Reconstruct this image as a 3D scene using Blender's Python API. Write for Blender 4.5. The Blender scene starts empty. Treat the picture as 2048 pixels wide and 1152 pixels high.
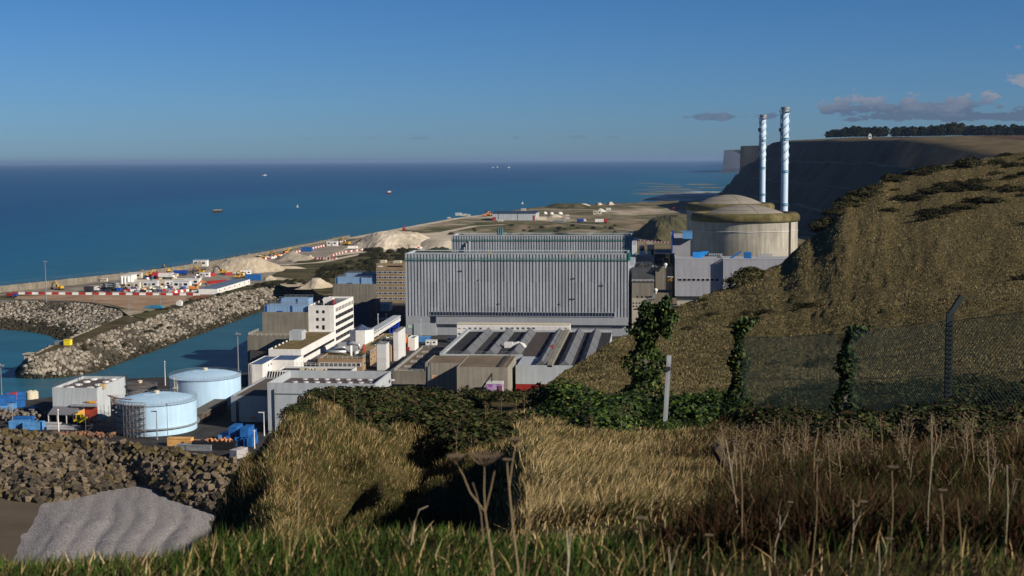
import bpy, math, random
import numpy as np
from mathutils import Vector, Matrix, Euler, noise as mnoise
random.seed(7); rng = np.random.default_rng(7)
SC = bpy.context.scene
R = math.radians
# ------------------------------------------------------------------ camera
FPX, CX, CY, HC = 2700.0, 1024.0, 576.0, 92.0
YAW, PITCH, ROLL = R(6.1), R(5.42), R(-0.36)
cd = bpy.data.cameras.new('camera'); cam = bpy.data.objects.new('camera', cd)
SC.collection.objects.link(cam); SC.camera = cam
cd.sensor_width = 36; cd.lens = FPX/2048*36; cd.clip_start = 0.5; cd.clip_end = 400000
CM = (Matrix.Rotation(YAW, 3, 'Z') @ Matrix.Rotation(math.pi/2-PITCH, 3, 'X') @ Matrix.Rotation(ROLL, 3, 'Z'))
cam.matrix_world = Matrix.Translation((0, 0, HC)) @ CM.to_4x4()
cd.dof.use_dof = True; cd.dof.focus_distance = 60; cd.dof.aperture_fstop = 5.6
# ------------------------------------------------------------------ sky and sun
SUN_AZ, SUN_EL = R(63), R(26.5)      # azimuth measured from -Y towards +X
sdir = Vector((math.sin(SUN_AZ)*math.cos(SUN_EL), -math.cos(SUN_AZ)*math.cos(SUN_EL), math.sin(SUN_EL)))
W = bpy.data.worlds.new("World"); SC.world = W; W.use_nodes = True
nt = W.node_tree; nt.nodes.clear()
out = nt.nodes.new('ShaderNodeOutputWorld'); bg = nt.nodes.new('ShaderNodeBackground')
sky = nt.nodes.new('ShaderNodeTexSky'); sky.sky_type = 'NISHITA'; sky.sun_disc = False
sky.sun_elevation = SUN_EL; sky.sun_rotation = math.atan2(sdir.x, sdir.y)
sky.altitude = 90; sky.air_density = 1.0; sky.dust_density = 0.2; sky.ozone_density = 6.0
tc = nt.nodes.new('ShaderNodeTexCoord'); sep = nt.nodes.new('ShaderNodeSeparateXYZ')
nt.links.new(tc.outputs['Generated'], sep.inputs[0])
def wmath(op, a, b=None, c=None):
    n = nt.nodes.new('ShaderNodeMath'); n.operation = op
    for i, v in enumerate((a, b, c)):
        if v is None: continue
        if isinstance(v, (int, float)): n.inputs[i].default_value = v
        else: nt.links.new(v, n.inputs[i])
    return n.outputs[0]
def wrange(v, a, b, c=0.0, d=1.0):
    n = nt.nodes.new('ShaderNodeMapRange'); n.interpolation_type = 'SMOOTHSTEP'
    nt.links.new(v, n.inputs[0])
    for i, q in enumerate((a, b, c, d)): n.inputs[i+1].default_value = q
    return n.outputs[0]
# direction -> azimuth (rad, camera heading = 0, right positive) and elevation
az = wmath('ADD', wmath('ARCTAN2', sep.outputs[0], sep.outputs[1]), YAW)
el = wmath('ARCSINE', sep.outputs[2])
comb = nt.nodes.new('ShaderNodeCombineXYZ')
nt.links.new(wmath('MULTIPLY', az, 42.0), comb.inputs[0]); nt.links.new(wmath('MULTIPLY', el, 75.0), comb.inputs[1])
nz = nt.nodes.new('ShaderNodeTexNoise'); nz.inputs['Scale'].default_value = 1.1; nz.inputs['Detail'].default_value = 9; nz.inputs['Roughness'].default_value = .6
nt.links.new(comb.outputs[0], nz.inputs['Vector'])
nz2 = nt.nodes.new('ShaderNodeTexNoise'); nz2.inputs['Scale'].default_value = .45; nz2.inputs['Detail'].default_value = 4
nt.links.new(comb.outputs[0], nz2.inputs['Vector'])
# cloud banks: each is a window in azimuth and elevation, filled by noise
def bank(a0, a1, e0, e1, thr, soft=.03, flat=.003):
    wa = wmath('MULTIPLY', wrange(az, a0-soft, a0+soft*.6), wrange(az, a1-soft*.6, a1+soft, 1, 0))
    # flat bottom, ragged top
    wt = wrange(el, e0+(e1-e0)*.2, e1, 1, 0); wb = wrange(el, e0-flat, e0+flat)
    m = wmath('MULTIPLY', wmath('MULTIPLY', wa, wt), wb)
    v = wmath('ADD', wmath('MULTIPLY', nz.outputs[0], 1.15), wmath('MULTIPLY', m, .40))
    return wmath('MULTIPLY', wrange(v, thr, thr+.10), wrange(m, .02, .25))
cl1 = bank(.225, .345, .025, .056, .80)
cl1b = bank(.30, .50, .024, .046, .84)
cl2 = wmath('MULTIPLY', bank(.13, .20, .0275, .038, .84, .02), .7)
cl3 = bank(.352, .9, .046, .085, .86, .03)
cl4 = wmath('MULTIPLY', bank(-.15, .12, .014, .021, .92, .05), .25)
ca = wmath('MINIMUM', wmath('ADD', wmath('ADD', cl1, cl1b), wmath('ADD', wmath('ADD', cl2, cl3), cl4)), .8)
cr = nt.nodes.new('ShaderNodeValToRGB')
cr.color_ramp.elements[0].position = .42; cr.color_ramp.elements[0].color = (1.05, 1.4, 2.25, 1)
cr.color_ramp.elements[1].position = .72; cr.color_ramp.elements[1].color = (3.0, 3.15, 3.8, 1)
nt.links.new(wmath('ADD', wmath('MULTIPLY', nz.outputs[0], .7), wmath('MULTIPLY', wrange(el, .024, .05), .32)), cr.inputs[0])
mixc = nt.nodes.new('ShaderNodeMix'); mixc.data_type = 'RGBA'
hs = nt.nodes.new('ShaderNodeHueSaturation'); hs.inputs['Hue'].default_value = .5; hs.inputs['Saturation'].default_value = 1.0; hs.inputs['Value'].default_value = 1.0
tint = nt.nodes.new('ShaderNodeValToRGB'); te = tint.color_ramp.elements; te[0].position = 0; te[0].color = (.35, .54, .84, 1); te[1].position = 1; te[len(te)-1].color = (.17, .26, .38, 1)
te.new(.13).color = (.30, .51, .76, 1); te.new(.24).color = (.235, .43, .66, 1); te.new(.5).color = (.19, .33, .46, 1)  # unseen upper sky tinted darker to cut ambient light on the scene
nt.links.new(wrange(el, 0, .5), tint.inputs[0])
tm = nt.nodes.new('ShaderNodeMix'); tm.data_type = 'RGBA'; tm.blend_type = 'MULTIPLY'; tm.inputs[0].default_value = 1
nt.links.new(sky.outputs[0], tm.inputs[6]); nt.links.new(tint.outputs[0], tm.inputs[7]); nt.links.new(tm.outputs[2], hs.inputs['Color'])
nt.links.new(hs.outputs[0], mixc.inputs[6]); nt.links.new(cr.outputs[0], mixc.inputs[7]); nt.links.new(ca, mixc.inputs[0])
nt.links.new(mixc.outputs[2], bg.inputs[0]); bg.inputs[1].default_value = 0.082
nt.links.new(bg.outputs[0], out.inputs[0])
sl = bpy.data.lights.new('sun', 'SUN'); sl.energy = 5.0; sl.angle = R(.5); sl.color = (1, .91, .79)
so = bpy.data.objects.new('sun', sl); SC.collection.objects.link(so)
so.rotation_euler = sdir.to_track_quat('Z', 'Y').to_euler(); so.location = (200, -100, 400)
SC.view_settings.view_transform = 'Standard'; SC.view_settings.look = 'None'
SC.view_settings.exposure = 0.22; SC.view_settings.gamma = 1.0
SC.cycles.max_bounces = 5; SC.cycles.volume_bounces = 0; SC.cycles.transparent_max_bounces = 12
# ------------------------------------------------------------------ pixel <-> world helpers (photograph pixels, 2048 wide)
CO = Vector((0, 0, HC)); FH = Vector((-math.sin(YAW), math.cos(YAW), 0)); RH = Vector((math.cos(YAW), math.sin(YAW), 0))
def ray(px, py): return CM @ Vector(((px-CX)/FPX, (CY-py)/FPX, -1))
def G(px, py, z=10.0):
    d = ray(px, py); return CO + d*((z-HC)/d.z)
def VY(px, py, Y):
    d = ray(px, py); return CO + d*(Y/d.y)
def VX(px, py, X):
    d = ray(px, py); return CO + d*(X/d.x)
def VD(px, py, D):
    d = ray(px, py); return CO + d*(D/d.dot(FH))
def proj(p):
    q = CM.transposed() @ (Vector(p)-CO); return CX+FPX*q.x/-q.z, CY-FPX*q.y/-q.z
# ------------------------------------------------------------------ materials
MATS = {}
def M(name, col=(.5, .5, .5), rough=.7, var=.18, scale=.25, metal=0.0, streak=0.0, bump=0.0, bscale=3.0, spec=.3, col2=None, detail=5, emit=None, vscale=1.0):
    if name in MATS: return MATS[name]
    m = bpy.data.materials.new(name); m.use_nodes = True; n = m.node_tree; b = n.nodes['Principled BSDF']
    b.inputs['Roughness'].default_value = rough; b.inputs['Metallic'].default_value = metal
    b.inputs['Specular IOR Level'].default_value = spec
    if emit: b.inputs['Emission Color'].default_value = (*emit[0], 1); b.inputs['Emission Strength'].default_value = emit[1]
    tc = n.nodes.new('ShaderNodeNewGeometry'); mp = n.nodes.new('ShaderNodeMapping'); n.links.new(tc.outputs['Position'], mp.inputs[0])
    mp.inputs['Scale'].default_value = (1, 1, vscale)
    t = n.nodes.new('ShaderNodeTexNoise'); t.inputs['Scale'].default_value = scale; t.inputs['Detail'].default_value = detail; t.inputs['Roughness'].default_value = .62
    n.links.new(mp.outputs[0], t.inputs['Vector'])
    cr = n.nodes.new('ShaderNodeValToRGB'); n.links.new(t.outputs[0], cr.inputs[0])
    c2 = col2 if col2 else tuple(min(1, c*(1+var)) for c in col); c1 = col if col2 else tuple(c*(1-var) for c in col)
    cr.color_ramp.elements[0].position = .36; cr.color_ramp.elements[1].position = .64
    cr.color_ramp.elements[0].color = (*c1, 1); cr.color_ramp.elements[1].color = (*c2, 1)
    last = cr.outputs[0]
    if streak:
        mp2 = n.nodes.new('ShaderNodeMapping'); mp2.inputs['Scale'].default_value = (1, 1, .07); n.links.new(tc.outputs['Position'], mp2.inputs[0])
        t2 = n.nodes.new('ShaderNodeTexNoise'); t2.inputs['Scale'].default_value = .9; t2.inputs['Detail'].default_value = 4; n.links.new(mp2.outputs[0], t2.inputs['Vector'])
        mr = n.nodes.new('ShaderNodeMapRange'); mr.inputs[1].default_value = .35; mr.inputs[2].default_value = .7; mr.inputs[3].default_value = 1+streak*.3; mr.inputs[4].default_value = 1-streak
        n.links.new(t2.outputs[0], mr.inputs[0])
        vm = n.nodes.new('ShaderNodeVectorMath'); vm.operation = 'SCALE'; n.links.new(last, vm.inputs[0]); n.links.new(mr.outputs[0], vm.inputs[3]); last = vm.outputs[0]
    n.links.new(last, b.inputs['Base Color'])
    if bump:
        t3 = n.nodes.new('ShaderNodeTexNoise'); t3.inputs['Scale'].default_value = bscale; t3.inputs['Detail'].default_value = 6; n.links.new(tc.outputs['Position'], t3.inputs['Vector'])
        bp = n.nodes.new('ShaderNodeBump'); bp.inputs['Strength'].default_value = bump; bp.inputs['Distance'].default_value = .4
        n.links.new(t3.outputs[0], bp.inputs['Height']); n.links.new(bp.outputs[0], b.inputs['Normal'])
    MATS[name] = m; return m
# ------------------------------------------------------------------ mesh builder
class MB:
    def __init__(s): s.v = []; s.f = []; s.m = []; s.mi = 0
    def quad(s, a, b, c, d): i = len(s.v); s.v += [tuple(a), tuple(b), tuple(c), tuple(d)]; s.f.append((i, i+1, i+2, i+3)); s.m.append(s.mi); return s
    def tri(s, a, b, c): i = len(s.v); s.v += [tuple(a), tuple(b), tuple(c)]; s.f.append((i, i+1, i+2)); s.m.append(s.mi); return s
    def box(s, x0, x1, y0, y1, z0, z1, rz=0, c=None):
        i = len(s.v); P = [(x, y, z) for z in (z0, z1) for x, y in ((x0, y0), (x1, y0), (x1, y1), (x0, y1))]
        if rz:
            cx, cy = c if c else ((x0+x1)/2, (y0+y1)/2); co, si = math.cos(rz), math.sin(rz)
            P = [(cx+(x-cx)*co-(y-cy)*si, cy+(x-cx)*si+(y-cy)*co, z) for x, y, z in P]
        s.v += P
        for q in ((3, 2, 1, 0), (4, 5, 6, 7), (0, 1, 5, 4), (1, 2, 6, 5), (2, 3, 7, 6), (3, 0, 4, 7)): s.f.append(tuple(i+k for k in q)); s.m.append(s.mi)
        return s
    def bar(s, a, b, w=.1, h=None):
        h = h or w; a = Vector(a); b = Vector(b); d = (b-a)
        if d.length < 1e-6: return s
        d.normalize(); up = Vector((0, 0, 1)) if abs(d.z) < .95 else Vector((1, 0, 0))
        r = d.cross(up).normalized()*w/2; u = r.cross(d).normalized()*h/2; i = len(s.v)
        for p in (a, b): s.v += [tuple(p-r-u), tuple(p+r-u), tuple(p+r+u), tuple(p-r+u)]
        for q in ((0, 3, 2, 1), (4, 5, 6, 7), (0, 1, 5, 4), (1, 2, 6, 5), (2, 3, 7, 6), (3, 0, 4, 7)): s.f.append(tuple(i+k for k in q)); s.m.append(s.mi)
        return s
    def lathe(s, cx, cy, prof, n=24, a0=0, a1=2*math.pi, cap=True):
        full = abs(a1-a0-2*math.pi) < 1e-6; i = len(s.v); k = n if full else n+1
        for r, z in prof:
            for j in range(k):
                a = a0+(a1-a0)*j/n; s.v.append((cx+r*math.cos(a), cy+r*math.sin(a), z))
        for p in range(len(prof)-1):
            for j in range(n):
                j2 = (j+1) % k; s.f.append((i+p*k+j, i+p*k+j2, i+(p+1)*k+j2, i+(p+1)*k+j)); s.m.append(s.mi)
        if cap and full: s.f.append(tuple(i+(len(prof)-1)*k+j for j in range(k))); s.m.append(s.mi)
        return s
    def tube(s, pts, r, n=6, r2=None):
        pts = [Vector(p) for p in pts]; i0 = len(s.v); N = len(pts)
        for q, p in enumerate(pts):
            d = (pts[min(q+1, N-1)]-pts[max(q-1, 0)]).normalized(); up = Vector((0, 0, 1)) if abs(d.z) < .95 else Vector((1, 0, 0))
            a = d.cross(up).normalized(); b = a.cross(d); rr = r if r2 is None else r+(r2-r)*q/(N-1)
            for j in range(n):
                t = 2*math.pi*j/n; s.v.append(tuple(p+a*rr*math.cos(t)+b*rr*math.sin(t)))
        for q in range(N-1):
            for j in range(n): s.f.append((i0+q*n+j, i0+q*n+(j+1) % n, i0+(q+1)*n+(j+1) % n, i0+(q+1)*n+j)); s.m.append(s.mi)
        s.f.append(tuple(i0+j for j in range(n))[::-1]); s.m.append(s.mi); s.f.append(tuple(i0+(N-1)*n+j for j in range(n))); s.m.append(s.mi)
        return s
    def prism(s, poly, y0, y1, axis='y'):
        """poly = list of (a,b) extruded along axis"""
        i = len(s.v); n = len(poly)
        for t in (y0, y1):
            for a, b in poly: s.v.append((a, t, b) if axis == 'y' else ((t, a, b) if axis == 'x' else (a, b, t)))
        s.f.append(tuple(range(i, i+n))); s.f.append(tuple(range(i+2*n-1, i+n-1, -1))); s.m += [s.mi]*2
        for k in range(n): k2 = (k+1) % n; s.f.append((i+k, i+n+k, i+n+k2, i+k2)); s.m.append(s.mi)
        return s
    def build(s, name, mat, parent=None, smooth=False, loc=None):
        me = bpy.data.meshes.new(name)
        off = Vector((0, 0, 0)); p = parent
        while p is not None: off += p.location; p = p.parent
        ob = bpy.data.objects.new(name, me); SC.collection.objects.link(ob)
        if loc is not None: ob.location = Vector(loc)-off; off = Vector(loc)
        me.from_pydata([(x-off.x, y-off.y, z-off.z) for x, y, z in s.v], [], s.f)
        mats = mat if isinstance(mat, (list, tuple)) else [mat]
        for q in mats: me.materials.append(q)
        if len(mats) > 1: me.polygons.foreach_set('material_index', s.m)
        if smooth: me.polygons.foreach_set('use_smooth', [True]*len(s.f))
        me.update()
        if parent: ob.parent = parent
        return ob
def npmesh(name, verts, faces, mats, midx=None, smooth=False):
    verts = np.asarray(verts, dtype=np.float32); faces = np.asarray(faces, dtype=np.int32); k = faces.shape[1]
    me = bpy.data.meshes.new(name); me.vertices.add(len(verts)); me.vertices.foreach_set('co', verts.ravel())
    me.loops.add(faces.size); me.loops.foreach_set('vertex_index', faces.ravel())
    me.polygons.add(len(faces)); me.polygons.foreach_set('loop_start', np.arange(0, faces.size, k, dtype=np.int32))
    for m in mats: me.materials.append(m)
    if midx is not None: me.polygons.foreach_set('material_index', np.asarray(midx, dtype=np.int32))
    if smooth: me.polygons.foreach_set('use_smooth', np.ones(len(faces), dtype=bool))
    me.update(calc_edges=True)
    o = bpy.data.objects.new(name, me); SC.collection.objects.link(o); return o
def tag(o, label=None, cat=None, group=None, kind=None):
    if label: o['label'] = label
    if cat: o['category'] = cat
    if group: o['group'] = group
    if kind: o['kind'] = kind
    return o
def thing(name, label, cat, loc=(0, 0, 0), rz=0, group=None):
    o = bpy.data.objects.new(name, None); SC.collection.objects.link(o); o.empty_display_size = .5
    o.location = loc; o.rotation_euler = (0, 0, rz); return tag(o, label, cat, group)
KIDS = {}
def copy_tree(o, loc=None, rz=None, label=None, scale=None, parent=None, mats=None, group=None):
    c = o.copy(); SC.collection.objects.link(c); c.parent = parent
    if o in ORIG: c.data = ORIG[o]
    if loc is not None: c.location = loc
    if rz is not None: c.rotation_euler = (0, 0, rz)
    if scale is not None: c.scale = scale if hasattr(scale, '__len__') else (scale,)*3
    if label: c['label'] = label
    if group: c['group'] = group
    for ch in KIDS.get(o, []): copy_tree(ch, parent=c)
    return c
_rc = {}
ORIG = {}
def recolor(o, mp):
    """give a copied thing its own paint: mp = {part name: material}"""
    for ch in o.children_recursive if o.type == 'EMPTY' else [o]:
        k = ch.name.split('.')[0]
        if k in mp and ch.data:
            q = (ch.data.name, mp[k].name)
            if q not in _rc: d = ch.data.copy(); d.materials[0] = mp[k]; _rc[q] = d
            ch.data = _rc[q]
class Proto:
    """first placement uses the prototype itself, later ones copy it and its parts"""
    def __init__(s, o):
        s.o = o; s.used = False
        for q in [o]+list(o.children_recursive):
            KIDS[q] = list(q.children)
            if q.type == 'MESH': ORIG[q] = q.data
    def put(s, loc, rz=0, label=None, scale=None, group=None, paint=None):
        if not s.used:
            s.used = True; o = s.o
            o.location = loc; o.rotation_euler = (0, 0, rz)
            if scale is not None: o.scale = scale if hasattr(scale, '__len__') else (scale,)*3
            if label: o['label'] = label
            if group: o['group'] = group
        else: o = copy_tree(s.o, loc, rz, label, scale if scale is not None else 1, group=group)
        if paint: recolor(o, paint)
        return o
PZ = 10.0
# ================================================================== SETTING
# ---- sea
def sea_mat():
    m = bpy.data.materials.new('sea_water'); m.use_nodes = True; n = m.node_tree; b = n.nodes['Principled BSDF']
    g = n.nodes.new('ShaderNodeNewGeometry')
    def math_(op, a, b_=None):
        k = n.nodes.new('ShaderNodeMath'); k.operation = op
        for i, v in enumerate((a, b_)):
            if v is None: continue
            if isinstance(v, (int, float)): k.inputs[i].default_value = v
            else: n.links.new(v, k.inputs[i])
        return k.outputs[0]
    sp = n.nodes.new('ShaderNodeSeparateXYZ'); n.links.new(g.outputs['Position'], sp.inputs[0])
    # distance from the shore line (shore runs roughly along a straight line): turbid water near it
    d = math_('SUBTRACT', math_('MULTIPLY', sp.outputs[0], -1.0), math_('MULTIPLY', sp.outputs[1], SHK)); 
    mp = n.nodes.new('ShaderNodeMapping'); mp.inputs['Scale'].default_value = (.0012, .0005, 1); n.links.new(g.outputs['Position'], mp.inputs[0])
    t = n.nodes.new('ShaderNodeTexNoise'); t.inputs['Scale'].default_value = 1; t.inputs['Detail'].default_value = 7; t.inputs['Distortion'].default_value = .6; n.links.new(mp.outputs[0], t.inputs['Vector'])
    dd = math_('ADD', math_('DIVIDE', d, 1700.0), math_('MULTIPLY', math_('SUBTRACT', t.outputs[0], .5), 1.6))
    cr = n.nodes.new('ShaderNodeValToRGB'); e = cr.color_ramp.elements
    e[0].position = 0; e[0].color = (.028, .070, .084, 1); e[1].position = 1; e[1].color = (.009, .070, .165, 1)
    e.new(.22).color = (.027, .120, .170, 1); e.new(.5).color = (.011, .108, .195, 1)
    n.links.new(dd, cr.inputs[0])
    # small dark/light wave streaks
    mp2 = n.nodes.new('ShaderNodeMapping'); mp2.inputs['Scale'].default_value = (.02, .055, 1); n.links.new(g.outputs['Position'], mp2.inputs[0])
    t2 = n.nodes.new('ShaderNodeTexNoise'); t2.inputs['Scale'].default_value = 1; t2.inputs['Detail'].default_value = 8; t2.inputs['Roughness'].default_value = .7; n.links.new(mp2.outputs[0], t2.inputs['Vector'])
    mr = n.nodes.new('ShaderNodeMapRange'); mr.inputs[1].default_value = .3; mr.inputs[2].default_value = .7; mr.inputs[3].default_value = .78; mr.inputs[4].default_value = 1.22; n.links.new(t2.outputs[0], mr.inputs[0])
    vm = n.nodes.new('ShaderNodeVectorMath'); vm.operation = 'SCALE'; n.links.new(cr.outputs[0], vm.inputs[0]); n.links.new(mr.outputs[0], vm.inputs[3])
    n.links.new(vm.outputs[0], b.inputs['Base Color'])
    b.inputs['Roughness'].default_value = .38; b.inputs['Specular IOR Level'].default_value = .16
    bp = n.nodes.new('ShaderNodeBump'); bp.inputs['Strength'].default_value = .5; bp.inputs['Distance'].default_value = 1.2
    n.links.new(t2.outputs[0], bp.inputs['Height']); n.links.new(bp.outputs[0], b.inputs['Normal'])
    return m
# platform outline (z = PZ), pixel positions of its seaward edge, traced on the ground plane
shore = [(-260, 612), (0, 586), (120, 572), (250, 557), (330, 546), (430, 529), (560, 503), (700, 474), (800, 459), (900, 439), (1000, 424), (1090, 413), (1200, 408), (1300, 404), (1368, 401)]
SH = [G(x, y, PZ) for x, y in shore]
SHK = -(SH[-4].x-SH[2].x)/(SH[-4].y-SH[2].y)
sea = MB(); S = 69000
sea.quad((-S, -2500, 0), (S, -2500, 0), (S, S, 0), (-S, S, 0))
tag(sea.build('sea', sea_mat()), kind='structure')
# ---- platform ground
def ground_mat():
    m = bpy.data.materials.new('platform_ground'); m.use_nodes = True; n = m.node_tree; b = n.nodes['Principled BSDF']
    g = n.nodes.new('ShaderNodeNewGeometry')
    def noise(sc, det=6, off=0, sy=1.0, ro=.6):
        mp = n.nodes.new('ShaderNodeMapping'); mp.inputs['Scale'].default_value = (sc, sc*sy, sc); mp.inputs['Location'].default_value = (off, off, 0)
        n.links.new(g.outputs['Position'], mp.inputs[0]); t = n.nodes.new('ShaderNodeTexNoise'); t.inputs['Scale'].default_value = 1; t.inputs['Detail'].default_value = det; t.inputs['Roughness'].default_value = ro
        n.links.new(mp.outputs[0], t.inputs['Vector']); return t.outputs[0]
    def ramp(v, a, b_, c0=0, c1=1):
        r = n.nodes.new('ShaderNodeMapRange'); r.inputs[1].default_value = a; r.inputs[2].default_value = b_; r.inputs[3].default_value = c0; r.inputs[4].default_value = c1; n.links.new(v, r.inputs[0]); return r.outputs[0]
    def mix(f, a, b_):
        k = n.nodes.new('ShaderNodeMix'); k.data_type = 'RGBA'
        if isinstance(f, float): k.inputs[0].default_value = f
        else: n.links.new(f, k.inputs[0])
        for i, v in ((6, a), (7, b_)):
            if isinstance(v, tuple): k.inputs[i].default_value = (*v, 1)
            else: n.links.new(v, k.inputs[i])
        return k.outputs[2]
    grass = mix(ramp(noise(.03, 8), .35, .65), (.085, .078, .036), (.19, .16, .085))
    grass = mix(ramp(noise(.009, 6, 33), .5, .62), grass, (.060, .068, .026))
    c = mix(ramp(noise(.006, 9, 11, .5), .53, .60), grass, (.44, .37, .27))
    c = mix(ramp(noise(.02, 6, 71, .35), .52, .64), c, (.26, .20, .13))
    n.links.new(c, b.inputs['Base Color']); b.inputs['Roughness'].default_value = .95; b.inputs['Specular IOR Level'].default_value = .05
    return m
def fan(name, pts, z, mat, kind='structure'):
    me = bpy.data.meshes.new(name); me.from_pydata([(p[0], p[1], z if z is not None else p[2]) for p in pts], [], [tuple(range(len(pts)))]); me.materials.append(mat); me.update()
    o = bpy.data.objects.new(name, me); SC.collection.objects.link(o); return tag(o, kind=kind)
# quay edge on the near side of the plant: channel bank, then the tank yard, then the block revetment
quay = [G(496, 672), G(520, 640), G(610, 592)]
harbour = []
# near edge of platform (top of revetment), from the left to the hidden foot of the near hill
rev_top = [G(-420, 858), G(-60, 858), G(20, 864), G(120, 876), G(230, 889), G(330, 903), G(420, 917), G(500, 930)]
# yard water edge (far side of the container yard) z=10
yard_edge = [G(495, 742), G(340, 752), G(250, 757), G(100, 794), G(30, 804), G(-60, 812), G(-420, 850)]
east = [VD(620, 940, 250), VD(1300, 900, 200), VD(2300, 800, 300), VD(2300, 500, 1500), VD(1900, 420, 2600), VD(1400, 398, 2950)]
def zset(p, z): return (p[0], p[1], z)
def land(name, pts, z, mat, depth=11):
    mb = MB(); n = len(pts); i = len(mb.v)
    mb.v += [zset(p, z) for p in pts]; mb.f.append(tuple(range(n))); mb.m.append(0)
    for k in range(n):
        a, b = pts[k], pts[(k+1) % n]; mb.mi = 1; mb.quad(zset(a, z), zset(a, z-depth), zset(b, z-depth), zset(b, z))
    return tag(mb.build(name, [mat, M('quay_concrete', (.2, .19, .165), .9, .25, .3, streak=.3)]), kind='structure')
# northern + plant ground : one sheet reaching the far cliffs.  (harbour side follows the jetty root)
root = [G(600, 588), G(560, 578)]
jetty_in = [G(262, 634), G(330, 621), G(470, 588)]
plant = [G(500, 716), G(500, 690), G(524, 662), G(620, 606), G(642, 600), G(648, 575), G(600, 563), G(560, 566), G(500, 577), G(432, 590), G(330, 621.5), G(262, 634), G(236, 616), G(180, 605), G(80, 600), G(-260, 598)]
ring = SH + [VD(1480, 398, 2900), VD(2100, 420, 2900), VD(2300, 600, 700), VD(1700, 700, 330), VD(900, 900, 300), VD(560, 930, 330)] + [G(500, 930), G(420, 917), G(330, 903), G(230, 889), G(120, 876), G(20, 864), G(-60, 858), G(-420, 858), G(-420, 850), G(-60, 812), G(30, 804), G(100, 794), G(250, 757), G(340, 754), G(495, 745)] + plant
land('ground', ring, PZ, ground_mat())
ASPH = M('yard_asphalt', (.050, .047, .046), .9, .3, .2, spec=.1)
yard = [G(560, 940), G(500, 930), G(420, 917), G(330, 903), G(230, 889), G(120, 876), G(20, 864), G(-60, 858), G(-420, 858), G(-420, 850), G(-60, 812), G(30, 804), G(100, 794), G(250, 757), G(340, 754), G(495, 745), G(500, 716), G(500, 690), G(524, 662), G(620, 606), G(760, 580), G(1350, 560), G(1700, 600), VD(1700, 700, 360), VD(900, 900, 330)]
fan('plant_yard', yard, PZ+.02, ASPH)
# ---- beach, seen below the revetment
def beach_mat():
    m = M('wet_sand', (.085, .066, .044), .75, .12, .05, col2=(.12, .094, .064), spec=.15, bump=.1, bscale=.5); return m
fan('beach_sand', [G(-500, 925, 1), G(-100, 930, 1), G(500, 1060, 1), G(640, 1300, 1), G(300, 1500, 1), G(-600, 1500, 1)], 1.2, beach_mat())
# shingle bank: heightfield over a pixel grid on the beach plane
def shingle():
    outl = [(310, 962), (345, 985), (400, 1010), (440, 1080), (520, 1330), (-160, 1330), (-30, 1180), (20, 1120), (80, 1020), (120, 1000), (190, 985), (250, 975)]
    nu, nv = 170, 170; V = []; F = []
    def inside_d(x, y):
        # signed-ish distance to outline in px
        ins = False; dm = 1e9; n = len(outl)
        for i in range(n):
            x1, y1 = outl[i]; x2, y2 = outl[(i+1) % n]
            if (y1 > y) != (y2 > y) and x < (x2-x1)*(y-y1)/(y2-y1)+x1: ins = not ins
            t = max(0, min(1, ((x-x1)*(x2-x1)+(y-y1)*(y2-y1))/((x2-x1)**2+(y2-y1)**2))); dm = min(dm, math.hypot(x-x1-t*(x2-x1), y-y1-t*(y2-y1)))
        return dm if ins else -dm
    for j in range(nv+1):
        for i in range(nu+1):
            x = -180+720*i/nu; y = 945+400*j/nv; p = G(x, y, 1.2); d = inside_d(x, y)+26*mnoise.noise(Vector((x*.013, y*.013, 4)))+9*mnoise.noise(Vector((x*.05, y*.05, 8)))
            h = max(-.6, min(1, d/70))
            u = (p.x*.80+p.y*.25)      # across-ridge coordinate
            wv = 1.6*mnoise.noise(Vector((p.x*.03, p.y*.03, 0))); rid = .8*(abs(math.sin(u*.21+wv))**.6-.6)+.42*(abs(math.sin(u*.62+2*wv))-.5)
            z = 1.2+h*1.0+max(0, h)*rid*.7+.25*max(0, h)*mnoise.noise(Vector((p.x*.2, p.y*.2, 3)))
            V.append((p.x, p.y, z))
    for j in range(nv):
        for i in range(nu): a = j*(nu+1)+i; F.append((a, a+1, a+nu+2, a+nu+1))
    m = M('shingle', (.12, .112, .112), .9, .4, 2.6, col2=(.40, .375, .365), detail=12, bump=.5, bscale=2.2, spec=.1)
    o = npmesh('shingle_bank', V, F, [m], smooth=True); tag(o, kind='structure')
shingle()
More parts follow.
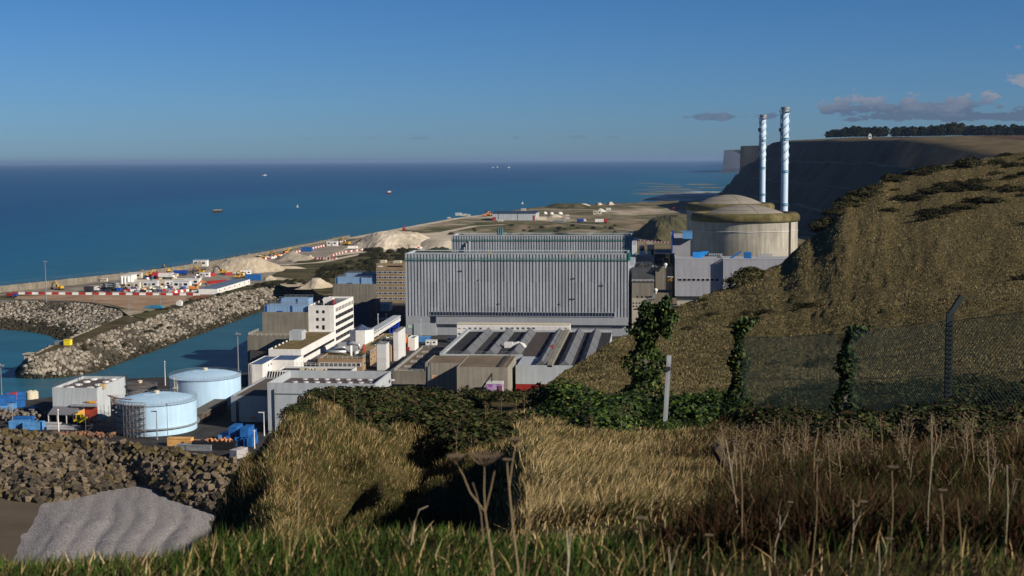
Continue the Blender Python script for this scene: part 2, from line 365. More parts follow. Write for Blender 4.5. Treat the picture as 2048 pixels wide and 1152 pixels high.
# ---- near hill / foreground terrain : columns of (photo row, distance) from the feet of the photographer to the brow
COLS = {
 -500: [(1152, 5.5), (1140, 6.4)],
 -100: [(1152, 5.5), (1145, 6.0)],
 120: [(1152, 5.45), (1142, 6.3)],
 260: [(1152, 5.4), (1138, 6.6)],
 380: [(1152, 5.4), (1132, 7.0)],
 405: [(1152, 5.4), (1130, 7.0), (1420, 10.5), (1240, 15), (1085, 18.5)],
 440: [(1152, 5.4), (1127, 7.0), (1330, 10.5), (1150, 15), (1012, 19.5)],
 490: [(1152, 5.4), (1122, 7.0), (1300, 10.5), (1060, 16), (990, 19), (922, 21.5)],
 545: [(1152, 5.3), (1118, 7.0), (1200, 10.5), (1030, 16), (930, 20), (862, 25)],
 590: [(1152, 5.3), (1114, 7.0), (1195, 10.5), (1030, 16), (905, 21), (850, 26), (812, 31)],
 650: [(1152, 5.3), (1112, 7.0), (1330, 9), (1250, 11.5), (1085, 15.5), (980, 19), (880, 23), (838, 29), (795, 38)],
 800: [(1152, 5.2), (1106, 7.1), (1360, 9), (1300, 11.5), (1125, 16), (1040, 19.5), (930, 23.5), (860, 30), (812, 39), (786, 46)],
 890: [(1152, 5.2), (1102, 7.2), (1340, 9), (1280, 11.8), (1105, 16), (1018, 19.5), (925, 23.5), (862, 30), (812, 40), (786, 48)],
 950: [(1152, 5.2), (1098, 7.3), (1260, 9), (1190, 12), (1062, 16), (985, 19.5), (915, 23.5), (866, 30), (812, 41), (786, 50)],
 1005: [(1152, 5.2), (1086, 7.4), (1110, 10), (1040, 13), (985, 16.5), (915, 21), (864, 30), (810, 42), (788, 51)],
 1040: [(1152, 5.2), (1080, 7.5), (1010, 10.5), (945, 14), (912, 17.4), (876, 24), (846, 32), (808, 42), (788, 52)],
 1075: [(1152, 5.2), (1076, 7.5), (990, 10.5), (925, 14), (900, 17.4), (872, 24), (842, 32), (804, 42), (778, 57)],
 1130: [(1152, 5.2), (1072, 7.6), (985, 11), (925, 17), (885, 24), (850, 31), (800, 43), (765, 60), (741, 74)],
 1255: [(1152, 5.2), (1062, 7.7), (980, 11), (910, 19), (868, 28), (820, 40), (775, 55), (720, 80), (680, 118), (668, 130)],
 1350: [(1152, 5.2), (1056, 7.7), (975, 11), (905, 19), (866, 28), (815, 41), (765, 60), (700, 92), (640, 140), (614, 175)],
 1450: [(1152, 5.1), (1052, 7.7), (965, 11), (905, 19), (862, 27), (810, 40), (760, 58), (690, 92), (625, 140), (590, 175), (578, 188)],
 1560: [(1152, 5.1), (1048, 7.7), (958, 11), (905, 19), (862, 27), (810, 39), (755, 56), (680, 90), (605, 140), (550, 190), (528, 212)],
 1620: [(1152, 5.1), (1045, 7.7), (955, 11), (905, 18.5), (864, 26), (810, 38), (750, 56), (675, 90), (590, 140), (510, 205), (478, 238)],
 1700: [(1152, 5.0), (1043, 7.7), (950, 11), (905, 18), (866, 26), (805, 38), (740, 55), (660, 90), (570, 140), (480, 205), (420, 265), (402, 290)],
 1780: [(1152, 5.0), (1040, 7.7), (948, 11), (905, 17.5), (866, 25), (800, 38), (730, 55), (650, 88), (555, 140), (460, 215), (385, 290), (355, 330)],
 1900: [(1152, 5.0), (1036, 7.7), (942, 11), (900, 17), (862, 24), (790, 37), (715, 55), (630, 88), (535, 140), (440, 215), (360, 300), (325, 350)],
 2080: [(1152, 5.0), (1030, 7.7), (935, 11), (890, 16.5), (850, 23), (775, 36), (700, 54), (610, 88), (515, 140), (420, 215), (340, 300), (302, 350)],
 2500: [(1152, 5.0), (1025, 7.7), (925, 11), (870, 16.5), (825, 23), (745, 36), (660, 54), (570, 88), (475, 140), (380, 215), (300, 300), (262, 350)],
}
cpx = sorted(COLS); NR = 96
def rel(px, py, D):
    p = VD(px, py, D); return p.z
def profile(c):
    L = COLS[c]; return [2.2]+[d for _, d in L], [rel(c, 1152, L[0][1])+.02]+[rel(c, y, d) for y, d in L]
PROF = {c: profile(c) for c in cpx}
def smooth_interp(xs, ys, x):
    if x <= xs[0]: return ys[0]
    if x >= xs[-1]: return ys[-1]
    k = 0
    while xs[k+1] < x: k += 1
    h = xs[k+1]-xs[k]; t = (x-xs[k])/h
    def sl(i):
        if i <= 0 or i >= len(xs)-1: return (ys[min(i+1, len(xs)-1)]-ys[max(i-1, 0)])/(xs[min(i+1, len(xs)-1)]-xs[max(i-1, 0)])
        return (ys[i+1]-ys[i-1])/(xs[i+1]-xs[i-1])
    m0, m1 = sl(k)*h, sl(k+1)*h
    return (2*t**3-3*t*t+1)*ys[k]+(t**3-2*t*t+t)*m0+(-2*t**3+3*t*t)*ys[k+1]+(t**3-t*t)*m1
def edge_D(px):
    xs = cpx; ys = [math.log(PROF[c][0][-1]) for c in xs]
    return math.exp(np.interp(px, xs, ys))
def colz(c, D):
    """height at log distance on a control column; past its brow it falls away"""
    xs, ys = PROF[c]; e = xs[-1]
    if D <= e: return smooth_interp([math.log(x) for x in xs], ys, math.log(D))
    r = D-e; return ys[-1]-(.5*r+.012*r*r if e > 60 else 1.1*r+.05*r*r)
def near_z(px, D):
    """smooth in px between columns, in units of relative distance to the brow"""
    px = max(cpx[0], min(cpx[-1], px)); k = 0
    while k < len(cpx)-2 and cpx[k+1] < px: k += 1
    c0, c1 = cpx[k], cpx[k+1]; t = (px-c0)/(c1-c0); t = t*t*(3-2*t)*.5+t*.5
    e = edge_D(px); s = D/e
    # below ~60 % of the brow distance blend at equal distance, near the brow at equal relative distance
    def zz(c):
        ec = PROF[c][0][-1]; Dr = s*ec; w = min(1, max(0, (s-.35)/.5)); 
        De = math.exp((1-w)*math.log(D)+w*math.log(Dr))
        z = colz(c, min(De, ec) if s <= 1 else ec)
        # keep the line of sight when sliding the distance
        return HC-(HC-z)*D/De if s <= 1 else HC-(HC-z)*e/ec
    z = zz(c0)*(1-t)+zz(c1)*t
    if s > 1:
        r = D-e; z -= (.45*r+.010*r*r if e > 60 else 1.1*r+.05*r*r)
    return z
def px_of(x, y):
    a = x*RH.x+y*RH.y; b = x*FH.x+y*FH.y; return CX+FPX*a/max(b, .5)*1.0, b
def bump_z(x, y, D):
    a = .04+.0012*min(D, 150)
    g = max(0, min(1, (D-11)/4))*max(0, min(1, (36-D)/6)); xr = x*RH.x+y*RH.y
    g *= max(0, min(1, (.2-xr)/1.2))
    g2 = g*(.55*mnoise.noise(Vector((xr*1.0, D*.22, 40)))+.25*mnoise.noise(Vector((xr*2.3, D*.6, 60))))
    return g2 + a*(mnoise.noise(Vector((x*.35, y*.35, 1)))+.6*mnoise.noise(Vector((x*.9, y*.9, 5)))) + .0025*D*mnoise.noise(Vector((x*.05, y*.05, 9)))
def ground_at(px, D):
    """world point of the near terrain for photo column px (at the horizon row) and forward distance D"""
    lat = (px-CX)/FPX*D; x = FH.x*D+RH.x*lat; y = FH.y*D+RH.y*lat
    return Vector((x, y, near_z(px, D)+bump_z(x, y, D)))
def build_near():
    cols = np.concatenate([np.linspace(-500, 380, 34), np.linspace(390, 1300, 150), np.linspace(1306, 2100, 130), np.linspace(2115, 2500, 20)])
    V = []; F = []; nr = 0
    for px in cols:
        e = edge_D(px)
        Ds = list(np.exp(np.linspace(math.log(2.2), math.log(e), 110)))
        z0 = near_z(px, e); r = 0; k = 0
        drop = z0-(1.0 if px < 560 else 8.0)
        Dl = []
        for k in range(1, 31):
            zt = drop*(k/30)**1.15
            rr = ((-.45+math.sqrt(.2025+.04*zt))/.02) if e > 60 else ((-1.1+math.sqrt(1.21+.2*zt))/.1)
            Dl.append(e+rr)
        Ds += Dl; nr = len(Ds)
        for D in Ds: V.append(tuple(ground_at(px, D)))
    n = len(cols)
    global NG, NCOLS; NG = np.array(V).reshape(n, nr, 3); NCOLS = cols
    for i in range(n-1):
        for j in range(nr-1): a = i*nr+j; F.append((a, a+nr, a+nr+1, a+1))
    m = M('hill_soil', (.035, .032, .012), .95, .3, .35, col2=(.11, .085, .035), detail=10, bump=.4, bscale=1.5, spec=.05)
    turf = M('hill_turf', (.075, .062, .026), .95, .3, 1.1, col2=(.175, .135, .062), detail=12, bump=.9, bscale=1.6, spec=.03)
    mi = []
    for i in range(n-1):
        px = .5*(cols[i]+cols[i+1])
        for j in range(nr-1): mi.append(1 if (px > 1030 and j < 110 and 2.2*math.exp(math.log(edge_D(px)/2.2)*j/109) > 36+4*mnoise.noise(Vector((i*.3, j*.3, 0)))) else 0)
    o = npmesh('hillside', V, F, [m, turf], mi, smooth=True); tag(o, kind='structure')
    # behind the photographer: the cliff top carries on
    mb = MB(); mb.quad((-60, -80, HC-1.75), (60, -80, HC-1.75), (22, 1.5, HC-1.8), (-22, 1.5, HC-1.8)); tag(mb.build('cliff_top', m), kind='structure')
build_near()
# ---- far cut slope, plateau, headlands
def camxy(xc, D): return Vector((FH.x*D+RH.x*xc, FH.y*D+RH.y*xc, 0))
def far_land():
    # rows: plan curve (xc, D) of the slope foot; slope rises to the right with three berms
    Ds = [420, 600, 800, 1000, 1150, 1250, 1320, 1400, 1500, 1650, 1800, 2000, 2200, 2400, 2560, 2700, 2800, 2860, 2900]
    V = []; F = []; rows = []
    D2 = np.concatenate([np.linspace(420, 2700, 150), np.linspace(2715, 2960, 24)])
    top = lambda D: np.interp(D, [420, 1000, 1250, 1400, 1550, 1800, 2280, 2480, 2960], [92, 92, 93, 104, 111, 113, 118, 84, 66])
    foot = lambda D: np.interp(D, [420, 900, 1500, 2000, 2500, 2700, 2960], [300, 318, 330, 350, 385, 405, 500])
    prof = [(0, 0), (22, .22), (30, .225), (52, .46), (60, .465), (84, .74), (92, .75), (112, 1.0), (135, 1.03)]
    for D in D2:
        f = foot(D)+6*mnoise.noise(Vector((D*.01, 0, 0))); h = top(D)-PZ; row = []
        for dx, hh in prof:
            p = camxy(f+dx*np.interp(D, [1500, 2500], [1, .5]), D); z = PZ+h*hh+((3.2*mnoise.noise(Vector((D*.012, dx*.03, 2)))+1.6*mnoise.noise(Vector((D*.05, dx*.08, 5))))*(1 if .1 < hh < .95 else .3) if hh > 0 else -1)
            row.append((p.x, p.y, z))
        for k, xr in enumerate((200, 300, 430, 600, 900, 1300, 1900)):
            p = camxy(f+xr, D); z = PZ+h*1.04+xr*.004+2*mnoise.noise(Vector((D*.004, xr*.01, 4)))
            # field rises gently away from the camera
            row.append((p.x, p.y, z+max(0, D-1600)*.004))
        V += row; rows.append(len(row))
    k = rows[0]
    for i in range(len(D2)-1):
        for j in range(k-1): a = i*k+j; F.append((a, a+1, a+k+1, a+k))
    V = np.array(V)
    mi = []
    for i in range(len(D2)-1):
        for j in range(k-1): mi.append(3 if j in (1, 3, 5) else (0 if j < 7 else (1 if j < 9 else 2)))
    ms = [M('dark_cut_slope', (.035, .032, .027), .95, .3, .025, col2=(.11, .095, .07), detail=9, bump=.7, bscale=.12, spec=.03, streak=.2), M('dry_verge', (.09, .075, .035), .95, .3, .05, col2=(.16, .12, .07), spec=.03), M('ploughed_field', (.060, .035, .024), .95, .3, .01, col2=(.11, .068, .042), spec=.03), M('berm', (.15, .13, .09), .95, .3, .05)]
    o = npmesh('far_hillside', V, F, ms, mi, smooth=False); tag(o, kind='structure')
far_land()
def chalk(name, pts, topz, base, depth, mat, mtop):
    """cliff: plan polyline pts (xc,D,topz) with a ragged vertical face down to the shore"""
    mb = MB(); P = []
    for i in range(len(pts)-1):
        x0, d0, z0 = pts[i]; x1, d1, z1 = pts[i+1]; n = 10
        for k in range(n): t = k/n; P.append((x0+(x1-x0)*t, d0+(d1-d0)*t, z0+(z1-z0)*t))
    P.append(pts[-1]); rows = []
    for x, d, z in P:
        w = (d/2600)*9*(mnoise.noise(Vector((x*.02*2600/d, d*.01*2600/d, 0)))); row = []
        a = camxy(x+w, d); b = camxy(x+w+depth*.06, d+depth*.05); c = camxy(x+depth, d+depth*.6)
        for p, zz in ((camxy(x+w-12*d/2600, d-6), base-2), (camxy(x+w-3*d/2600, d), base+z*.16), (camxy(x+w, d), z), (c, z+6)): row.append((p.x, p.y, zz))
        rows.append(row)
    for i in range(len(rows)-1):
        for j in range(3):
            mb.mi = 1 if j == 2 else 0; mb.quad(rows[i][j], rows[i+1][j], rows[i+1][j+1], rows[i][j+1])
    return tag(mb.build(name, [mat, mtop]), kind='structure')
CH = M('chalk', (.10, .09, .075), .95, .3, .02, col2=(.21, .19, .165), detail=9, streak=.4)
CT = M('cliff_turf', (.06, .06, .025), .95, .25, .01)
chalk('chalk_cliff', [(596, 3400, 116), (508, 3000, 118), (484, 2860, 118), (520, 2840, 119), (580, 2830, 119), (720, 2830, 118)][::-1], 0, 0, 700, CH, CT)
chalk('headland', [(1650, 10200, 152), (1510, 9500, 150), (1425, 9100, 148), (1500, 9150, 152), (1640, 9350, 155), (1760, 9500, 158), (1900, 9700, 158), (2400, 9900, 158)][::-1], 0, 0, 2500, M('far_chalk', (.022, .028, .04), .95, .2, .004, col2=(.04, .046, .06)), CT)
# rocky foreshore beyond the platform
fs = MB()
for k in range(46):
    D = random.uniform(2750, 5200); xc = 330+(D-2750)*.13+random.uniform(-75, 75)*(D/3000); w = random.uniform(8, 70); l = random.uniform(20, 140)
    p = camxy(xc, D); fs.lathe(p.x, p.y, [(w, -.4), (w*.8, .35), (w*.3, .5)], 9)
tag(fs.build('foreshore', M('foreshore_rock', (.10, .09, .07), .9, .3, .02, col2=(.22, .20, .17))), kind='structure')

# ================================================================== BUILDINGS OF THE PLANT
CLAD = M('grey_cladding', (.33, .345, .37), .55, .06, .08, streak=.10, spec=.4)
CLADL = M('light_cladding', (.42, .455, .48), .5, .06, .1, streak=.12, spec=.4)
CLADA = M('annex_cladding', (.37, .375, .40), .55, .05, .1, streak=.08)
FLATG = M('flat_grey_panel', (.29, .305, .335), .6, .06, .1, streak=.1)
ROOFG = M('grey_roof', (.20, .21, .22), .8, .2, .1)
ROOFD = M('dark_felt_roof', (.026, .025, .027), .9, .25, .15)
ROOFB = M('brown_gravel_roof', (.135, .10, .065), .95, .25, .12, col2=(.20, .155, .105))
SEDUM = M('moss_roof', (.09, .075, .02), .95, .3, .3, col2=(.20, .13, .06))
CONC = M('weathered_concrete', (.20, .18, .145), .9, .12, .12, streak=.28)
CONCL = M('pale_concrete', (.40, .36, .28), .9, .1, .12, streak=.2)
WHITE = M('white_wall', (.76, .74, .70), .7, .07, .15, streak=.10)
WHITEG = M('off_white_paint', (.62, .62, .61), .6, .06, .3, streak=.08)
BRICK = M('brown_brick', (.30, .205, .12), .9, .12, .5)
BRICKD = M('ochre_panel', (.27, .20, .115), .9, .12, .4, streak=.1)
GLASS = M('dark_glass', (.012, .015, .02), .15, .4, .8, spec=.6)
GLASSB = M('blue_glass', (.01, .02, .045), .2, .6, .4, spec=.6)
BLUEC = M('pale_blue_cladding', (.23, .37, .55), .55, .06, .2, streak=.1)
TANKB = M('sky_blue_paint', (.44, .63, .80), .5, .05, .12, streak=.10, spec=.4)
GREENR = M('green_rail_paint', (.025, .20, .15), .5, .2, .3)
STEEL = M('galvanised_steel', (.28, .30, .31), .45, .12, .6, metal=.3)
DSTEEL = M('dark_steel', (.035, .037, .042), .6, .3, .5)
BLACK = M('black_void', (.008, .008, .01), .9, .2, .5)
ORANGE = M('orange_paint', (.60, .20, .03), .5, .1, .5)
YELLOW = M('machine_yellow', (.55, .32, .03), .45, .12, .6)
RED = M('red_paint', (.38, .03, .025), .6, .25, .5)
REDB = M('red_door_paint', (.42, .07, .035), .6, .12, .5, streak=.1)
BLUE = M('container_blue', (.02, .125, .38), .5, .2, .6, streak=.12)
BLUEL = M('faded_blue', (.10, .30, .60), .55, .15, .6, streak=.15)
BLUED = M('deep_blue_paint', (.01, .06, .32), .5, .12, .5)
CREAM = M('cream_paint', (.60, .54, .40), .7, .08, .3, streak=.12)
MOSSC = M('mossy_concrete', (.075, .06, .02), .95, .3, .14, col2=(.17, .145, .06), streak=.25)
DOME = M('dome_concrete', (.25, .225, .185), .9, .10, .09, streak=.0)
def reactor_mat():
    m = M('reactor_concrete', (.27, .245, .195), .9, .16, .05, col2=(.44, .41, .34), detail=9, streak=.30)
    return m
REACT = reactor_mat()
_wm = {}
def win(parent, p, w, h, face='-y', mat=None, frame=None, proud=.06, name='window', sub=True):
    """a window unit (frame with a glass pane in front) centred at p on a wall facing `face`"""
    mat = mat or GLASS; key = (round(w, 2), round(h, 2), face, mat.name, frame.name if frame else '', name)
    if key not in _wm:
        mb = MB(); q = .14 if frame else 0
        def bx(a, t0, t1, hh):
            if face == '-y': mb.box(-a/2, a/2, -t1, -t0, -hh/2, hh/2)
            else: mb.box(t0, t1, -a/2, a/2, -hh/2, hh/2)
        if frame: mb.mi = 0; bx(w, -.02, proud, h); mb.mi = 1; bx(w-2*q, proud, proud+.03, h-2*q); o = mb.build(name, [frame, mat])
        else: bx(w, -.02, proud, h); o = mb.build(name, mat)
        _wm[key] = o.data; bpy.data.objects.remove(o)
    o = bpy.data.objects.new(name, _wm[key]); SC.collection.objects.link(o)
    off = Vector((0, 0, 0)); q = parent
    while q is not None: off += q.location; q = q.parent
    o.location = Vector(p)-off; o.parent = parent; return o
def corr_x(mb, x0, x1, y, z0, z1, pitch=.4, depth=.08, duty=.5):
    """corrugated sheet facing -Y"""
    n = max(2, int(round((x1-x0)/pitch))); p = (x1-x0)/n; s = p*.06; pts = []
    for i in range(n):
        a = x0+i*p; pts += [(a, y), (a+p*duty, y), (a+p*duty+s, y+depth), (a+p-s, y+depth)]
    pts.append((x1, y))
    for a, b in zip(pts[:-1], pts[1:]): mb.quad((a[0], a[1], z0), (b[0], b[1], z0), (b[0], b[1], z1), (a[0], a[1], z1))
def corr_y(mb, x, y0, y1, z0, z1, pitch=.4, depth=.08, duty=.5, s=1):
    n = max(2, int(round((y1-y0)/pitch))); p = (y1-y0)/n; q = p*.06; pts = []
    for i in range(n):
        a = y0+i*p; pts += [(a, x), (a+p*duty, x), (a+p*duty+q, x-depth*s), (a+p-q, x-depth*s)]
    pts.append((y1, x))
    for a, b in zip(pts[:-1], pts[1:]): mb.quad((a[1], a[0], z0), (b[1], b[0], z0), (b[1], b[0], z1), (a[1], a[0], z1))
class B:
    """axis aligned block from photograph measures: xl, xr, top row of its front face; its distance from the row of its foot (z=zb) or D"""
    def __init__(s, xl, xr, yt, yb=None, D=None, dep=None, yfar=None, xfar=None, zb=PZ, Y=None):
        xm = (xl+xr)/2
        s.y0 = Y if Y is not None else (G(xm, yb, zb).y if D is None else VD(xm, yt, D).y)
        s.x0 = VY(xl, yt, s.y0).x; s.x1 = VY(xr, yt, s.y0).x; s.z1 = VY(xm, yt, s.y0).z; s.z0 = zb
        if dep is not None: s.y1 = s.y0+dep
        elif yfar is not None: s.y1 = G(xm, yfar, s.z1).y
        elif xfar is not None: s.y1 = VX(xfar, 600, s.x1).y
        s.cx = (s.x0+s.x1)/2; s.cy = (s.y0+s.y1)/2; s.loc = (s.cx, s.cy, s.z0)
    def z(s, px, py): return VY(px, py, s.y0).z
    def x(s, px, py=600): return VY(px, py, s.y0).x
def railing(mb, pts, h=1.1, r=.05, step=3.0, rails=(1.0, .55)):
    for a, b in zip(pts[:-1], pts[1:]):
        a = Vector(a); b = Vector(b); n = max(1, int((b-a).length/step))
        for q in rails: mb.bar(a+Vector((0, 0, h*q)), b+Vector((0, 0, h*q)), r)
        for k in range(n+1): p = a+(b-a)*(k/n); mb.bar(p, p+Vector((0, 0, h)), r)
def roofslab(b, t=.3, over=.0, z=None):
    mb = MB(); z = b.z1 if z is None else z; return mb.box(b.x0-over, b.x1+over, b.y0-over, b.y1+over, z, z+t)
def parapet(mb, b, w=.4, h=.9, z=None):
    z = b.z1 if z is None else z
    mb.box(b.x0, b.x1, b.y0, b.y0+w, z-h, z); mb.box(b.x0, b.x1, b.y1-w, b.y1, z-h, z); mb.box(b.x0, b.x0+w, b.y0+w, b.y1-w, z-h, z); mb.box(b.x1-w, b.x1, b.y0+w, b.y1-w, z-h, z)
def simple(name, label, b, wall, roof, corr=None, para=.8, cat='building', group=None):
    """block building: walls, sunk roof inside a parapet"""
    t = thing(name, label, cat, b.loc, group=group); mb = MB(); zr = b.z1-para
    if corr:
        corr_x(mb, b.x0, b.x1, b.y0, b.z0, b.z1, *corr); corr_y(mb, b.x1, b.y0, b.y1, b.z0, b.z1, *corr)
        mb.box(b.x0+.02, b.x1-.25, b.y0+.25, b.y1, b.z0, zr-.05)
        mb.quad((b.x0, b.y1, b.z0), (b.x0, b.y0, b.z0), (b.x0, b.y0, b.z1), (b.x0, b.y1, b.z1)); mb.quad((b.x1, b.y1, b.z0), (b.x0, b.y1, b.z0), (b.x0, b.y1, b.z1), (b.x1, b.y1, b.z1))
        mb.build('wall', wall, t)
        q = MB(); z=b.z1+.03; q.box(b.x0, b.x1, b.y0+.12, b.y0+.5, zr, z); q.box(b.x0, b.x1, b.y1-.4, b.y1, zr, z); q.box(b.x0, b.x0+.4, b.y0+.5, b.y1-.4, zr, z); q.box(b.x1-.5, b.x1-.06, b.y0+.5, b.y1-.4, zr, z); q.build('parapet', wall, t)
    else:
        mb.box(b.x0, b.x1, b.y0, b.y1, b.z0, zr-.05); parapet(mb, b, .35, para+.05, b.z1); mb.build('wall', wall, t)
    r = MB(); r.box(b.x0+.5, b.x1-.5, b.y0+.5, b.y1-.5, zr-.04, zr); r.build('roof', roof, t)
    return t
# ---------------- turbine halls
def ribbed():
    m = M('ribbed_sheet', (.365, .39, .425), .55, .05, .05, streak=.16, spec=.4); n = m.node_tree; bs = n.nodes['Principled BSDF']; src = bs.inputs['Base Color'].links[0].from_socket
    g = n.nodes.new('ShaderNodeNewGeometry'); mp = n.nodes.new('ShaderNodeMapping'); mp.inputs['Scale'].default_value = (.66, .1, .085); n.links.new(g.outputs['Position'], mp.inputs[0])
    sn = n.nodes.new('ShaderNodeVectorMath'); sn.operation = 'FLOOR'; n.links.new(mp.outputs[0], sn.inputs[0]); wn = n.nodes.new('ShaderNodeTexWhiteNoise'); n.links.new(sn.outputs[0], wn.inputs['Vector'])
    mr = n.nodes.new('ShaderNodeMapRange'); mr.inputs[3].default_value = .86; mr.inputs[4].default_value = 1.12; n.links.new(wn.outputs['Value'], mr.inputs[0])
    vm = n.nodes.new('ShaderNodeVectorMath'); vm.operation = 'SCALE'; n.links.new(src, vm.inputs[0]); n.links.new(mr.outputs[0], vm.inputs[3]); n.links.new(vm.outputs[0], bs.inputs['Base Color']); return m
RIB = ribbed()
def turbine_hall(b, label, detail, group):
    t = thing('turbine_hall', label, 'building', b.loc, group=group)
    zb = b.z1-(632-508)/4.25 if detail else b.z1-36
    mb = MB(); corr_x(mb, b.x0, b.x1-.3, b.y0, zb, b.z1, 1.52, .85, .58)
    mb.mi = 0; mb.box(b.x1-.3, b.x1, b.y0, b.y0+24, zb, b.z1); mb.box(b.x0, b.x1-.3, b.y0+1.2, b.y0+24, zb+.05, b.z1-1.0)
    mb.build('ribbed_wall', RIB, t)
    r = MB(); r.box(b.x0, b.x1, b.y0-.05, b.y0+.9, b.z1, b.z1+.35); r.box(b.x0, b.x1, b.y0+23, b.y0+24, b.z1, b.z1+.35); r.box(b.x0, b.x0+.8, b.y0+.9, b.y0+23, b.z1-.8, b.z1+.35); r.box(b.x1-.8, b.x1, b.y0+.9, b.y0+23, b.z1, b.z1+.35)
    r.mi = 1; r.box(b.x0+.8, b.x1-.8, b.y0+.9, b.y0+23, b.z1-.9, b.z1-.6); r.build('roof', [CLADL, ROOFG], t)
    g = MB(); zz = b.z1-2.6; g.bar((b.x0-.6, b.y0-.5, zz), (b.x1+.4, b.y0-.5, zz), .22, .3); g.bar((b.x0-.6, b.y0-.5, zz+1.0), (b.x1+.4, b.y0-.5, zz+1.0), .07)
    for k in range(48): x = b.x0+(b.x1-b.x0)*k/47; g.bar((x, b.y0-.1, zz+.1), (x, b.y0-.6, zz-.1), .1); g.bar((x, b.y0-.5, zz), (x, b.y0-.5, zz+1), .06)
    railing(g, [(b.x0, b.y0+.4, b.z1+.35), (b.x1, b.y0+.4, b.z1+.35)], .9, .035, 4)
    railing(g, [(b.x0, b.y0+23.5, b.z1+.35), (b.x1, b.y0+23.5, b.z1+.35)], .9, .035, 4)
    g.box(b.x1+.02, b.x1+.9, b.y0-.5, b.y0+2.5, zz-.3, b.z1+1.2); g.build('maintenance_rail', GREENR, t)
    low = MB(); low.box(b.x0+.4, b.x1+2.0, b.y0+24.02, b.y1, b.z0, b.z1-7); low.build('rear_bay', CLADL, t)
    lw = MB()
    if detail:
        lw.box(b.x0, b.x(860), b.y0, b.y0+20, b.z0, zb); lw.box(b.x(872), b.x1, b.y0, b.y0+20, b.z(1000, 649), zb); lw.box(b.x(860), b.x(872), b.y0+.05, b.y0+20, b.z(866, 645), zb-.02)
        lw.box(b.x(872)+.02, b.x1-.02, b.y0+1.6, b.y0+20, b.z0, b.z(1000, 649)); lw.box(b.x(860), b.x(872)-.02, b.y0+.1, b.y0+20, b.z0, b.z(866, 645)-.02)
        lw.build('lower_wall', FLATG, t)
        w = MB(); w.box(b.x(861), b.x(1229), b.y0-.25, b.y0-.05, b.z(1000, 631.5), b.z(1000, 624.5)); w.box(b.x(861.5), b.x(871.5), b.y0-.22, b.y0-.04, b.z(866, 645), b.z(866, 632))
        wb = w.build('window_band', GLASSB, t)
        fr = MB(); z0, z1 = b.z(1000, 631.5), b.z(1000, 624.5)
        fr.box(b.x(860), b.x(1230), b.y0-.35, b.y0-.1, z1, z1+.25); fr.box(b.x(860), b.x(1230), b.y0-.35, b.y0-.1, z0-.25, z0)
        for k in range(60): x = b.x(861)+(b.x(1229)-b.x(861))*k/59; fr.box(x-.07, x+.07, b.y0-.3, b.y0-.24, z0, z1)
        fr.build('frame', FLATG, wb)
        d = MB(); corr_x(d, b.x(827.5), b.x(872), b.y0-.5, b.z0, b.z(850, 647.5), .5, .1); d.box(b.x(827.5), b.x(872), b.y0-.38, b.y0-.02, b.z0, b.z(850, 647.6)); d.build('sliding_door', CLADL, t)
        s = MB(); s.box(b.x(815.5), b.x(824), b.y0-.12, b.y0-.02, b.z(820, 656), b.z(820, 650)); s.build('sign_panel', M('sign_green', (.35, .55, .42), .6), t)
        for px, py, w_ in ((921, 542, 9), (957, 560, 3), (997, 608, 4), (1119, 608, 4), (1144, 598, 11), (1146, 557, 7), (1203, 571, 8)):
            x, z = b.x(px, py), b.z(px, py); hh = MB(); hh.box(x-w_/9.5, x+w_/9.5, b.y0-.35, b.y0-.02, z-.2, z+.2); hh.build('wall_vent', DSTEEL, t)
    else:
        lw.box(b.x0, b.x1, b.y0, b.y0+20, b.z0, zb); lw.build('lower_wall', FLATG, t)
        s = MB()
        for px, h in ((929, 16), (933, 20), (938.5, 22)): x = b.x(px, 500); s.lathe(x, b.y0-.9, [(.65, b.z1-16), (.65, b.z1-16+h/3.4*2)], 10)
        s.build('exhaust_pipe', FLATG, t)
        s = MB()
        for px in (995, 999.5, 1003): x = b.x(px, 460); s.lathe(x, b.y0+3, [(.6, b.z1), (.6, b.z1+4.6)], 10)
        s.build('roof_flue', M('teal_grey_paint', (.07, .14, .17), .6), t)
    return t
TH1 = B(810, 1257, 508.5, yb=672, dep=100); 
TH2 = B(903, 1264, 471.5, D=G(903, 471.5, TH1.z1).dot(FH), dep=100)
turbine_hall(TH1, 'grey ribbed turbine hall nearest the camera, with long dark window band near its base', True, 'grey ribbed turbine halls')
turbine_hall(TH2, 'grey ribbed turbine hall seen behind the nearer hall, with three short flues on its roof', False, 'grey ribbed turbine halls')
# equipment on the nearer hall roof
for px, m, lab in ((979, YELLOW, 'yellow box at the roof edge of the nearer turbine hall, left one'), (1140, YELLOW, 'yellow box at the roof edge of the nearer turbine hall, right one')):
    mb = MB(); x = TH1.x(px, 505); mb.box(x-.6, x+.6, TH1.y0+1.2, TH1.y0+2.2, TH1.z1-.6, TH1.z1+.8); mb.box(x-.7, x+.7, TH1.y0+1.1, TH1.y0+2.3, TH1.z1+.8, TH1.z1+.9); tag(mb.build('roof_box', m), lab, 'box')
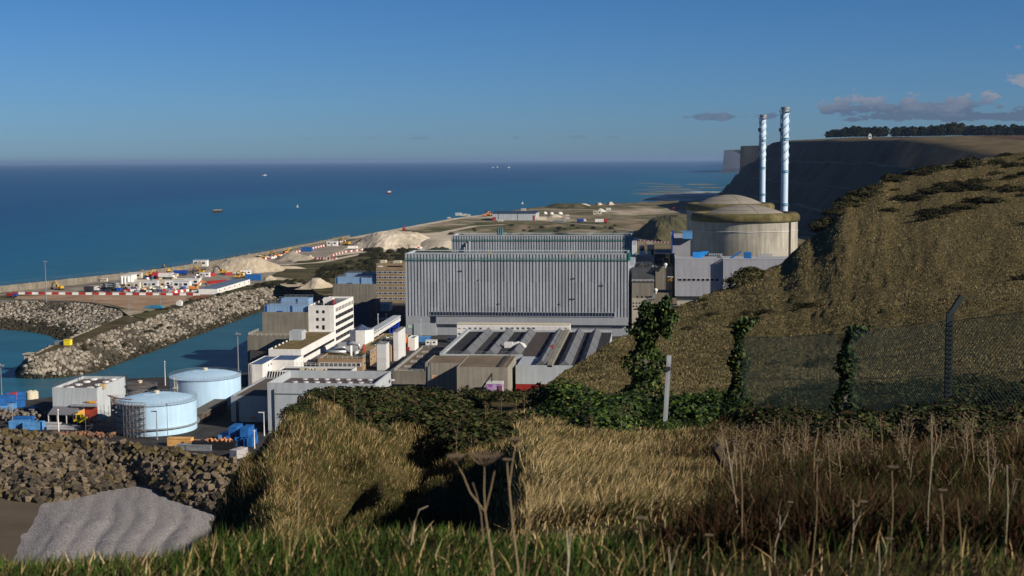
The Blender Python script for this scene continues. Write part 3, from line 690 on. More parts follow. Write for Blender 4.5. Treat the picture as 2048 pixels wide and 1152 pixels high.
# ---------------- reactors
def reactor(px, rpx, D, yap, label):
    c = VD(px, 500, D); R_ = rpx*D/FPX; zt = 64.6; t = thing('reactor_building', label, 'building', (c.x, c.y, PZ), group='domed concrete reactor buildings')
    mb = MB(); mb.lathe(c.x, c.y, [(R_-.9, PZ), (R_-.9, zt-4.0)], 96, cap=False); mb.build('cylinder_wall', REACT, t, smooth=True)
    r = MB(); r.lathe(c.x, c.y, [(R_-.9, zt-4.4), (R_-.1, zt-4.3), (R_+.15, zt-3.4), (R_+.1, zt-2.0), (R_-.5, zt-.9), (R_-1.7, zt-.15), (R_-3.4, zt), (R_-4.6, zt-.5), (R_-5.4, zt-1.6)], 96, cap=False); r.build('ring_beam', MOSSC, t, smooth=True)
    zap = VD(px, yap, D).z; rd = R_*.78; prof = []
    for k in range(13): a = k/12; prof.append((rd*math.cos(a*math.pi/2)*1.0+.01, zt-1.4+(zap-zt+1.4)*math.sin(a*math.pi/2)**1.0))
    # shallow spherical cap
    h = zap-zt+1.4; RR = (rd*rd+h*h)/(2*h); prof = []
    for k in range(15): rr = rd*(1-k/14)+.02; prof.append((rr, zt-1.4+math.sqrt(RR*RR-rr*rr)-(RR-h)))
    d = MB(); d.lathe(c.x, c.y, prof, 96); dm = d.build('dome', DOME, t, smooth=True)
    j = MB()
    for rr in (.42, .7): 
        r2 = rd*rr; z = zt-1.4+math.sqrt(RR*RR-r2*r2)-(RR-h)+.03; N = 90
        j.tube([(c.x+r2*math.cos(2*math.pi*k/N), c.y+r2*math.sin(2*math.pi*k/N), z) for k in range(N+1)], .10, 4)
    for a in (.3, 1.87, 3.4, 5.0):
        j.tube([(c.x+rd*u*math.cos(a), c.y+rd*u*math.sin(a), zt-1.4+math.sqrt(RR*RR-(rd*u)**2)-(RR-h)+.03) for u in np.linspace(.02, .99, 14)], .09, 4)
    j.build('joint', M('joint_dark', (.13, .12, .10), .9), dm)
    # rust-dark vertical drain and the pale pipe running round the shell
    p = MB(); a = math.atan2(-1, .80); R2 = R_-.6
    p.box(c.x+R2*math.cos(-.66)-.45, c.x+R2*math.cos(-.66)+.45, c.y+R2*math.sin(-.66)-.5, c.y+R2*math.sin(-.66)+.5, PZ, zt-4.4); p.build('drain_channel', M('stained_channel', (.06, .055, .045), .9), t)
    q = MB(); q.tube([(c.x+(R_-.7)*math.cos(u), c.y+(R_-.7)*math.sin(u), zt-9+.15*math.sin(u*9)) for u in np.linspace(-2.9, -.2, 40)], .14, 5); q.build('ring_pipe', WHITEG, t)
    return c, R_, t
reactor(1489, 107.3, 695, 409.5, 'nearer reactor building, weathered concrete drum with shallow dome and mossy rim')
reactor(1458.5, 88, 842, 389.5, 'farther reactor building, dome and mossy rim showing behind the nearer dome')
def stack(px, w, ytop, D, label, bands, ys0, ys1):
    c = VD(px, 400, D); zt = VD(px, ytop, D).z; r = w/2*D/FPX; t = thing('vent_stack', label, 'chimney', (c.x, c.y, PZ), group='tall pale blue vent stacks')
    m = MB(); m.lathe(c.x, c.y, [(r*1.02, PZ), (r, zt-40), (r*.95, zt)], 32); m.build('shaft', M('stack_blue', (.50, .64, .78), .5, .04, .1, streak=.08), t, smooth=True)
    z = lambda y: VD(px, y, D).z
    h = MB()
    z0, z1 = z(ys1), z(ys0); turns = 2.0
    for k in range(3):
        pts = []
        for i in range(70):
            u = i/69; a = 2*math.pi*(turns*u+k/3); zz = z0+(z1-z0)*u; pts.append((c.x+(r+.12)*math.cos(a), c.y+(r+.12)*math.sin(a), zz))
        h.tube(pts, .26, 5)
    h.build('helical_strake', M('strake_grey', (.42, .50, .58), .6, .08, .3), t)
    for y in bands:
        g = MB(); zz = z(y); g.lathe(c.x, c.y, [(r+.05, zz-.7), (r+.45, zz-.6), (r+.45, zz-.3), (r+.05, zz-.2)], 32, cap=False); g.lathe(c.x, c.y, [(r+.05, zz+.2), (r+.45, zz+.3), (r+.45, zz+.6), (r+.05, zz+.7)], 32, cap=False); g.build('band', M('band_teal', (.10, .25, .36), .6), t)
    cr = MB(); cr.lathe(c.x, c.y, [(r+.05, zt-2.2), (r+1.3, zt-2.0), (r+1.35, zt-1.8), (r+.4, zt-1.75)], 32, cap=False); cr.lathe(c.x, c.y, [(r+.1, zt-1.2), (r+.45, zt-1.0), (r+.5, zt+.5), (r*.85, zt+.6)], 32)
    for k in range(16):
        a = 2*math.pi*k/16; cr.bar((c.x+(r+1.3)*math.cos(a), c.y+(r+1.3)*math.sin(a), zt-1.8), (c.x+(r+1.3)*math.cos(a), c.y+(r+1.3)*math.sin(a), zt-.7), .08)
    cr.build('top_platform', STEEL, t)
    l = MB(); l.bar((c.x-r-.5, c.y-.3, PZ+20), (c.x-r-.5, c.y-.3, zt-2), .35); l.box(c.x-r-1.4, c.x-r-.05, c.y-.7, c.y+.5, z(263), z(256)); l.box(c.x-r-1.4, c.x-r-.05, c.y-.7, c.y+.5, z(300), z(297)); l.build('ladder', DSTEEL, t)
stack(1568.5, 14.2, 216, 728, 'taller-looking pale blue vent stack with spiral fins, right one', (278, 343, 409), 224, 326)
stack(1524.6, 11.4, 231, 890, 'pale blue vent stack with spiral fins farther away, left one', (281, 336, 389), 238, 322)
# ---------------- reactor annexes
def annex(b, label, ybot, wins, base=CONCL, xsh=None):
    t = thing('annex_building', label, 'building', b.loc, group='grey clad annexes of the reactors'); zb = b.z(1400, ybot)
    mb = MB(); corr_x(mb, b.x0, b.x1, b.y0, zb, b.z1, .55, .07); corr_y(mb, b.x1, b.y0, b.y1, zb, b.z1, .55, .07); mb.box(b.x0, b.x1-.1, b.y0+.1, b.y1, zb, b.z1-.5); mb.build('cladding', CLADA, t)
    q = MB(); q.box(b.x0-.1, b.x1+.1, b.y0-.1, b.y0+.5, b.z1, b.z1+.3); q.box(b.x0-.1, b.x0+.5, b.y0+.5, b.y1, b.z1, b.z1+.3); q.box(b.x1-.5, b.x1+.1, b.y0+.5, b.y1, b.z1, b.z1+.3); q.build('coping', CLADL, t)
    q = MB(); q.box(b.x0+.8, b.x1, b.y0+2.2, b.y1, b.z0, zb); q.build('base_wall', base, t)
    for a, c, y0, y1, n in wins:
        w = (b.x(c)-b.x(a))/n
        for k in range(n): win(t, (b.x(a)+w*(k+.5), b.y0, b.z(1400, (y0+y1)/2)), w*.86, b.z(1400, y0)-b.z(1400, y1), '-y', GLASS, WHITEG, .1)
    return t
A1 = B(1350.4, 1446, 517.5, Y=TH1.y0+1.5, dep=22); annex(A1, 'grey clad reactor annex with nine dark windows, in front of the nearer dome', 592.5, [(1355, 1438, 556.5, 562.5, 9)])
A2 = B(1446.8, 1640, 518.5, Y=TH1.y0-1.4, dep=26); annex(A2, 'grey clad annex partly hidden by the grassy hill, below the nearer dome', 592.5, [(1451, 1488, 558, 564.5, 4)])
A0 = B(1344, 1381, 477, D=752, dep=60); annex(A0, 'tall narrow grey annex between the farther dome and the pipework', 640, [], CLADA)
mb = MB(); mb.box(A0.x0-.3, A0.x0+1, A0.y0-.6, A0.y0, A0.z1, A0.z1+4.5); mb.box(A0.x0-.3, A0.x0+.3, A0.y0-.6, A0.y0-.1, PZ+20, A0.z1); tag(mb.build('stair_mast', BLUED), 'dark blue mast at the left corner of the narrow annex', 'mast')
mb = MB(); p = VD(1380, 470, 750); mb.box(p.x-4, p.x+1.5, p.y-2, p.y+4, A0.z1, A0.z1+4.0); mb.box(p.x-5, p.x+1.8, p.y-2.2, p.y+4.2, A0.z1+4.0, A0.z1+4.2); tag(mb.build('roof_hut', BLUEL), 'blue hut on the roof of the narrow annex beside the dome', 'hut')
mb = MB(); x0 = A1.x(1386, 510); x1 = A1.x(1412, 510); mb.box(x0, x1-1.8, A1.y0+3, A1.y0+7, A1.z1, A1.z1+3.0); mb.prism([(x0, A1.z1+3.0), (x1+1.5, A1.z1+3.0), (x1-1.8, A1.z1+.1), (x1-1.8, A1.z1+2.9)], A1.y0+3.1, A1.y0+7, 'y'); tag(mb.build('tarpaulin_shelter', M('bright_blue_tarp', (.02, .26, .70), .6, .15, .4)), 'bright blue tarpaulin shelter on the annex roof in front of the nearer dome', 'shelter')
mb = MB(); x0 = A2.x(1490, 510); x1 = A2.x(1504, 510); corr_x(mb, x0, x1, A2.y0+4, A2.z1, A2.z1+2.8, .5, .1); mb.box(x0, x1, A2.y0+4.15, A2.y0+9, A2.z1, A2.z1+2.8); mb.bar((x0-6.5, A2.y0+4, A2.z1), (x0-1.5, A2.y0+4, A2.z1+3.2), .8); tag(mb.build('roof_plant_box', M('roof_box_blue', (.02, .15, .42), .6)), 'blue louvred box on the annex roof by the foot of the nearer drum', 'box')
for i, px in enumerate([1419+3.6*k for k in range(8)]+[1516+3.7*k for k in range(9)]):
    bb = A1 if px < 1446 else A2; x = bb.x(px, 515); q = MB(); q.lathe(x, bb.y0+5, [(.16, bb.z1), (.16, bb.z1+1.5)], 8); q.lathe(x, bb.y0+5, [(.17, bb.z1+1.5), (.36, bb.z1+1.6), (.3, bb.z1+2.0), (.02, bb.z1+2.2)], 8)
    tag(q.build('roof_vent', STEEL), 'small mushroom vent in the row on the annex roof left of the blue box' if px < 1446 else 'small mushroom vent in the row on the annex roof right of the blue box', 'vent', 'vents left of the blue roof box' if px < 1446 else 'vents right of the blue roof box')
# ---------------- pipework and auxiliary blocks between the halls and the reactors
b = B(1264, 1308, 564, Y=TH1.y0+2, dep=22); t = thing('auxiliary_block', 'stained pale concrete block right of the nearer turbine hall, with six small round holes', 'building', b.loc)
mb = MB(); mb.box(b.x0, b.x1, b.y0, b.y1, b.z(1290, 596), b.z1-.1); mb.build('upper_wall', CONC, t); mb = MB(); mb.box(b.x0, b.x(1294), b.y0-.4, b.y1-.05, b.z0, b.z(1290, 596)-.02); mb.build('lower_wall', CONCL, t)
mb = MB(); mb.prism([(b.y0-.3, b.z1), (b.y1, b.z(1290, 564)+.2), (b.y1, b.z1+5.2), (b.y0+9, b.z1+4.9), (b.y0-.3, b.z1+.25)], b.x0-.1, b.x1+.1, 'x'); mb.build('roof', M('slate_grey_roof', (.045, .048, .052), .8, .2, .3), t)
for j in range(2):
    for i in range(3): q = MB(); x = b.x(1267+6.2*i, 606); z = b.z(1270, 606+6.5*j); q.box(x-.35, x+.35, b.y0-.45, b.y0-.38, z-.35, z+.35); q.build('opening', BLACK, t)
for i in range(4): q = MB(); x = b.x(1275+9*i, 590); z = b.z(1280, 593.5); q.box(x-.35, x+.35, b.y0-.06, b.y0+.02, z-.6, z+.4); q.build('scupper', BLACK, t)
q = MB(); railing(q, [(b.x0, b.y0-.2, b.z1+.1), (b.x1, b.y0-.2, b.z1+.1)], 1.0, .12, 1.8); q.build('railing', WHITEG, t)
b2 = B(1266, 1308, 537, D=660, dep=20); t = thing('transformer_building', 'pale grey building with dark pipework on top, behind the stained concrete block', 'building', b2.loc)
mb = MB(); mb.box(b2.x0, b2.x1, b2.y0, b2.y1, b2.z0, b2.z1); mb.build('wall', CLADL, t)
mb = MB(); mb.box(b2.x0+1, b2.x1-1, b2.y0+4, b2.y1-1, b2.z1, b2.z1+2.0)
for k in range(14): x = b2.x0+1.5+random.random()*8; mb.bar((x, b2.y0+2, b2.z1), (x+random.uniform(-2, 2), b2.y0+3, b2.z1+random.uniform(1, 3.0)), .3)
mb.build('pipework', DSTEEL, t)
b3 = B(1273, 1309, 512.5, D=735, dep=16); t = thing('cooling_block', 'small pale concrete block with white tanks along its top', 'building', b3.loc)
mb = MB(); mb.box(b3.x0, b3.x1, b3.y0, b3.y1, b3.z0, b3.z1); mb.build('wall', CONCL, t)
for k, px in enumerate((1281, 1285.5, 1289, 1296, 1300)):
    q = MB(); x = b3.x(px, 505); q.lathe(x, b3.y0+3, [(.5, b3.z1), (.55, b3.z1+2.3), (.35, b3.z1+2.7), (.02, b3.z1+2.8)], 10); q.build('tank', WHITE, t, smooth=True)
mb = MB(); mb.box(b3.x(1278), b3.x(1288), b3.y0+12, b3.y0+15, b3.z1, b3.z1+5); mb.box(b3.x(1294), b3.x(1308), b3.y0+10, b3.y0+15, b3.z1, b3.z1+5.5); mb.build('plant_box', M('navy_steel', (.015, .022, .04), .6), t)
# dark pipe hall and yellow davits
b4 = B(1309, 1350, 508, D=745, dep=40); t = thing('pipe_hall', 'dark pipe hall in the gap beside the grey annexes', 'building', b4.loc); mb = MB(); mb.box(b4.x0, b4.x1, b4.y0, b4.y1, b4.z0, b4.z1); mb.build('wall', DSTEEL, t)
for k in range(20):
    q = MB(); x = random.uniform(b4.x0, b4.x1-2); z = random.uniform(b4.z1-32, b4.z1); l = random.uniform(1, 5)
    if random.random() < .5: q.bar((x, b4.y0-.5, z), (x+l, b4.y0-.5, z), .25)
    else: q.bar((x, b4.y0-.6, z), (x, b4.y0-.6, z-l*1.5), .25)
    q.build('pipe', STEEL, t)
b5 = B(1311, 1345, 532.5, D=690, dep=18); t = thing('link_block', 'low brown concrete block in the dark gap, with a white dome at its edge', 'building', b5.loc); mb = MB(); mb.box(b5.x0, b5.x1, b5.y0, b5.y1, b5.z0, b5.z1-1.1); mb.mi = 0; parapet(mb, b5, .4, 1.1); mb.build('wall', CONC, t)
for (px, py, D, lab) in ((1331, 529, 688, 'small white round tank on the brown link block in the gap'), (1311.5, 580, 622, 'small white round tank beside the stained concrete block')):
    p = VD(px, py, D); q = MB(); q.lathe(p.x, p.y, [(.4, p.z-1.6), (.4, p.z-.9), (.85, p.z-.4), (.95, p.z+.1), (.6, p.z+.65), (.02, p.z+.8)], 16); tag(q.build('round_tank', WHITE, smooth=True), lab, 'tank')
for (px, py, y2, D, lab) in ((1336, 509, 528, 705, 'yellow davit crane in the gap beside the narrow annex'), (1341, 556, 585, 655, 'yellow davit crane in the gap left of the nine-window annex')):
    p = VD(px, py, D); z2 = VD(px, y2, D).z; q = MB(); q.box(p.x-1.2, p.x+.8, p.y-1, p.y+1, p.z-1.8, p.z-1.2); q.bar((p.x+.6, p.y, z2), (p.x+.6, p.y, p.z+.4), .5); q.bar((p.x-1.1, p.y, p.z-1.2), (p.x-1.1, p.y, p.z+.3), .25); q.bar((p.x-1.4, p.y, p.z+.3), (p.x+.9, p.y, p.z+.3), .4); q.bar((p.x-.2, p.y, p.z+.2), (p.x-.2, p.y, p.z-1.2), .3)
    q.mi = 1; q.box(p.x-1.6, p.x+1.4, p.y-1.4, p.y+1.4, p.z+.5, p.z+.7); tag(q.build('davit_crane', [M('davit_yellow', (.80, .42, .01), .45, .05), CLADL]), lab, 'crane')
b6 = B(1309, 1344, 586, Y=TH1.y0+3, dep=16); b6b = B(1299, 1354, 601, Y=TH1.y0+2, dep=15)
t = thing('pump_house', 'brown stained concrete pump house below the dark gap', 'building', b6.loc); mb = MB(); mb.box(b6.x0, b6.x1, b6.y0, b6.y1, b6.z0, b6.z1); mb.box(b6b.x0, b6.x0-.01, b6b.y0+.1, b6b.y1, b6.z0, b6b.z1); mb.box(b6.x1+.01, b6b.x1, b6b.y0+.1, b6b.y1, b6.z0, b6b.z1+1.2); mb.build('wall', M('brown_concrete', (.19, .165, .125), .9, .15, .2, streak=.3), t)
q = MB(); z = b6.z(1320, 614)
for k in range(3): q.bar((b6.x(1283), b6.y0-2-.6*k, z+.5*k), (b6.x(1358), b6.y0-2-.6*k, z+.5*k), .35)
for px in (1335, 1345, 1355, 1362): q.bar((b6.x(px), b6.y0-3, PZ), (b6.x(px), b6.y0-3, z+(2 if px > 1350 else 0)), .4)
q.bar((b6.x(1335), b6.y0-3, z-4.5), (b6.x(1345), b6.y0-3, z), .25); q.bar((b6.x(1345), b6.y0-3, z-4.5), (b6.x(1335), b6.y0-3, z), .25); q.bar((b6.x(1355), b6.y0-3, b6.z(1355, 599)), (b6.x(1410), b6.y0-3, b6.z(1410, 600)), .3); q.bar((b6.x(1296), b6.y0-2.5, z), (b6.x(1296), b6.y0-2.5, b6.z(1296, 596)), .6); q.bar((b6.x(1296), b6.y0-2.5, b6.z(1296, 596)), (b6.x(1309), b6.y0-2.5, b6.z(1309, 596)), .6); q.bar((b6.x(1309), b6.y0-2.5, b6.z(1309, 596)), (b6.x(1309), b6.y0-2.5, b6.z(1309, 586)), .6)
tag(q.build('pipe_rack', STEEL), 'pale grey pipe rack running along the foot of the brown pump house', 'pipe rack')
# ---------------- brown office tower
b = B(752.5, 830, 527, D=775, dep=20); t = thing('office_tower', 'brown office tower of ochre bands and white window strips beside the turbine hall', 'building', b.loc)
mb = MB(); mb.box(b.x0, b.x1, b.y0, b.y1, b.z0, b.z1); mb.box(b.x0-.15, b.x1, b.y0-.15, b.y1, b.z(780, 541), b.z(780, 536.8)); mb.build('wall', BRICKD, t)
for yy in (544.6, 555, 565.4, 576, 586.5, 597.5):
    s = MB(); z = b.z(780, yy); s.box(b.x0-.05, b.x1, b.y0-.12, b.y0+.05, z-.62, z+.62); st = s.build('window_strip', WHITEG, t)
    for k in range(7):
        for (o, w) in ((.55, .7), (2.05, 1.7)): win(st, (b.x0+3.05*k+o, b.y0-.12, z+.05), w, .85, '-y', GLASS, None, .06, 'window')
q = MB(); z = b.z(780, 532.5); q.box(b.x(776), b.x(806), b.y0-.1, b.y0+.01, z-.35, z+.35); q.build('roof_slot', BLACK, t)
q = MB(); z = b.z(780, 533); q.box(b.x(757), b.x(767), b.y0-.12, b.y0-.01, z-.3, z+.4); q.build('white_panel', WHITE, t)
q = MB(); q.box(b.x(758), b.x(769), b.y0+4, b.y0+9, b.z1, b.z1+1.4); q.box(b.x(785), b.x(800), b.y0+3, b.y0+8, b.z1, b.z1+1.2); q.build('roof_plant', CREAM, t)
q = MB(); railing(q, [(b.x0, b.y0+.1, b.z1), (b.x1, b.y0+.1, b.z1)], 1.1, .08, 2.2); q.build('railing', DSTEEL, t)
# ---------------- pumping stations
def pump(b, label, f0, f1, g0, g1, yb1, yb2):
    t = thing('pumping_station', label, 'building', b.loc, group='concrete pumping stations with pale blue plant on top')
    mb = MB(); mb.box(b.x0, b.x1, b.y0, b.y1, b.z0, b.z1); mb.build('concrete_wall', CONC, t)
    for nm, (a, c), yt, off in (('front_cladding', (f0, f1), yb1, 2), ('rear_cladding', (g0, g1), yb2, 15)):
        Y = b.y0+off; x0 = VY(a, yt, Y).x; x1 = VY(c, yt, Y).x; z = VY(a, yt, Y).z; q = MB(); corr_x(q, x0, x1, Y, b.z1, z, 1.2, .15, .8); q.box(x0, x1, Y+.2, Y+9, b.z1, z); o = q.build(nm, BLUEC, t)
        r = MB(); railing(r, [(x0, Y, z), (x1, Y, z)], 1.1, .1, 2.4); railing(r, [(x0, Y+9, z), (x1, Y+9, z)], 1.1, .1, 2.4); r.build('railing', STEEL, o)
        k = MB()
        for f in (.04, .62): k.box(x0+(x1-x0)*f, x0+(x1-x0)*f+.35, Y-.35, Y-.01, b.z1, z+.2)
        k.box(x0+(x1-x0)*.3, x0+(x1-x0)*.42, Y-.4, Y-.01, b.z1+.2, b.z1+.5); k.build('ladder', BLUED, o)
    return t
WBY = G(642, 690, PZ).y; BTY = VD(791, 527, 775).y
pump(B(524.3, 616, 624.8, Y=WBY-.6, dep=30, zb=-1), 'near concrete pumping station by the channel, with pale blue plant rooms on top', 529, 616, 559, 616, 611.5, 598)
pump(B(665.4, 752, 568, Y=BTY-.6, dep=34), 'far concrete pumping station left of the brown office tower, pale blue rooms on top', 671, 752, 688, 752, 555.5, 548)
q = MB(); a = G(494.5, 672, 16.1); e_ = G(600, 672, 16.1); q.box(a.x, e_.x, a.y, WBY-.65, -1, 16.1); t = thing('intake_quay', 'concrete quay wall with a railing in front of the near pumping station', 'wall', ((a.x+e_.x)/2, a.y, 0)); q.build('wall', CONC, t); q = MB(); railing(q, [(a.x+.2, a.y+.2, 16.1), (e_.x, a.y+.2, 16.1)], 1.2, .1, 2); railing(q, [(a.x+.2, a.y+.2, 16.1), (a.x+.2, WBY-1, 16.1)], 1.2, .1, 2); q.build('railing', CREAM, t)
# ---------------- white office block with long low wing
b = B(616.5, 667.3, 610.8, yb=690, xfar=706.6); t = thing('white_office_building', 'five-storey white office building with rows of dark windows along its right side', 'building', b.loc)
mb = MB(); mb.box(b.x0, b.x1, b.y0, b.y1, b.z0, b.z1-.8); parapet(mb, b, .35, .82); mb.build('wall', WHITE, t)
q = MB(); q.box(b.x0+.4, b.x1-.4, b.y0+.4, b.y1-.4, b.z1-.8, b.z1-.75); q.build('roof', ROOFG, t)
for px in (635, 647):
    for py in (623.5, 638.7, 653.8): win(t, (b.x(px, py), b.y0, b.z(px, py)-(.25 if (px > 640 and py > 650) else 0)), 1.15, 1.3 if not (px > 640 and py > 650) else 2.0, '-y', GLASS, None, .07)
L = b.y1-b.y0
for r in range(5):
    z = b.z1-2.45-3.3*r; n = 12
    for k in range(n):
        y = b.y0+3.0+(L-3.8)*(k+.5)/n; win(t, (b.x1, y, z), (L/n)*(.42 if r == 0 else .78), 1.7, '+x', GLASS, None, .07)
q = MB(); q.box(b.x0+4.6, b.x0+8.8, b.y0+9, b.y0+13, b.z1-.75, b.z1+2.4); q.build('roof_cabin', WHITE, t)
q = MB(); 
for k in range(22): x = b.x0+random.uniform(2, 9.5); y = b.y0+random.uniform(4, 11); h = random.uniform(.6, 2.4); q.box(x, x+random.uniform(.3, 1.3), y, y+1, b.z1-.75, b.z1-.75+h)
q.build('roof_plant', DSTEEL, t); q = MB(); q.lathe(b.x0+9.6, b.y0+8, [(.55, b.z1-.75), (.55, b.z1+1.9)], 12); q.build('red_tank', M('maroon', (.28, .03, .03), .5), t)
w = B(537, 602, 698.5, yb=730, dep=10); w.y1 = b.y0-.02; w.cy = (w.y0+w.y1)/2; Z = w.z1
t = thing('white_low_wing', 'long low white building with a brown moss roof in front of the white office block', 'building', (w.cx, w.cy, PZ))
mb = MB(); mb.box(w.x0, w.x1, w.y0, w.y1, Z-3.0, Z-.6); parapet(mb, w, .4, .62); mb.build('upper_wall', WHITE, t)
q = MB(); q.box(w.x0+.4, w.x1-.4, w.y0+.4, w.y1-.4, Z-.6, Z-.52); q.build('roof', SEDUM, t)
q = MB(); q.box(w.x0+.3, w.x1-.6, w.y0+1.2, w.y1, Z-4.4, Z-3.0); q.build('window_band', GLASS, t)
q = MB(); q.box(w.x0+.2, w.x1-.3, w.y0+4.0, w.y1, PZ, Z-4.4); q.build('lower_wall', WHITE, t)
q = MB(); q.box(w.x(588), w.x1-.35, w.y0+.3, w.y0+3.9, PZ, Z-3.02); q.build('entrance_glazing', M('green_glass', (.008, .025, .018), .25, .3, .5, spec=.5), t)
q = MB(); q.box(w.x0+.2, w.x(588)-.02, w.y0+.6, w.y0+3.95, PZ, Z-3.02); q.build('front_wall', WHITE, t)
q = MB()
for k in range(5): q.box(w.x0-.15, w.x0+.9, w.y0+5+5.5*k, w.y0+6.2+5.5*k, Z-.3, Z+.6)
q.build('roof_hatch', BLACK, t)
p0 = G(579, 680.6, Z-.5); q = MB(); wx = VY(603, 680, p0.y).x; corr_x(q, p0.x, wx, p0.y, Z-.5, Z+3.4, .6, .08); q.box(p0.x, wx, p0.y+.1, p0.y+7, Z-.5, Z+3.4); q.build('lift_room', CLADL, t)
q = MB(); q.box(w.x1+.1, w.x1+4.5, w.y0+2, b.y1, PZ, PZ+.25); q.build('side_terrace', M('terrace_dark', (.06, .06, .065), .8), t)
# ---------------- white building with solar roof
SOLAR = M('solar_panel_blue', (.035, .055, .11), .3, .3, .6, spec=.5, col2=(.10, .13, .20))
b = B(495, 524.5, 729, yb=776, yfar=711.5); c = B(541, 588.5, 722.3, D=496, yfar=711.8)
t = thing('solar_roof_building', 'small white building with a blue solar roof at the water edge', 'building', b.loc)
mb = MB(); mb.box(b.x0, b.x1, b.y0, b.y1, PZ, b.z1-.3); mb.mi = 0; parapet(mb, b, .3, .32); mb.box(b.x1+.01, c.x1, c.y0, c.y1, PZ, b.z1-.3); mb.box(c.x0, c.x1, c.y0-.02, c.y0+.3, b.z1-.3, b.z1); mb.box(c.x1-.3, c.x1, c.y0+.3, c.y1, b.z1-.3, b.z1); mb.build('wall', WHITE, t)
q = MB(); q.box(b.x0+.4, b.x1-.4, b.y0+.4, b.y1-.4, b.z1-.3, b.z1-.12); q.box(b.x1, c.x1-.4, c.y0+.4, c.y1-.4, b.z1-.3, b.z1-.12); q.build('solar_roof', SOLAR, t)
q = MB()
for px in (499.5, 503): x = b.x(px, 750); q.bar((x, b.y0-.3, PZ), (x, b.y0-.3, b.z1+.6), .15)
for k in range(14): z = PZ+.6*k; q.bar((b.x(499.5), b.y0-.3, z), (b.x(503), b.y0-.3, z), .08)
q.build('ladder', DSTEEL, t)
for k in range(2): win(t, (b.x1, b.y0+8+3*k, b.z1-1.4), .9, .9, '+x', GLASS, None, .06)
q = MB(); railing(q, [(b.x0-.4, b.y0, PZ+6.5), (b.x0-.4, b.y1+6, PZ+6.5)], 1.1, .08, 2.5); q.build('railing', DSTEEL, t)
# ---------------- low glazed link with dark roof
b = B(553, 702, 741, D=474, yfar=733); t = thing('glazed_link', 'low building with slanted glazing and a dark cluttered roof behind the big grey warehouse', 'building', b.loc)
mb = MB(); mb.box(b.x0, b.x1, b.y0, b.y1, PZ, b.z1-.7); parapet(mb, b, .3, .72); mb.build('wall', WHITEG, t); q = MB(); q.box(b.x0+.4, b.x1-.4, b.y0+.4, b.y1-.4, b.z1-.7, b.z1-.62); q.build('roof', ROOFD, t)
q = MB(); railing(q, [(b.x0, b.y1-.1, b.z1), (b.x1, b.y1-.1, b.z1)], 1.3, .1, 1.6); q.build('railing', WHITEG, t)
q = MB()
for px, l in ((600, 14), (632, 16), (606, 6)): x = b.x(px, 738); q.box(x-l/12, x+l/12, b.y0+4, b.y0+6, b.z1-.62, b.z1-.1); q.lathe(x+2.2, b.y0+5, [(.5, b.z1-.6), (.6, b.z1-.1), (.02, b.z1)], 10)
q.build('roof_duct', CREAM, t)
q = MB(); x0 = b.x(536, 745); x1 = b.x(577, 745); zt, zb = b.z1-.3, b.z1-3.6; q.prism([(b.y0-3.0, zb), (b.y0, zb), (b.y0, zt), (b.y0-.4, zt)], x0, x1, 'x'); gl = q.build('slanted_glazing', GLASS, t)
f = MB()
for k in range(9): x = x0+(x1-x0)*k/8; f.bar((x, b.y0-3.1, zb), (x, b.y0-.5, zt), .18)
f.bar((x0, b.y0-3.1, zb), (x1, b.y0-3.1, zb), .2); f.bar((x0, b.y0-.5, zt), (x1, b.y0-.5, zt), .25); f.build('mullion', WHITE, gl)
# ---------------- big grey warehouse in front
b = B(534.5, 752, 767, yb=869, yfar=741); b.x1 = VY(750, 767, b.y0).x; t = simple('grey_warehouse', 'large pale grey corrugated warehouse with white roof vents, partly hidden by the bushes', b, CLADL, M('plum_gravel_roof', (.085, .065, .068), .95, .3, .4), (.36, .035), 2.4); GW = b
k = 0
for j in range(4):
    for i in range(9):
        x = b.x0+4.2+i*3.5+(1.7 if j % 2 else 0); y = b.y0+4.5+j*5.6
        q = MB(); q.lathe(x, y, [(.95, b.z1-2.4), (1.0, b.z1-2.2), (.85, b.z1-2.06), (.35, b.z1-1.98), (.01, b.z1-1.96)], 14); q.build('roof_vent', M('vent_grey', (.42, .42, .43), .6), t, smooth=True)
q = MB(); q.box(b.x(543), b.x(544.5), b.y0-.4, b.y0-.05, PZ, b.z(543, 778)); q.box(b.x(543), b.x(600), b.y0-.2, b.y0-.02, b.z(543, 787.5), b.z(543, 786.8)); q.build('downpipe', DSTEEL, t)
# ---------------- shaded low shed left of it
b = B(461.6, 534, 792, D=421, yfar=754); t = simple('low_grey_shed', 'shaded low grey shed with a sloping brown roof left of the big warehouse', b, FLATG, M('brown_shed_roof', (.10, .085, .07), .9, .15, .1), None, .5)
q = MB(); q.box(b.x(467), b.x(468), b.y0-.25, b.y0-.02, PZ, b.z(467, 803)); q.box(b.x(470), b.x(471), b.y0-.25, b.y0-.02, PZ, b.z(467, 803)); q.build('downpipe', BLACK, t)
q = MB(); q.box(b.x(494), b.x(503), b.y0-.15, b.y0-.02, b.z(498, 837), b.z(498, 834)); q.build('sign', ORANGE, t)
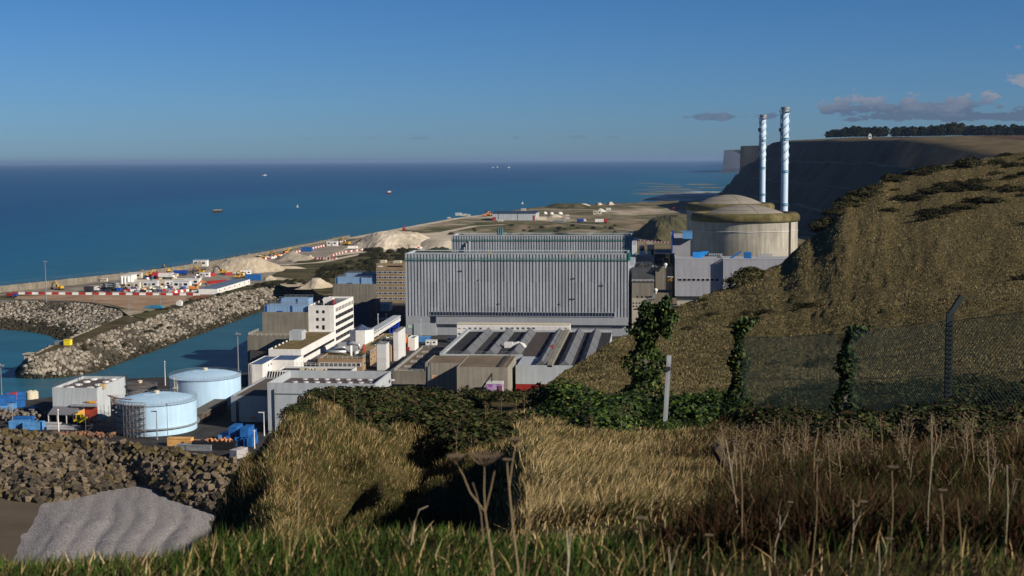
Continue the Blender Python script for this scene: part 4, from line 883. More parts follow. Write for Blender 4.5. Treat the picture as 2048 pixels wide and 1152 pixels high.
# ---------------- tanks
def tank(name, px, rpx, D, zt, yap, label, mat, band=None, rail=True):
    c = VD(px, 800, D); R_ = rpx*D/FPX; zap = VD(px, yap, D).z; t = thing(name, label, 'tank', (c.x, c.y, PZ), group='round storage tanks by the channel')
    mb = MB(); mb.lathe(c.x, c.y, [(R_, PZ+.02), (R_, zt)], 96, cap=False); mb.build('shell', mat, t, smooth=True)
    h = zap-zt; RR = (R_*R_+h*h)/(2*h); pr = []
    for k in range(15): rr = R_*(1-k/14)+.02; pr.append((rr+(.15 if k == 0 else 0), zt+.02+math.sqrt(RR*RR-rr*rr)-(RR-h)))
    mb = MB(); mb.lathe(c.x, c.y, pr, 96); rf = mb.build('dome_roof', mat, t, smooth=True)
    q = MB(); q.lathe(c.x, c.y, [(.7, zap-.1), (.7, zap+.5), (.9, zap+.5), (.9, zap+.8), (.02, zap+1)], 12); q.build('vent_cap', CREAM, rf)
    q = MB()
    for k in range(24):
        a = 2*math.pi*k/24; pts = []
        for u in (.05, .3, .55, .8, .98):
            rr = R_*u; pts.append((c.x+rr*math.cos(a), c.y+rr*math.sin(a), zt+.03+math.sqrt(RR*RR-rr*rr)-(RR-h)))
        q.tube(pts, .035, 3)
    q.build('roof_seam', mat, rf)
    if rail:
        q = MB(); N = 64
        for k in range(N):
            a0, a1 = 2*math.pi*k/N, 2*math.pi*(k+1)/N; p0 = Vector((c.x+(R_+.1)*math.cos(a0), c.y+(R_+.1)*math.sin(a0), zt)); p1 = Vector((c.x+(R_+.1)*math.cos(a1), c.y+(R_+.1)*math.sin(a1), zt))
            q.bar(p0, p0+Vector((0, 0, 1.05)), .05); q.bar(p0+Vector((0, 0, 1.05)), p1+Vector((0, 0, 1.05)), .05); q.bar(p0+Vector((0, 0, .55)), p1+Vector((0, 0, .55)), .04)
        q.build('railing', STEEL, t)
    q = MB(); q.lathe(c.x, c.y, [(R_+.02, zt-.25), (R_+.14, zt-.2), (R_+.14, zt-.02), (R_+.02, zt)], 96, cap=False); q.build('rim', M('rim_grey', (.12, .16, .2), .6), t)
    if band:
        q = MB(); q.lathe(c.x, c.y, [(R_+.05, PZ+band), (R_+.9, PZ+band+.05), (R_+.9, PZ+band+.3), (R_+.05, PZ+band+.35)], 96, cap=False); q.build('walkway', STEEL, t)
    return c, R_, t
T1c, T1R, T1 = tank('blue_tank', 313.5, 78.5, 411, 19.2, 786.5, 'nearer sky blue storage tank with scaffolding at its left side', TANKB, 2.0)
T2c, T2R, T2 = tank('blue_tank', 412, 70.3, 457, 19.2, 740.5, 'farther sky blue storage tank standing behind and right of the scaffolded one', TANKB)
tank('metal_tank', 281, 33, 468, 13.6, 765.5, 'low brown metal tank between the grey warehouse and the blue tanks', M('bronze_metal', (.16, .13, .11), .45, .15, .3, metal=.4))
for tc_, R_, t, a in ((T2c, T2R, T2, -2.15),):
    q = MB(); x, y = tc_.x+(R_+.4)*math.cos(a), tc_.y+(R_+.4)*math.sin(a)
    for dx in (-.5, .5): q.bar((x+dx, y, PZ), (x+dx, y, 20.3), .14)
    for k in range(18): q.bar((x-.5, y, PZ+.5*k+.5), (x+.5, y, PZ+.5*k+.5), .1)
    q.box(x-.8, x+.8, y-.8, y+.2, 13, 13.2); q.box(x-.8, x+.8, y-.8, y+.2, 16.5, 16.7); q.build('ladder', CREAM, t)
# scaffold round the left half of the near tank
def scaffold():
    t = thing('scaffolding', 'steel tube scaffolding wrapped round the left side of the nearer blue tank', 'scaffolding', (T1c.x-T1R-2, T1c.y-3, PZ)); st = MB(); dk = MB()
    A = np.linspace(math.pi*1.00, math.pi*1.53, 20); radii = (T1R+.5, T1R+1.7)
    lv = [PZ+1.9*k for k in range(6)]
    for i, a in enumerate(A):
        for r in radii: st.bar((T1c.x+r*math.cos(a), T1c.y+r*math.sin(a), PZ), (T1c.x+r*math.cos(a), T1c.y+r*math.sin(a), PZ+10.6), .10)
        for z in lv[1:]: st.bar((T1c.x+radii[0]*math.cos(a), T1c.y+radii[0]*math.sin(a), z), (T1c.x+radii[1]*math.cos(a), T1c.y+radii[1]*math.sin(a), z), .09)
        if i < len(A)-1:
            b_ = A[i+1]
            for z in lv[1:]:
                for r in radii:
                    for dz in (0, 1.0): st.bar((T1c.x+r*math.cos(a), T1c.y+r*math.sin(a), z+dz), (T1c.x+r*math.cos(b_), T1c.y+r*math.sin(b_), z+dz), .08)
                P = [(T1c.x+r*math.cos(q), T1c.y+r*math.sin(q), z+.06) for r, q in ((radii[0], a), (radii[1], a), (radii[1], b_), (radii[0], b_))]; dk.quad(*P)
            r = radii[1]; k = i % 4
            for q in range(5): z = lv[q]; st.bar((T1c.x+r*math.cos(a if (q+k) % 2 else b_), T1c.y+r*math.sin(a if (q+k) % 2 else b_), z), (T1c.x+r*math.cos(b_ if (q+k) % 2 else a), T1c.y+r*math.sin(b_ if (q+k) % 2 else a), z+1.9), .08)
    # outrigger tower in front of the warehouse corner
    x0, y0 = T1c.x-T1R-8.5, T1c.y-6
    for dx in (0, 2.5, 5.0, 7.5):
        for dy in (0, 2.4): st.bar((x0+dx, y0+dy, PZ), (x0+dx, y0+dy, PZ+(4.2 if dx < 5 else 8)), .10)
    for z in (PZ+1.9, PZ+3.8, PZ+5.7):
        for dy in (0, 2.4): st.bar((x0+(0 if z < PZ+4 else 5), y0+dy, z), (x0+8.5, y0+dy, z), .08)
    for k in range(3): st.bar((x0+2.5*k, y0, PZ), (x0+2.5*k+2.5, y0, PZ+1.9), .08); st.bar((x0+2.5*k+2.5, y0, PZ+1.9), (x0+2.5*k, y0, PZ+3.8), .08)
    for k in range(5): st.bar((x0+1.2*k, y0-.1, PZ+3.9), (x0+1.2*k+2.6, y0-.1, PZ+5.6), .08)
    st.build('tube_frame', M('scaffold_tube', (.30, .28, .26), .5, .1, .5, metal=.3), t); dk.build('deck', M('scaffold_board', (.22, .14, .09), .9), t)
    q = MB(); a = A[6:17]; P = [Vector((T1c.x+(T1R+2.2)*math.cos(u), T1c.y+(T1R+2.2)*math.sin(u), PZ+11.6)) for u in a]
    for p0, p1 in zip(P[:-1], P[1:]): q.bar(p0, p1, 1.0, .12)
    q.build('roof_board', M('rusty_board', (.20, .11, .08), .8), t)
scaffold()
# ---------------- grey warehouse with the red door
b = B(104.3, 193.6, 776, yb=842.5, xfar=245.6); t = simple('red_door_warehouse', 'pale grey corrugated warehouse with a red roller door and an orange sign', b, M('pale_corrugated', (.44, .47, .485), .5, .05, .15, streak=.1), M('cluttered_roof', (.09, .075, .075), .9, .3, .5), (.45, .03), .9)
q = MB(); q.box(b.x(163.2), b.x(187.3), b.y0-.12, b.y0-.01, PZ, b.z(175, 812.8)); dr = q.build('roller_door', REDB, t)
f = MB(); x0, x1, z1 = b.x(163.2), b.x(187.3), b.z(175, 812.8)
for k in range(9): z = PZ+.45+k*(z1-PZ)/9.2; f.box(x0+.05, x1-.05, b.y0-.16, b.y0-.12, z, z+.06)
f.build('slat', M('red_slat', (.33, .05, .03), .6), dr)
q = MB(); q.box(b.x(136), b.x(188.5), b.y0-1.2, b.y0-.02, b.z(160, 811.6), b.z(160, 808)); q.build('canopy', FLATG, t)
q = MB(); q.box(b.x(166), b.x(185.2), b.y0-.2, b.y0-.02, b.z(170, 806), b.z(170, 802)); sg = q.build('sign', M('sign_orange', (.80, .36, .02), .5, .05), t)
f = MB(); z = b.z(170, 804)
for px, w_ in ((169, 2.4), (172, 1.6), (174.5, 2.0), (177.5, 2.2)): x = b.x(px, 804); f.box(x-w_/14, x+w_/14, b.y0-.24, b.y0-.2, z-.14, z+.16)
f.build('lettering', BLACK, sg)
rw = t
for i, (u, v) in enumerate([(u, v) for v in (.2, .45, .7, .92) for u in (.25, .70)]):
    q = MB(); x = b.x0+(b.x1-b.x0)*u+.8*v; y = b.y0+(b.y1-b.y0)*v; q.lathe(x, y, [(1.25, b.z1-.9), (1.3, b.z1-.55), (1.1, b.z1-.4), (.5, b.z1-.34), (.02, b.z1-.32)], 18); q.build('roof_fan', WHITEG, rw, smooth=True)
q = MB()
for k in range(60): x = random.uniform(b.x0+.6, b.x1-.6); y = random.uniform(b.y0+1, b.y1-.8); h = random.uniform(.3, 1.4); q.bar((x, y, b.z1-.85), (x, y, b.z1-.85+h), .12)
railing(q, [(b.x0+.3, b.y0+.3, b.z1-.3), (b.x0+.3, b.y1-.3, b.z1-.3), (b.x1-.3, b.y1-.3, b.z1-.3)], 1.3, .06, 1.6); q.build('roof_pipe', M('rusty_pipe', (.12, .09, .08), .8), rw)
q = MB(); q.box(b.x(182), b.x(191), b.y0+4, b.y0+6, b.z1-.9, b.z1+.5); q.build('roof_crate', M('timber_crate', (.45, .33, .16), .8), rw)
q = MB()
for k in range(3): q.box(b.x1+.02, b.x1+1.1, b.y1-1.2, b.y1-.1, PZ+1.5+3*k, PZ+1.7+3*k)
q.bar((b.x1+.6, b.y1-.3, PZ), (b.x1+.6, b.y1-.3, b.z1+.8), .2); q.bar((b.x1+.6, b.y1-1.1, PZ), (b.x1+.6, b.y1-1.1, b.z1+.8), .12); q.build('fire_ladder', DSTEEL, rw); WHB = b
# open shed in front of it
p = B(95, 148, 829, yb=848, dep=5.5); t = thing('open_shed', 'open lean-to shed with a grey roof against the red-door warehouse', 'shed', (p.cx, p.cy, PZ)); p.y1 = WHB.y0-.1
q = MB(); q.prism([(p.y0, 13.0), (p.y0, 12.85), (p.y1, 14.6), (p.y1, 14.75)], p.x0, p.x1, 'x'); q.build('roof', M('shed_sheet', (.15, .15, .165), .7, .1, .4), t)
for f in (.02, .36, .7, .98):
    q = MB(); x = p.x0+(p.x1-p.x0)*f; q.box(x-.12, x+.12, p.y0+.1, p.y0+.34, PZ, 12.85); q.build('post', WHITEG, t)
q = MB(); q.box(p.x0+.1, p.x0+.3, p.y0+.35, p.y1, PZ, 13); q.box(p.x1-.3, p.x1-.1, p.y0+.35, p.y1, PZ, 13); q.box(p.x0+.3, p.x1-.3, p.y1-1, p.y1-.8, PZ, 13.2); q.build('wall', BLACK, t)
q = MB(); q.quad((p.x1+.02, p.y0+.5, 11.8), (p.x1+1.6, p.y1-.2, 12.2), (p.x1+1.6, p.y1-.2, 14.3), (p.x1+.02, p.y0+.8, 13.0)); tag(q.build('orange_sheet', M('faded_orange', (.55, .26, .06), .7)), 'faded orange sheet leaning between the open shed and the red roller door', 'sheet')
# ---------------- long low garage right of the near tank
b = B(378, 404, 827, yb=847.5, xfar=450); t = thing('low_garage', 'long low garage with a brown-grey roof between the two blue tanks and the shed', 'building', b.loc)
q = MB(); q.box(b.x0, b.x1, b.y0, b.y1, PZ, b.z1-.2); q.build('wall', M('dark_brick', (.10, .075, .06), .9, .15, .3), t); q = MB(); q.box(b.x0-.4, b.x1+.4, b.y0-.3, b.y1+.3, b.z1-.2, b.z1); q.build('roof', M('garage_roof', (.13, .125, .105), .9, .15, .3), t)
for k in range(5): q = MB(); y = b.y0+2+(b.y1-b.y0-4)*k/4.5; q.box(b.x1, b.x1+.06, y, y+2.4, PZ, b.z1-.8); q.build('garage_door', M('garage_door_brown', (.06, .035, .03), .8), t)
# ---------------- concrete building with graffiti
b = B(913.6, 1015.2, 734.6, D=448, dep=28); c = B(850, 913.6, 727.3, D=458, dep=20)
t = thing('concrete_bunker', 'bare concrete block building with a pale brown flat roof in front of the skylit workshop', 'building', b.loc)
zt = b.z1; mb = MB(); mb.box(b.x0, b.x1, b.y0, b.y1, PZ, zt-.3); parapet(mb, b, .3, .32); c.z1 = zt; mb.box(c.x0, b.x0-.01, c.y0, b.y1, PZ, zt-.3); mb.box(c.x0, b.x0-.01, c.y0, c.y0+.3, zt-.3, zt); mb.box(c.x0, c.x0+.3, c.y0+.3, b.y1, zt-.3, zt); mb.build('wall', M('bunker_concrete', (.27, .245, .20), .9, .10, .15, streak=.22), t)
q = MB(); q.box(b.x0, b.x1-.35, b.y0+.4, b.y1-.4, zt-.3, zt-.22); q.box(c.x0+.4, b.x0, c.y0+.4, b.y1-.4, zt-.3, zt-.22); q.build('roof', ROOFB, t)
q = MB(); q.bar((b.x1-3.5, b.y0+.5, zt-.1), (b.x1-3.5, b.y1-1, zt-.1), .5); railing(q, [(b.x1-2, b.y0+.6, zt-.2), (b.x1-2, b.y1-.5, zt-.2)], 1.0, .08, 2); q.build('roof_walkway', DSTEEL, t)
q = MB()
for dx in (0, .6): q.bar((c.x(859)+dx, c.y0-.3, PZ), (c.x(859)+dx, c.y0-.3, zt+.9), .12)
q.box(c.x(854), c.x(856.5), c.y0-.4, c.y0-.02, PZ, zt-1); q.build('ladder', STEEL, t)
q = MB(); q.box(c.x(863), c.x(871), c.y0-.06, c.y0-.01, c.z(866, 759), c.z(866, 750)); q.build('mural_patch', M('orange_mural', (.62, .35, .22), .8, .5, 1.0), t)
k = B(973, 1004.5, 765.5, D=441, dep=4); t = thing('painted_hut', 'small hut with purple graffiti in front of the concrete block building', 'hut', k.loc)
q = MB(); q.box(k.x0, k.x1, k.y0, k.y1, PZ, k.z1-.4); q.build('wall', M('purple_graffiti', (.55, .45, .60), .8, .3, .45, col2=(.28, .08, .36), detail=2), t)
q = MB(); q.box(k.x0-.1, k.x1+.1, k.y0-.1, k.y1+.1, k.z1-.4, k.z1); q.build('roof', WHITEG, t)
q = MB(); q.box(k.x(993), k.x(996), k.y0-.05, k.y0-.01, PZ, k.z(995, 772)); q.build('door', BLACK, t); q = MB(); q.box(k.x(997), k.x(1003), k.y0-.05, k.y0-.01, PZ, k.z(995, 771)); q.build('door', M('maroon_door', (.16, .07, .07), .8), t)
q = MB(); a = VD(984, 747, 443); q.bar(a, VD(957, 786, 443), .55); q.bar(a, VD(983.5, 774, 443), .35); q.bar(VD(983.5, 774, 443), VD(964, 783, 443), .45); tag(q.build('steel_strut', DSTEEL), 'dark triangular steel strut on the front of the concrete block building', 'strut')
# ---------------- skylit workshop
b = B(879.4, 1206, 709.8, D=486, dep=74); b.x1 = VD(1225, 656, 560).x; zt = b.z1; fx0 = VD(1033, 731, 464)
t = thing('skylit_workshop', 'wide workshop whose dark flat roof carries rows of grey sawtooth skylights', 'building', b.loc)
b.y1 = G(936.5, 660, zt).y; ya = G(1060, 731, zt).y
mb = MB(); mb.box(b.x0, b.x1, b.y0, b.y1, PZ, zt-.6); mb.box(fx0.x, b.x1, ya, b.y0-.01, PZ+5, zt-.6); mb.build('wall', CLADL, t)
q = MB(); q.box(fx0.x, b.x1, ya+.02, b.y0-.01, PZ, PZ+4.98); q.build('red_base', M('red_base_paint', (.26, .02, .015), .6), t)
q = MB(); q.box(b.x0, b.x0+1.3, b.y0, b.y1, zt-.6, zt+.5); q.box(b.x0+1.3, b.x1, b.y1-.8, b.y1, zt-.6, zt+.3); q.box(b.x0+1.3, fx0.x, b.y0, b.y0+.4, zt-.6, zt+.1); q.box(fx0.x, b.x1, ya, ya+.4, zt-.6, zt+.1); q.build('parapet', CLADL, t)
cols = [(928.9, 711), (978.4, 708.6), (1027.9, 708.6), (1081.9, 728.9), (1137.7, 708.6), (1183.8, 687)]
xs = [G(x, y, zt).x for x, y in cols]; rb = [b.x0+1.3]+xs+[b.x1]
rm = [ROOFD, M('felt_roof_grey', (.038, .036, .037), .9, .2, .15), ROOFD, M('plum_felt_roof', (.062, .049, .045), .9, .2, .12), ROOFD, M('felt_roof_grey', (0, 0, 0)), ROOFD]
for i in range(len(rb)-1):
    q = MB(); y0 = ya if rb[i] > fx0.x-3 else b.y0; q.box(rb[i], rb[i+1], y0+.42, b.y1-.8, zt-.6, zt-.5+.01*(i % 2)); q.build('roof', rm[i], t)
for i, x in enumerate(xs):
    y0 = (ya if x > fx0.x-3 else b.y0)+2; n = 4 if i != 3 else 5; L = (b.y1-2-y0)/n
    for k in range(n):
        q = MB(); a0 = y0+L*k; a1 = a0+L-1.5; q.prism([(x-2.3, zt-.5), (x+2.3, zt-.5), (x+.2, zt+1.7)], a0, a1, 'y')
        q.mi = 1; q.prism([(x-1.2, zt-.45), (x+2.0, zt-.45), (x+.3, zt+1.2)], a1+.02, a1+1.3, 'y'); q.build('sawtooth_skylight', [M('skylight_metal', (.125, .13, .14), .6, .12, .4), CLADL], t)
wk = G(1109.8, 713.6, zt).x; q = MB(); q.box(wk-1.1, wk+.6, ya, b.y1-1, zt-.5, zt+.7); railing(q, [(wk-1.1, ya, zt+.7), (wk-1.1, b.y1-1, zt+.7)], 1, .08, 2.5); q.build('roof_gangway', M('gangway_grey', (.22, .21, .17), .8), t)
q = MB(); p = G(1028, 693, zt); q.box(p.x-3.6, p.x-.5, p.y-1, p.y+2, zt-.4, zt+1.6); q.tube([(p.x-.5, p.y, zt+.7), (p.x+1.5, p.y, zt+1.2), (p.x+3.5, p.y, zt+.6), (p.x+4.2, p.y, zt-.4)], .8, 10); q.build('roof_duct', WHITEG, t)
q = MB(); railing(q, [(b.x0+1.3, b.y1-.4, zt+.3), (b.x1, b.y1-.4, zt+.3)], 1.1, .08, 2.5); railing(q, [(b.x0, b.y0+.2, zt), (fx0.x, b.y0+.2, zt)], 1.1, .08, 2.5); q.build('railing', STEEL, t)
q = MB(); p = G(1109, 700, zt); q.box(p.x-1.4, p.x-.2, p.y-.2, p.y+.1, zt+.5, zt+2.0); q.build('warning_board', M('faded_red_board', (.30, .05, .05), .7), t)
# white stacked cabins behind it
b = B(914, 1140, 648.5, D=598, dep=5); t = thing('site_office_row', 'long white row of stacked site cabins at the foot of the turbine hall', 'building', b.loc)
q = MB(); q.box(b.x0, b.x1, b.y0, b.y1, PZ, b.z1-.2); q.build('wall', WHITE, t); q = MB(); q.box(b.x0-.1, b.x1+.1, b.y0-.15, b.y1+.1, b.z1-.2, b.z1); railing(q, [(b.x0, b.y0, b.z1), (b.x1, b.y0, b.z1)], .7, .09, 2.3, (1.0,)); q.build('roof', CREAM, t)
for i, px in enumerate((919, 929.5, 940, 951, 961.5, 1003.5, 1014, 1025, 1036, 1046.5, 1057, 1068, 1132)): win(t, (b.x(px, 656), b.y0, b.z(px, 656.5)), 1.3, .95 if i not in (0, 1, 12) else .5, '-y', GLASS, WHITEG, .07)
for px in (919,): win(t, (b.x(px, 668), b.y0, b.z(px, 667.5)), 1.3, .95, '-y', GLASS, WHITEG, .07)
# ---------------- flat brown roofed building
b = B(784.5, 850, 742.5, D=492, dep=64); t = simple('flat_roof_building', 'low building with a long brown railed flat roof, left of the concrete block building', b, CONC, ROOFB, None, .4); zt = b.z1
q = MB(); q.box(b.x0-1.6, b.x0-.1, b.y0, b.y1, zt-.9, zt-.5)
for k in range(28): y = b.y0+1+k*(b.y1-b.y0-2)/27; q.bar((b.x0-1.6, y, zt-.4), (b.x0-.2, y, zt-.4), .12)
q.build('cable_tray', STEEL, t)
q = MB(); railing(q, [(b.x0+.6, b.y0+.6, zt-.4), (b.x1-.6, b.y0+.6, zt-.4)], 1.1, .08, 2); railing(q, [(b.x0+.6, b.y1-.6, zt-.4), (b.x1-.6, b.y1-.6, zt-.4)], 1.1, .08, 2); railing(q, [(b.x0+.6, b.y0+.6, zt-.4), (b.x0+.6, b.y1-.6, zt-.4)], 1.1, .08, 3)
for j in range(4):
    for i in range(2): x = b.x0+3+4.5*i; y = b.y0+8+13*j; railing(q, [(x, y, zt-.4), (x+2.2, y, zt-.4), (x+2.2, y+2.2, zt-.4), (x, y+2.2, zt-.4), (x, y, zt-.4)], 1.0, .07, 1.5)
q.build('railing', WHITEG, t)
# ---------------- brick laboratory with roof ducts
b = B(635.5, 724.4, 717.5, yb=743, dep=36); t = thing('brick_laboratory', 'low brown brick building with big silver ducts on its mossy roof', 'building', b.loc); zt = b.z1
q = MB(); q.box(b.x0, b.x1, b.y0, b.y1, PZ, zt-.5); parapet(q, b, .3, .52); q.build('wall', BRICK, t); q = MB(); q.box(b.x0+.35, b.x1-.35, b.y0+.35, b.y1-.35, zt-.5, zt-.4); q.build('roof', SEDUM, t)
zz = b.z(680, 729); q = MB(); q.box(b.x0+.6, b.x1-.4, b.y0-.12, b.y0-.01, zz-.75, zz+.7); ws = q.build('window_strip', WHITEG, t)
n = 9
for k in range(n): win(ws, (b.x0+.9+(b.x1-b.x0-1.6)*(k+.5)/n, b.y0-.12, zz), (b.x1-b.x0)/n*.74, 1.1, '-y', GLASS, None, .05)
for k in range(5): win(t, (b.x1, b.y0+4+6*k, zz), 2.4, 1.3, '+x', GLASS, WHITEG, .08)
q = MB(); railing(q, [(b.x0, b.y0+.1, zt), (b.x1, b.y0+.1, zt), (b.x1, b.y1, zt)], 1.1, .08, 1.8); q.build('railing', WHITEG, t)
u = thing('roof_duct_unit', 'silver air handling unit with large curved ducts on the brick building roof', 'air duct', (b.cx, b.y0+18, zt-.4))
SIL = M('silver_duct', (.55, .57, .58), .35, .1, .5, metal=.5); P = lambda x, y: G(x, y, zt-.4)
a = P(692, 707); q = MB(); q.box(a.x-3.6, a.x+4.2, a.y+1, a.y+4.5, zt, zt+3.6); q.build('housing', SIL, u)
a = P(668, 708); q = MB(); q.tube([(a.x-4.5, a.y, zt+.5), (a.x+5, a.y, zt+.5)], .65, 12); q.tube([(a.x-2.0, a.y+3, zt+.8), (a.x+1.5, a.y+3, zt+1.6), (a.x+4, a.y+3, zt+1.6)], .8, 12); q.build('lower_duct', SIL, u, smooth=True)
a = P(716, 709); q = MB(); pts = [(a.x-4.5, a.y, zt+3.6), (a.x-2, a.y, zt+4.3), (a.x+.3, a.y, zt+3.7), (a.x+1.1, a.y, zt+2.2), (a.x+.5, a.y, zt+.7), (a.x-1.8, a.y, zt+.1)]; q.tube(pts, .75, 12); q.build('curved_duct', SIL, u, smooth=True)
a = P(702, 712); q = MB(); q.lathe(a.x, a.y, [(.55, zt-.4), (.55, zt+3.8)], 12); q.lathe(a.x+2.0, a.y+1, [(.8, zt-.4), (.9, zt+1.0), (.5, zt+1.4)], 12); q.build('riser', M('white_duct', (.7, .7, .68), .5), u, smooth=True)
a = P(727, 706); q = MB(); q.box(a.x-.3, a.x+.5, a.y, a.y+1, zt-.4, zt+3); tag(q.build('roof_cabinet', M('brick_red', (.42, .10, .05), .7)), 'brick red cabinet standing at the back of the brick building roof', 'cabinet')
# octagonal white hall
c = VD(724, 680, 566); zt8 = VD(724, 661, 561).z; t = thing('octagonal_hall', 'white octagonal hall with a dark blue pyramid skylight', 'building', (c.x, c.y, PZ))
q = MB(); q.lathe(c.x, c.y, [(5.2, PZ), (5.2, zt8), (4.8, zt8), (4.8, zt8-.3)], 8, math.pi/8+.08, math.pi/8+.08+2*math.pi); q.build('wall', WHITE, t)
q = MB(); q.lathe(c.x, c.y, [(4.0, zt8-.2), (.05, zt8+2.0)], 8, math.pi/8+.08, math.pi/8+.08+2*math.pi); q.build('pyramid_skylight', SOLAR, t)
# brick block behind the stair towers
b = B(728, 781, 692, D=548, dep=40); t = thing('brick_block', 'brown brick block with a green mossy roof between the octagonal hall and the stair towers', 'building', b.loc)
q = MB(); q.box(b.x0, b.x1, b.y0, b.y1, PZ, b.z1-.5); parapet(q, b, .3, .52); q.build('wall', BRICK, t); q = MB(); q.box(b.x0+.35, b.x1-.35, b.y0+.35, b.y1-.35, b.z1-.5, b.z1-.4); q.build('roof', M('green_roof', (.07, .075, .02), .95, .3, .3, col2=(.20, .18, .10)), t)
q = MB()
for k in range(26): x = random.uniform(b.x0+1, b.x1-1.5); y = random.uniform(b.y0+2, b.y1-2); l = random.uniform(.5, 2.5); q.bar((x, y, b.z1), (x+l*random.choice((0, 1)), y+l*random.choice((-1, 1)), b.z1+random.uniform(0, .8)), .3)
q.build('roof_pipe', WHITEG, t)
for k in range(5): win(t, (b.x1, b.y0+4+7*k, PZ+4.5), 1.8, 2.2, '+x', GLASS, WHITEG, .08)
def tower(b, label):
    t = thing('stair_tower', label, 'tower', b.loc, group='white stair towers'); q = MB(); q.box(b.x0, b.x1, b.y0, b.y1, PZ, b.z1); q.build('wall', WHITEG, t); q = MB(); q.box(b.x0-.1, b.x1+.1, b.y0-.1, b.y1+.1, b.z1, b.z1+.2); q.box(b.x0+.8, b.x0+2, b.y0+.8, b.y0+2, b.z1+.2, b.z1+.8); q.build('roof', ROOFG, t)
    q = MB(); q.box(b.x1+.0, b.x1+.05, b.y0+1, b.y0+1.1, PZ, b.z1-.3); q.box(b.x0, b.x1, b.y0-.03, b.y0, PZ+4.6, PZ+4.7); q.build('wall_joint', FLATG, t)
tower(B(753.5, 772, 688, yb=741, xfar=777), 'nearer plain white stair tower standing beside the brick building')
tower(B(786.5, 796, 664, yb=722, xfar=810), 'taller white stair tower beside the brick block, farther from the camera')
b = B(815.5, 829.5, 676, yb=701, dep=9); t = simple('small_white_building', 'small white flat-roofed building right of the stair tower', b, WHITE, M('teal_roof', (.10, .20, .22), .7), None, .3)
q = MB(); x = b.x0-1.2; q.lathe(x, b.y0-1, [(.02, PZ+3), (.9, PZ+3.4), (1.0, PZ+5.0), (.6, PZ+5.8), (.02, PZ+6)], 14); q.mi = 0; q.bar((x, b.y0-1, PZ), (x, b.y0-1, PZ+3.2), .3); tag(q.build('orange_vessel', M('rust_orange', (.55, .16, .05), .6), smooth=True), 'rust orange vessel beside the small white building', 'vessel')
q = MB(); q.box(x+.9, x+2.0, b.y0-1.4, b.y0-.3, PZ, PZ+1.4); q.box(x+.8, x+2.1, b.y0-1.5, b.y0-.2, PZ+1.4, PZ+1.55); tag(q.build('red_box', RED), 'bright red box at the foot of the small white building', 'box')
# covered walkway on a blue trestle
x1 = VD(748, 663, 572).x; zt = VD(748, 663, 572).z; y0 = c.y+3; y1 = TH1.y0-.3; t = thing('covered_walkway', 'long white covered walkway leading from the octagonal hall to the turbine hall', 'walkway', (x1-1.6, (y0+y1)/2, PZ), group=None)
q = MB(); q.box(x1-3.2, x1, y0, y1, zt-2.6, zt-.25); q.build('gallery', WHITEG, t); q = MB(); q.box(x1-3.4, x1+.2, y0, y1, zt-.25, zt); q.build('roof', CLADL, t)
n = 26
for k in range(n): win(t, (x1, y0+(y1-y0)*(k+.5)/n, zt-.85), (y1-y0)/n*.8, .35, '+x', DSTEEL, None, .05)
q = MB()
for yy in (y1-3, y1-11):
    for xx in (x1-3.0, x1-.3): q.bar((xx, yy, PZ), (xx, yy, zt-2.6), .5)
    for z in (PZ+2.5, PZ+5, PZ+7): q.bar((x1-3.0, yy, z), (x1-.3, yy, z), .3)
    q.bar((x1-3, yy, PZ), (x1-.3, yy, PZ+2.5), .25)
q.bar((x1-.3, y1-11, PZ), (x1-.3, y1-3, zt-3), .3); q.build('trestle', M('trestle_blue', (.01, .05, .42), .5), t)
# shaded yard clutter between the white office and the turbine hall
b = B(742, 779, 606.5, D=735, dep=8); simple('white_cabin', 'long white cabin at the foot of the brown office tower', b, WHITE, WHITE, None, .1)
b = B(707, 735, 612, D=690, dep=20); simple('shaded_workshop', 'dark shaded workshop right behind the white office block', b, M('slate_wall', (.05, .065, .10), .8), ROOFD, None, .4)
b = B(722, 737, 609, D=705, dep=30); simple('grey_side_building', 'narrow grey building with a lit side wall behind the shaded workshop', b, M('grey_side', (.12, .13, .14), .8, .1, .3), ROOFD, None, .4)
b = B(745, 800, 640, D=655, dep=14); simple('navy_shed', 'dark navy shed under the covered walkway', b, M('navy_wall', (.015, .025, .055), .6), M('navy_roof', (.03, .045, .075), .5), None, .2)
# ================================================================== HARBOUR, CONSTRUCTION YARD, COAST
STONE = [M('rubble_pale', (.22, .195, .155), .95, .2, .5, col2=(.38, .345, .285), spec=.05), M('rubble_mid', (.13, .11, .085), .95, .2, .5, col2=(.25, .215, .165), spec=.05), M('rubble_dark', (.07, .06, .045), .95, .25, .5, spec=.05), M('weed_rock', (.018, .017, .012), .9, .3, .6, col2=(.055, .047, .026), spec=.1)]
ICO = None
def ico():
    t = (1+5**.5)/2; v = np.array([(-1, t, 0), (1, t, 0), (-1, -t, 0), (1, -t, 0), (0, -1, t), (0, 1, t), (0, -1, -t), (0, 1, -t), (t, 0, -1), (t, 0, 1), (-t, 0, -1), (-t, 0, 1)], float); v /= np.linalg.norm(v[0])
    f = np.array([(0, 11, 5), (0, 5, 1), (0, 1, 7), (0, 7, 10), (0, 10, 11), (1, 5, 9), (5, 11, 4), (11, 10, 2), (10, 7, 6), (7, 1, 8), (3, 9, 4), (3, 4, 2), (3, 2, 6), (3, 6, 8), (3, 8, 9), (4, 9, 5), (2, 4, 11), (6, 2, 10), (8, 6, 7), (9, 8, 1)])
    return v, f
IV, IF = ico()
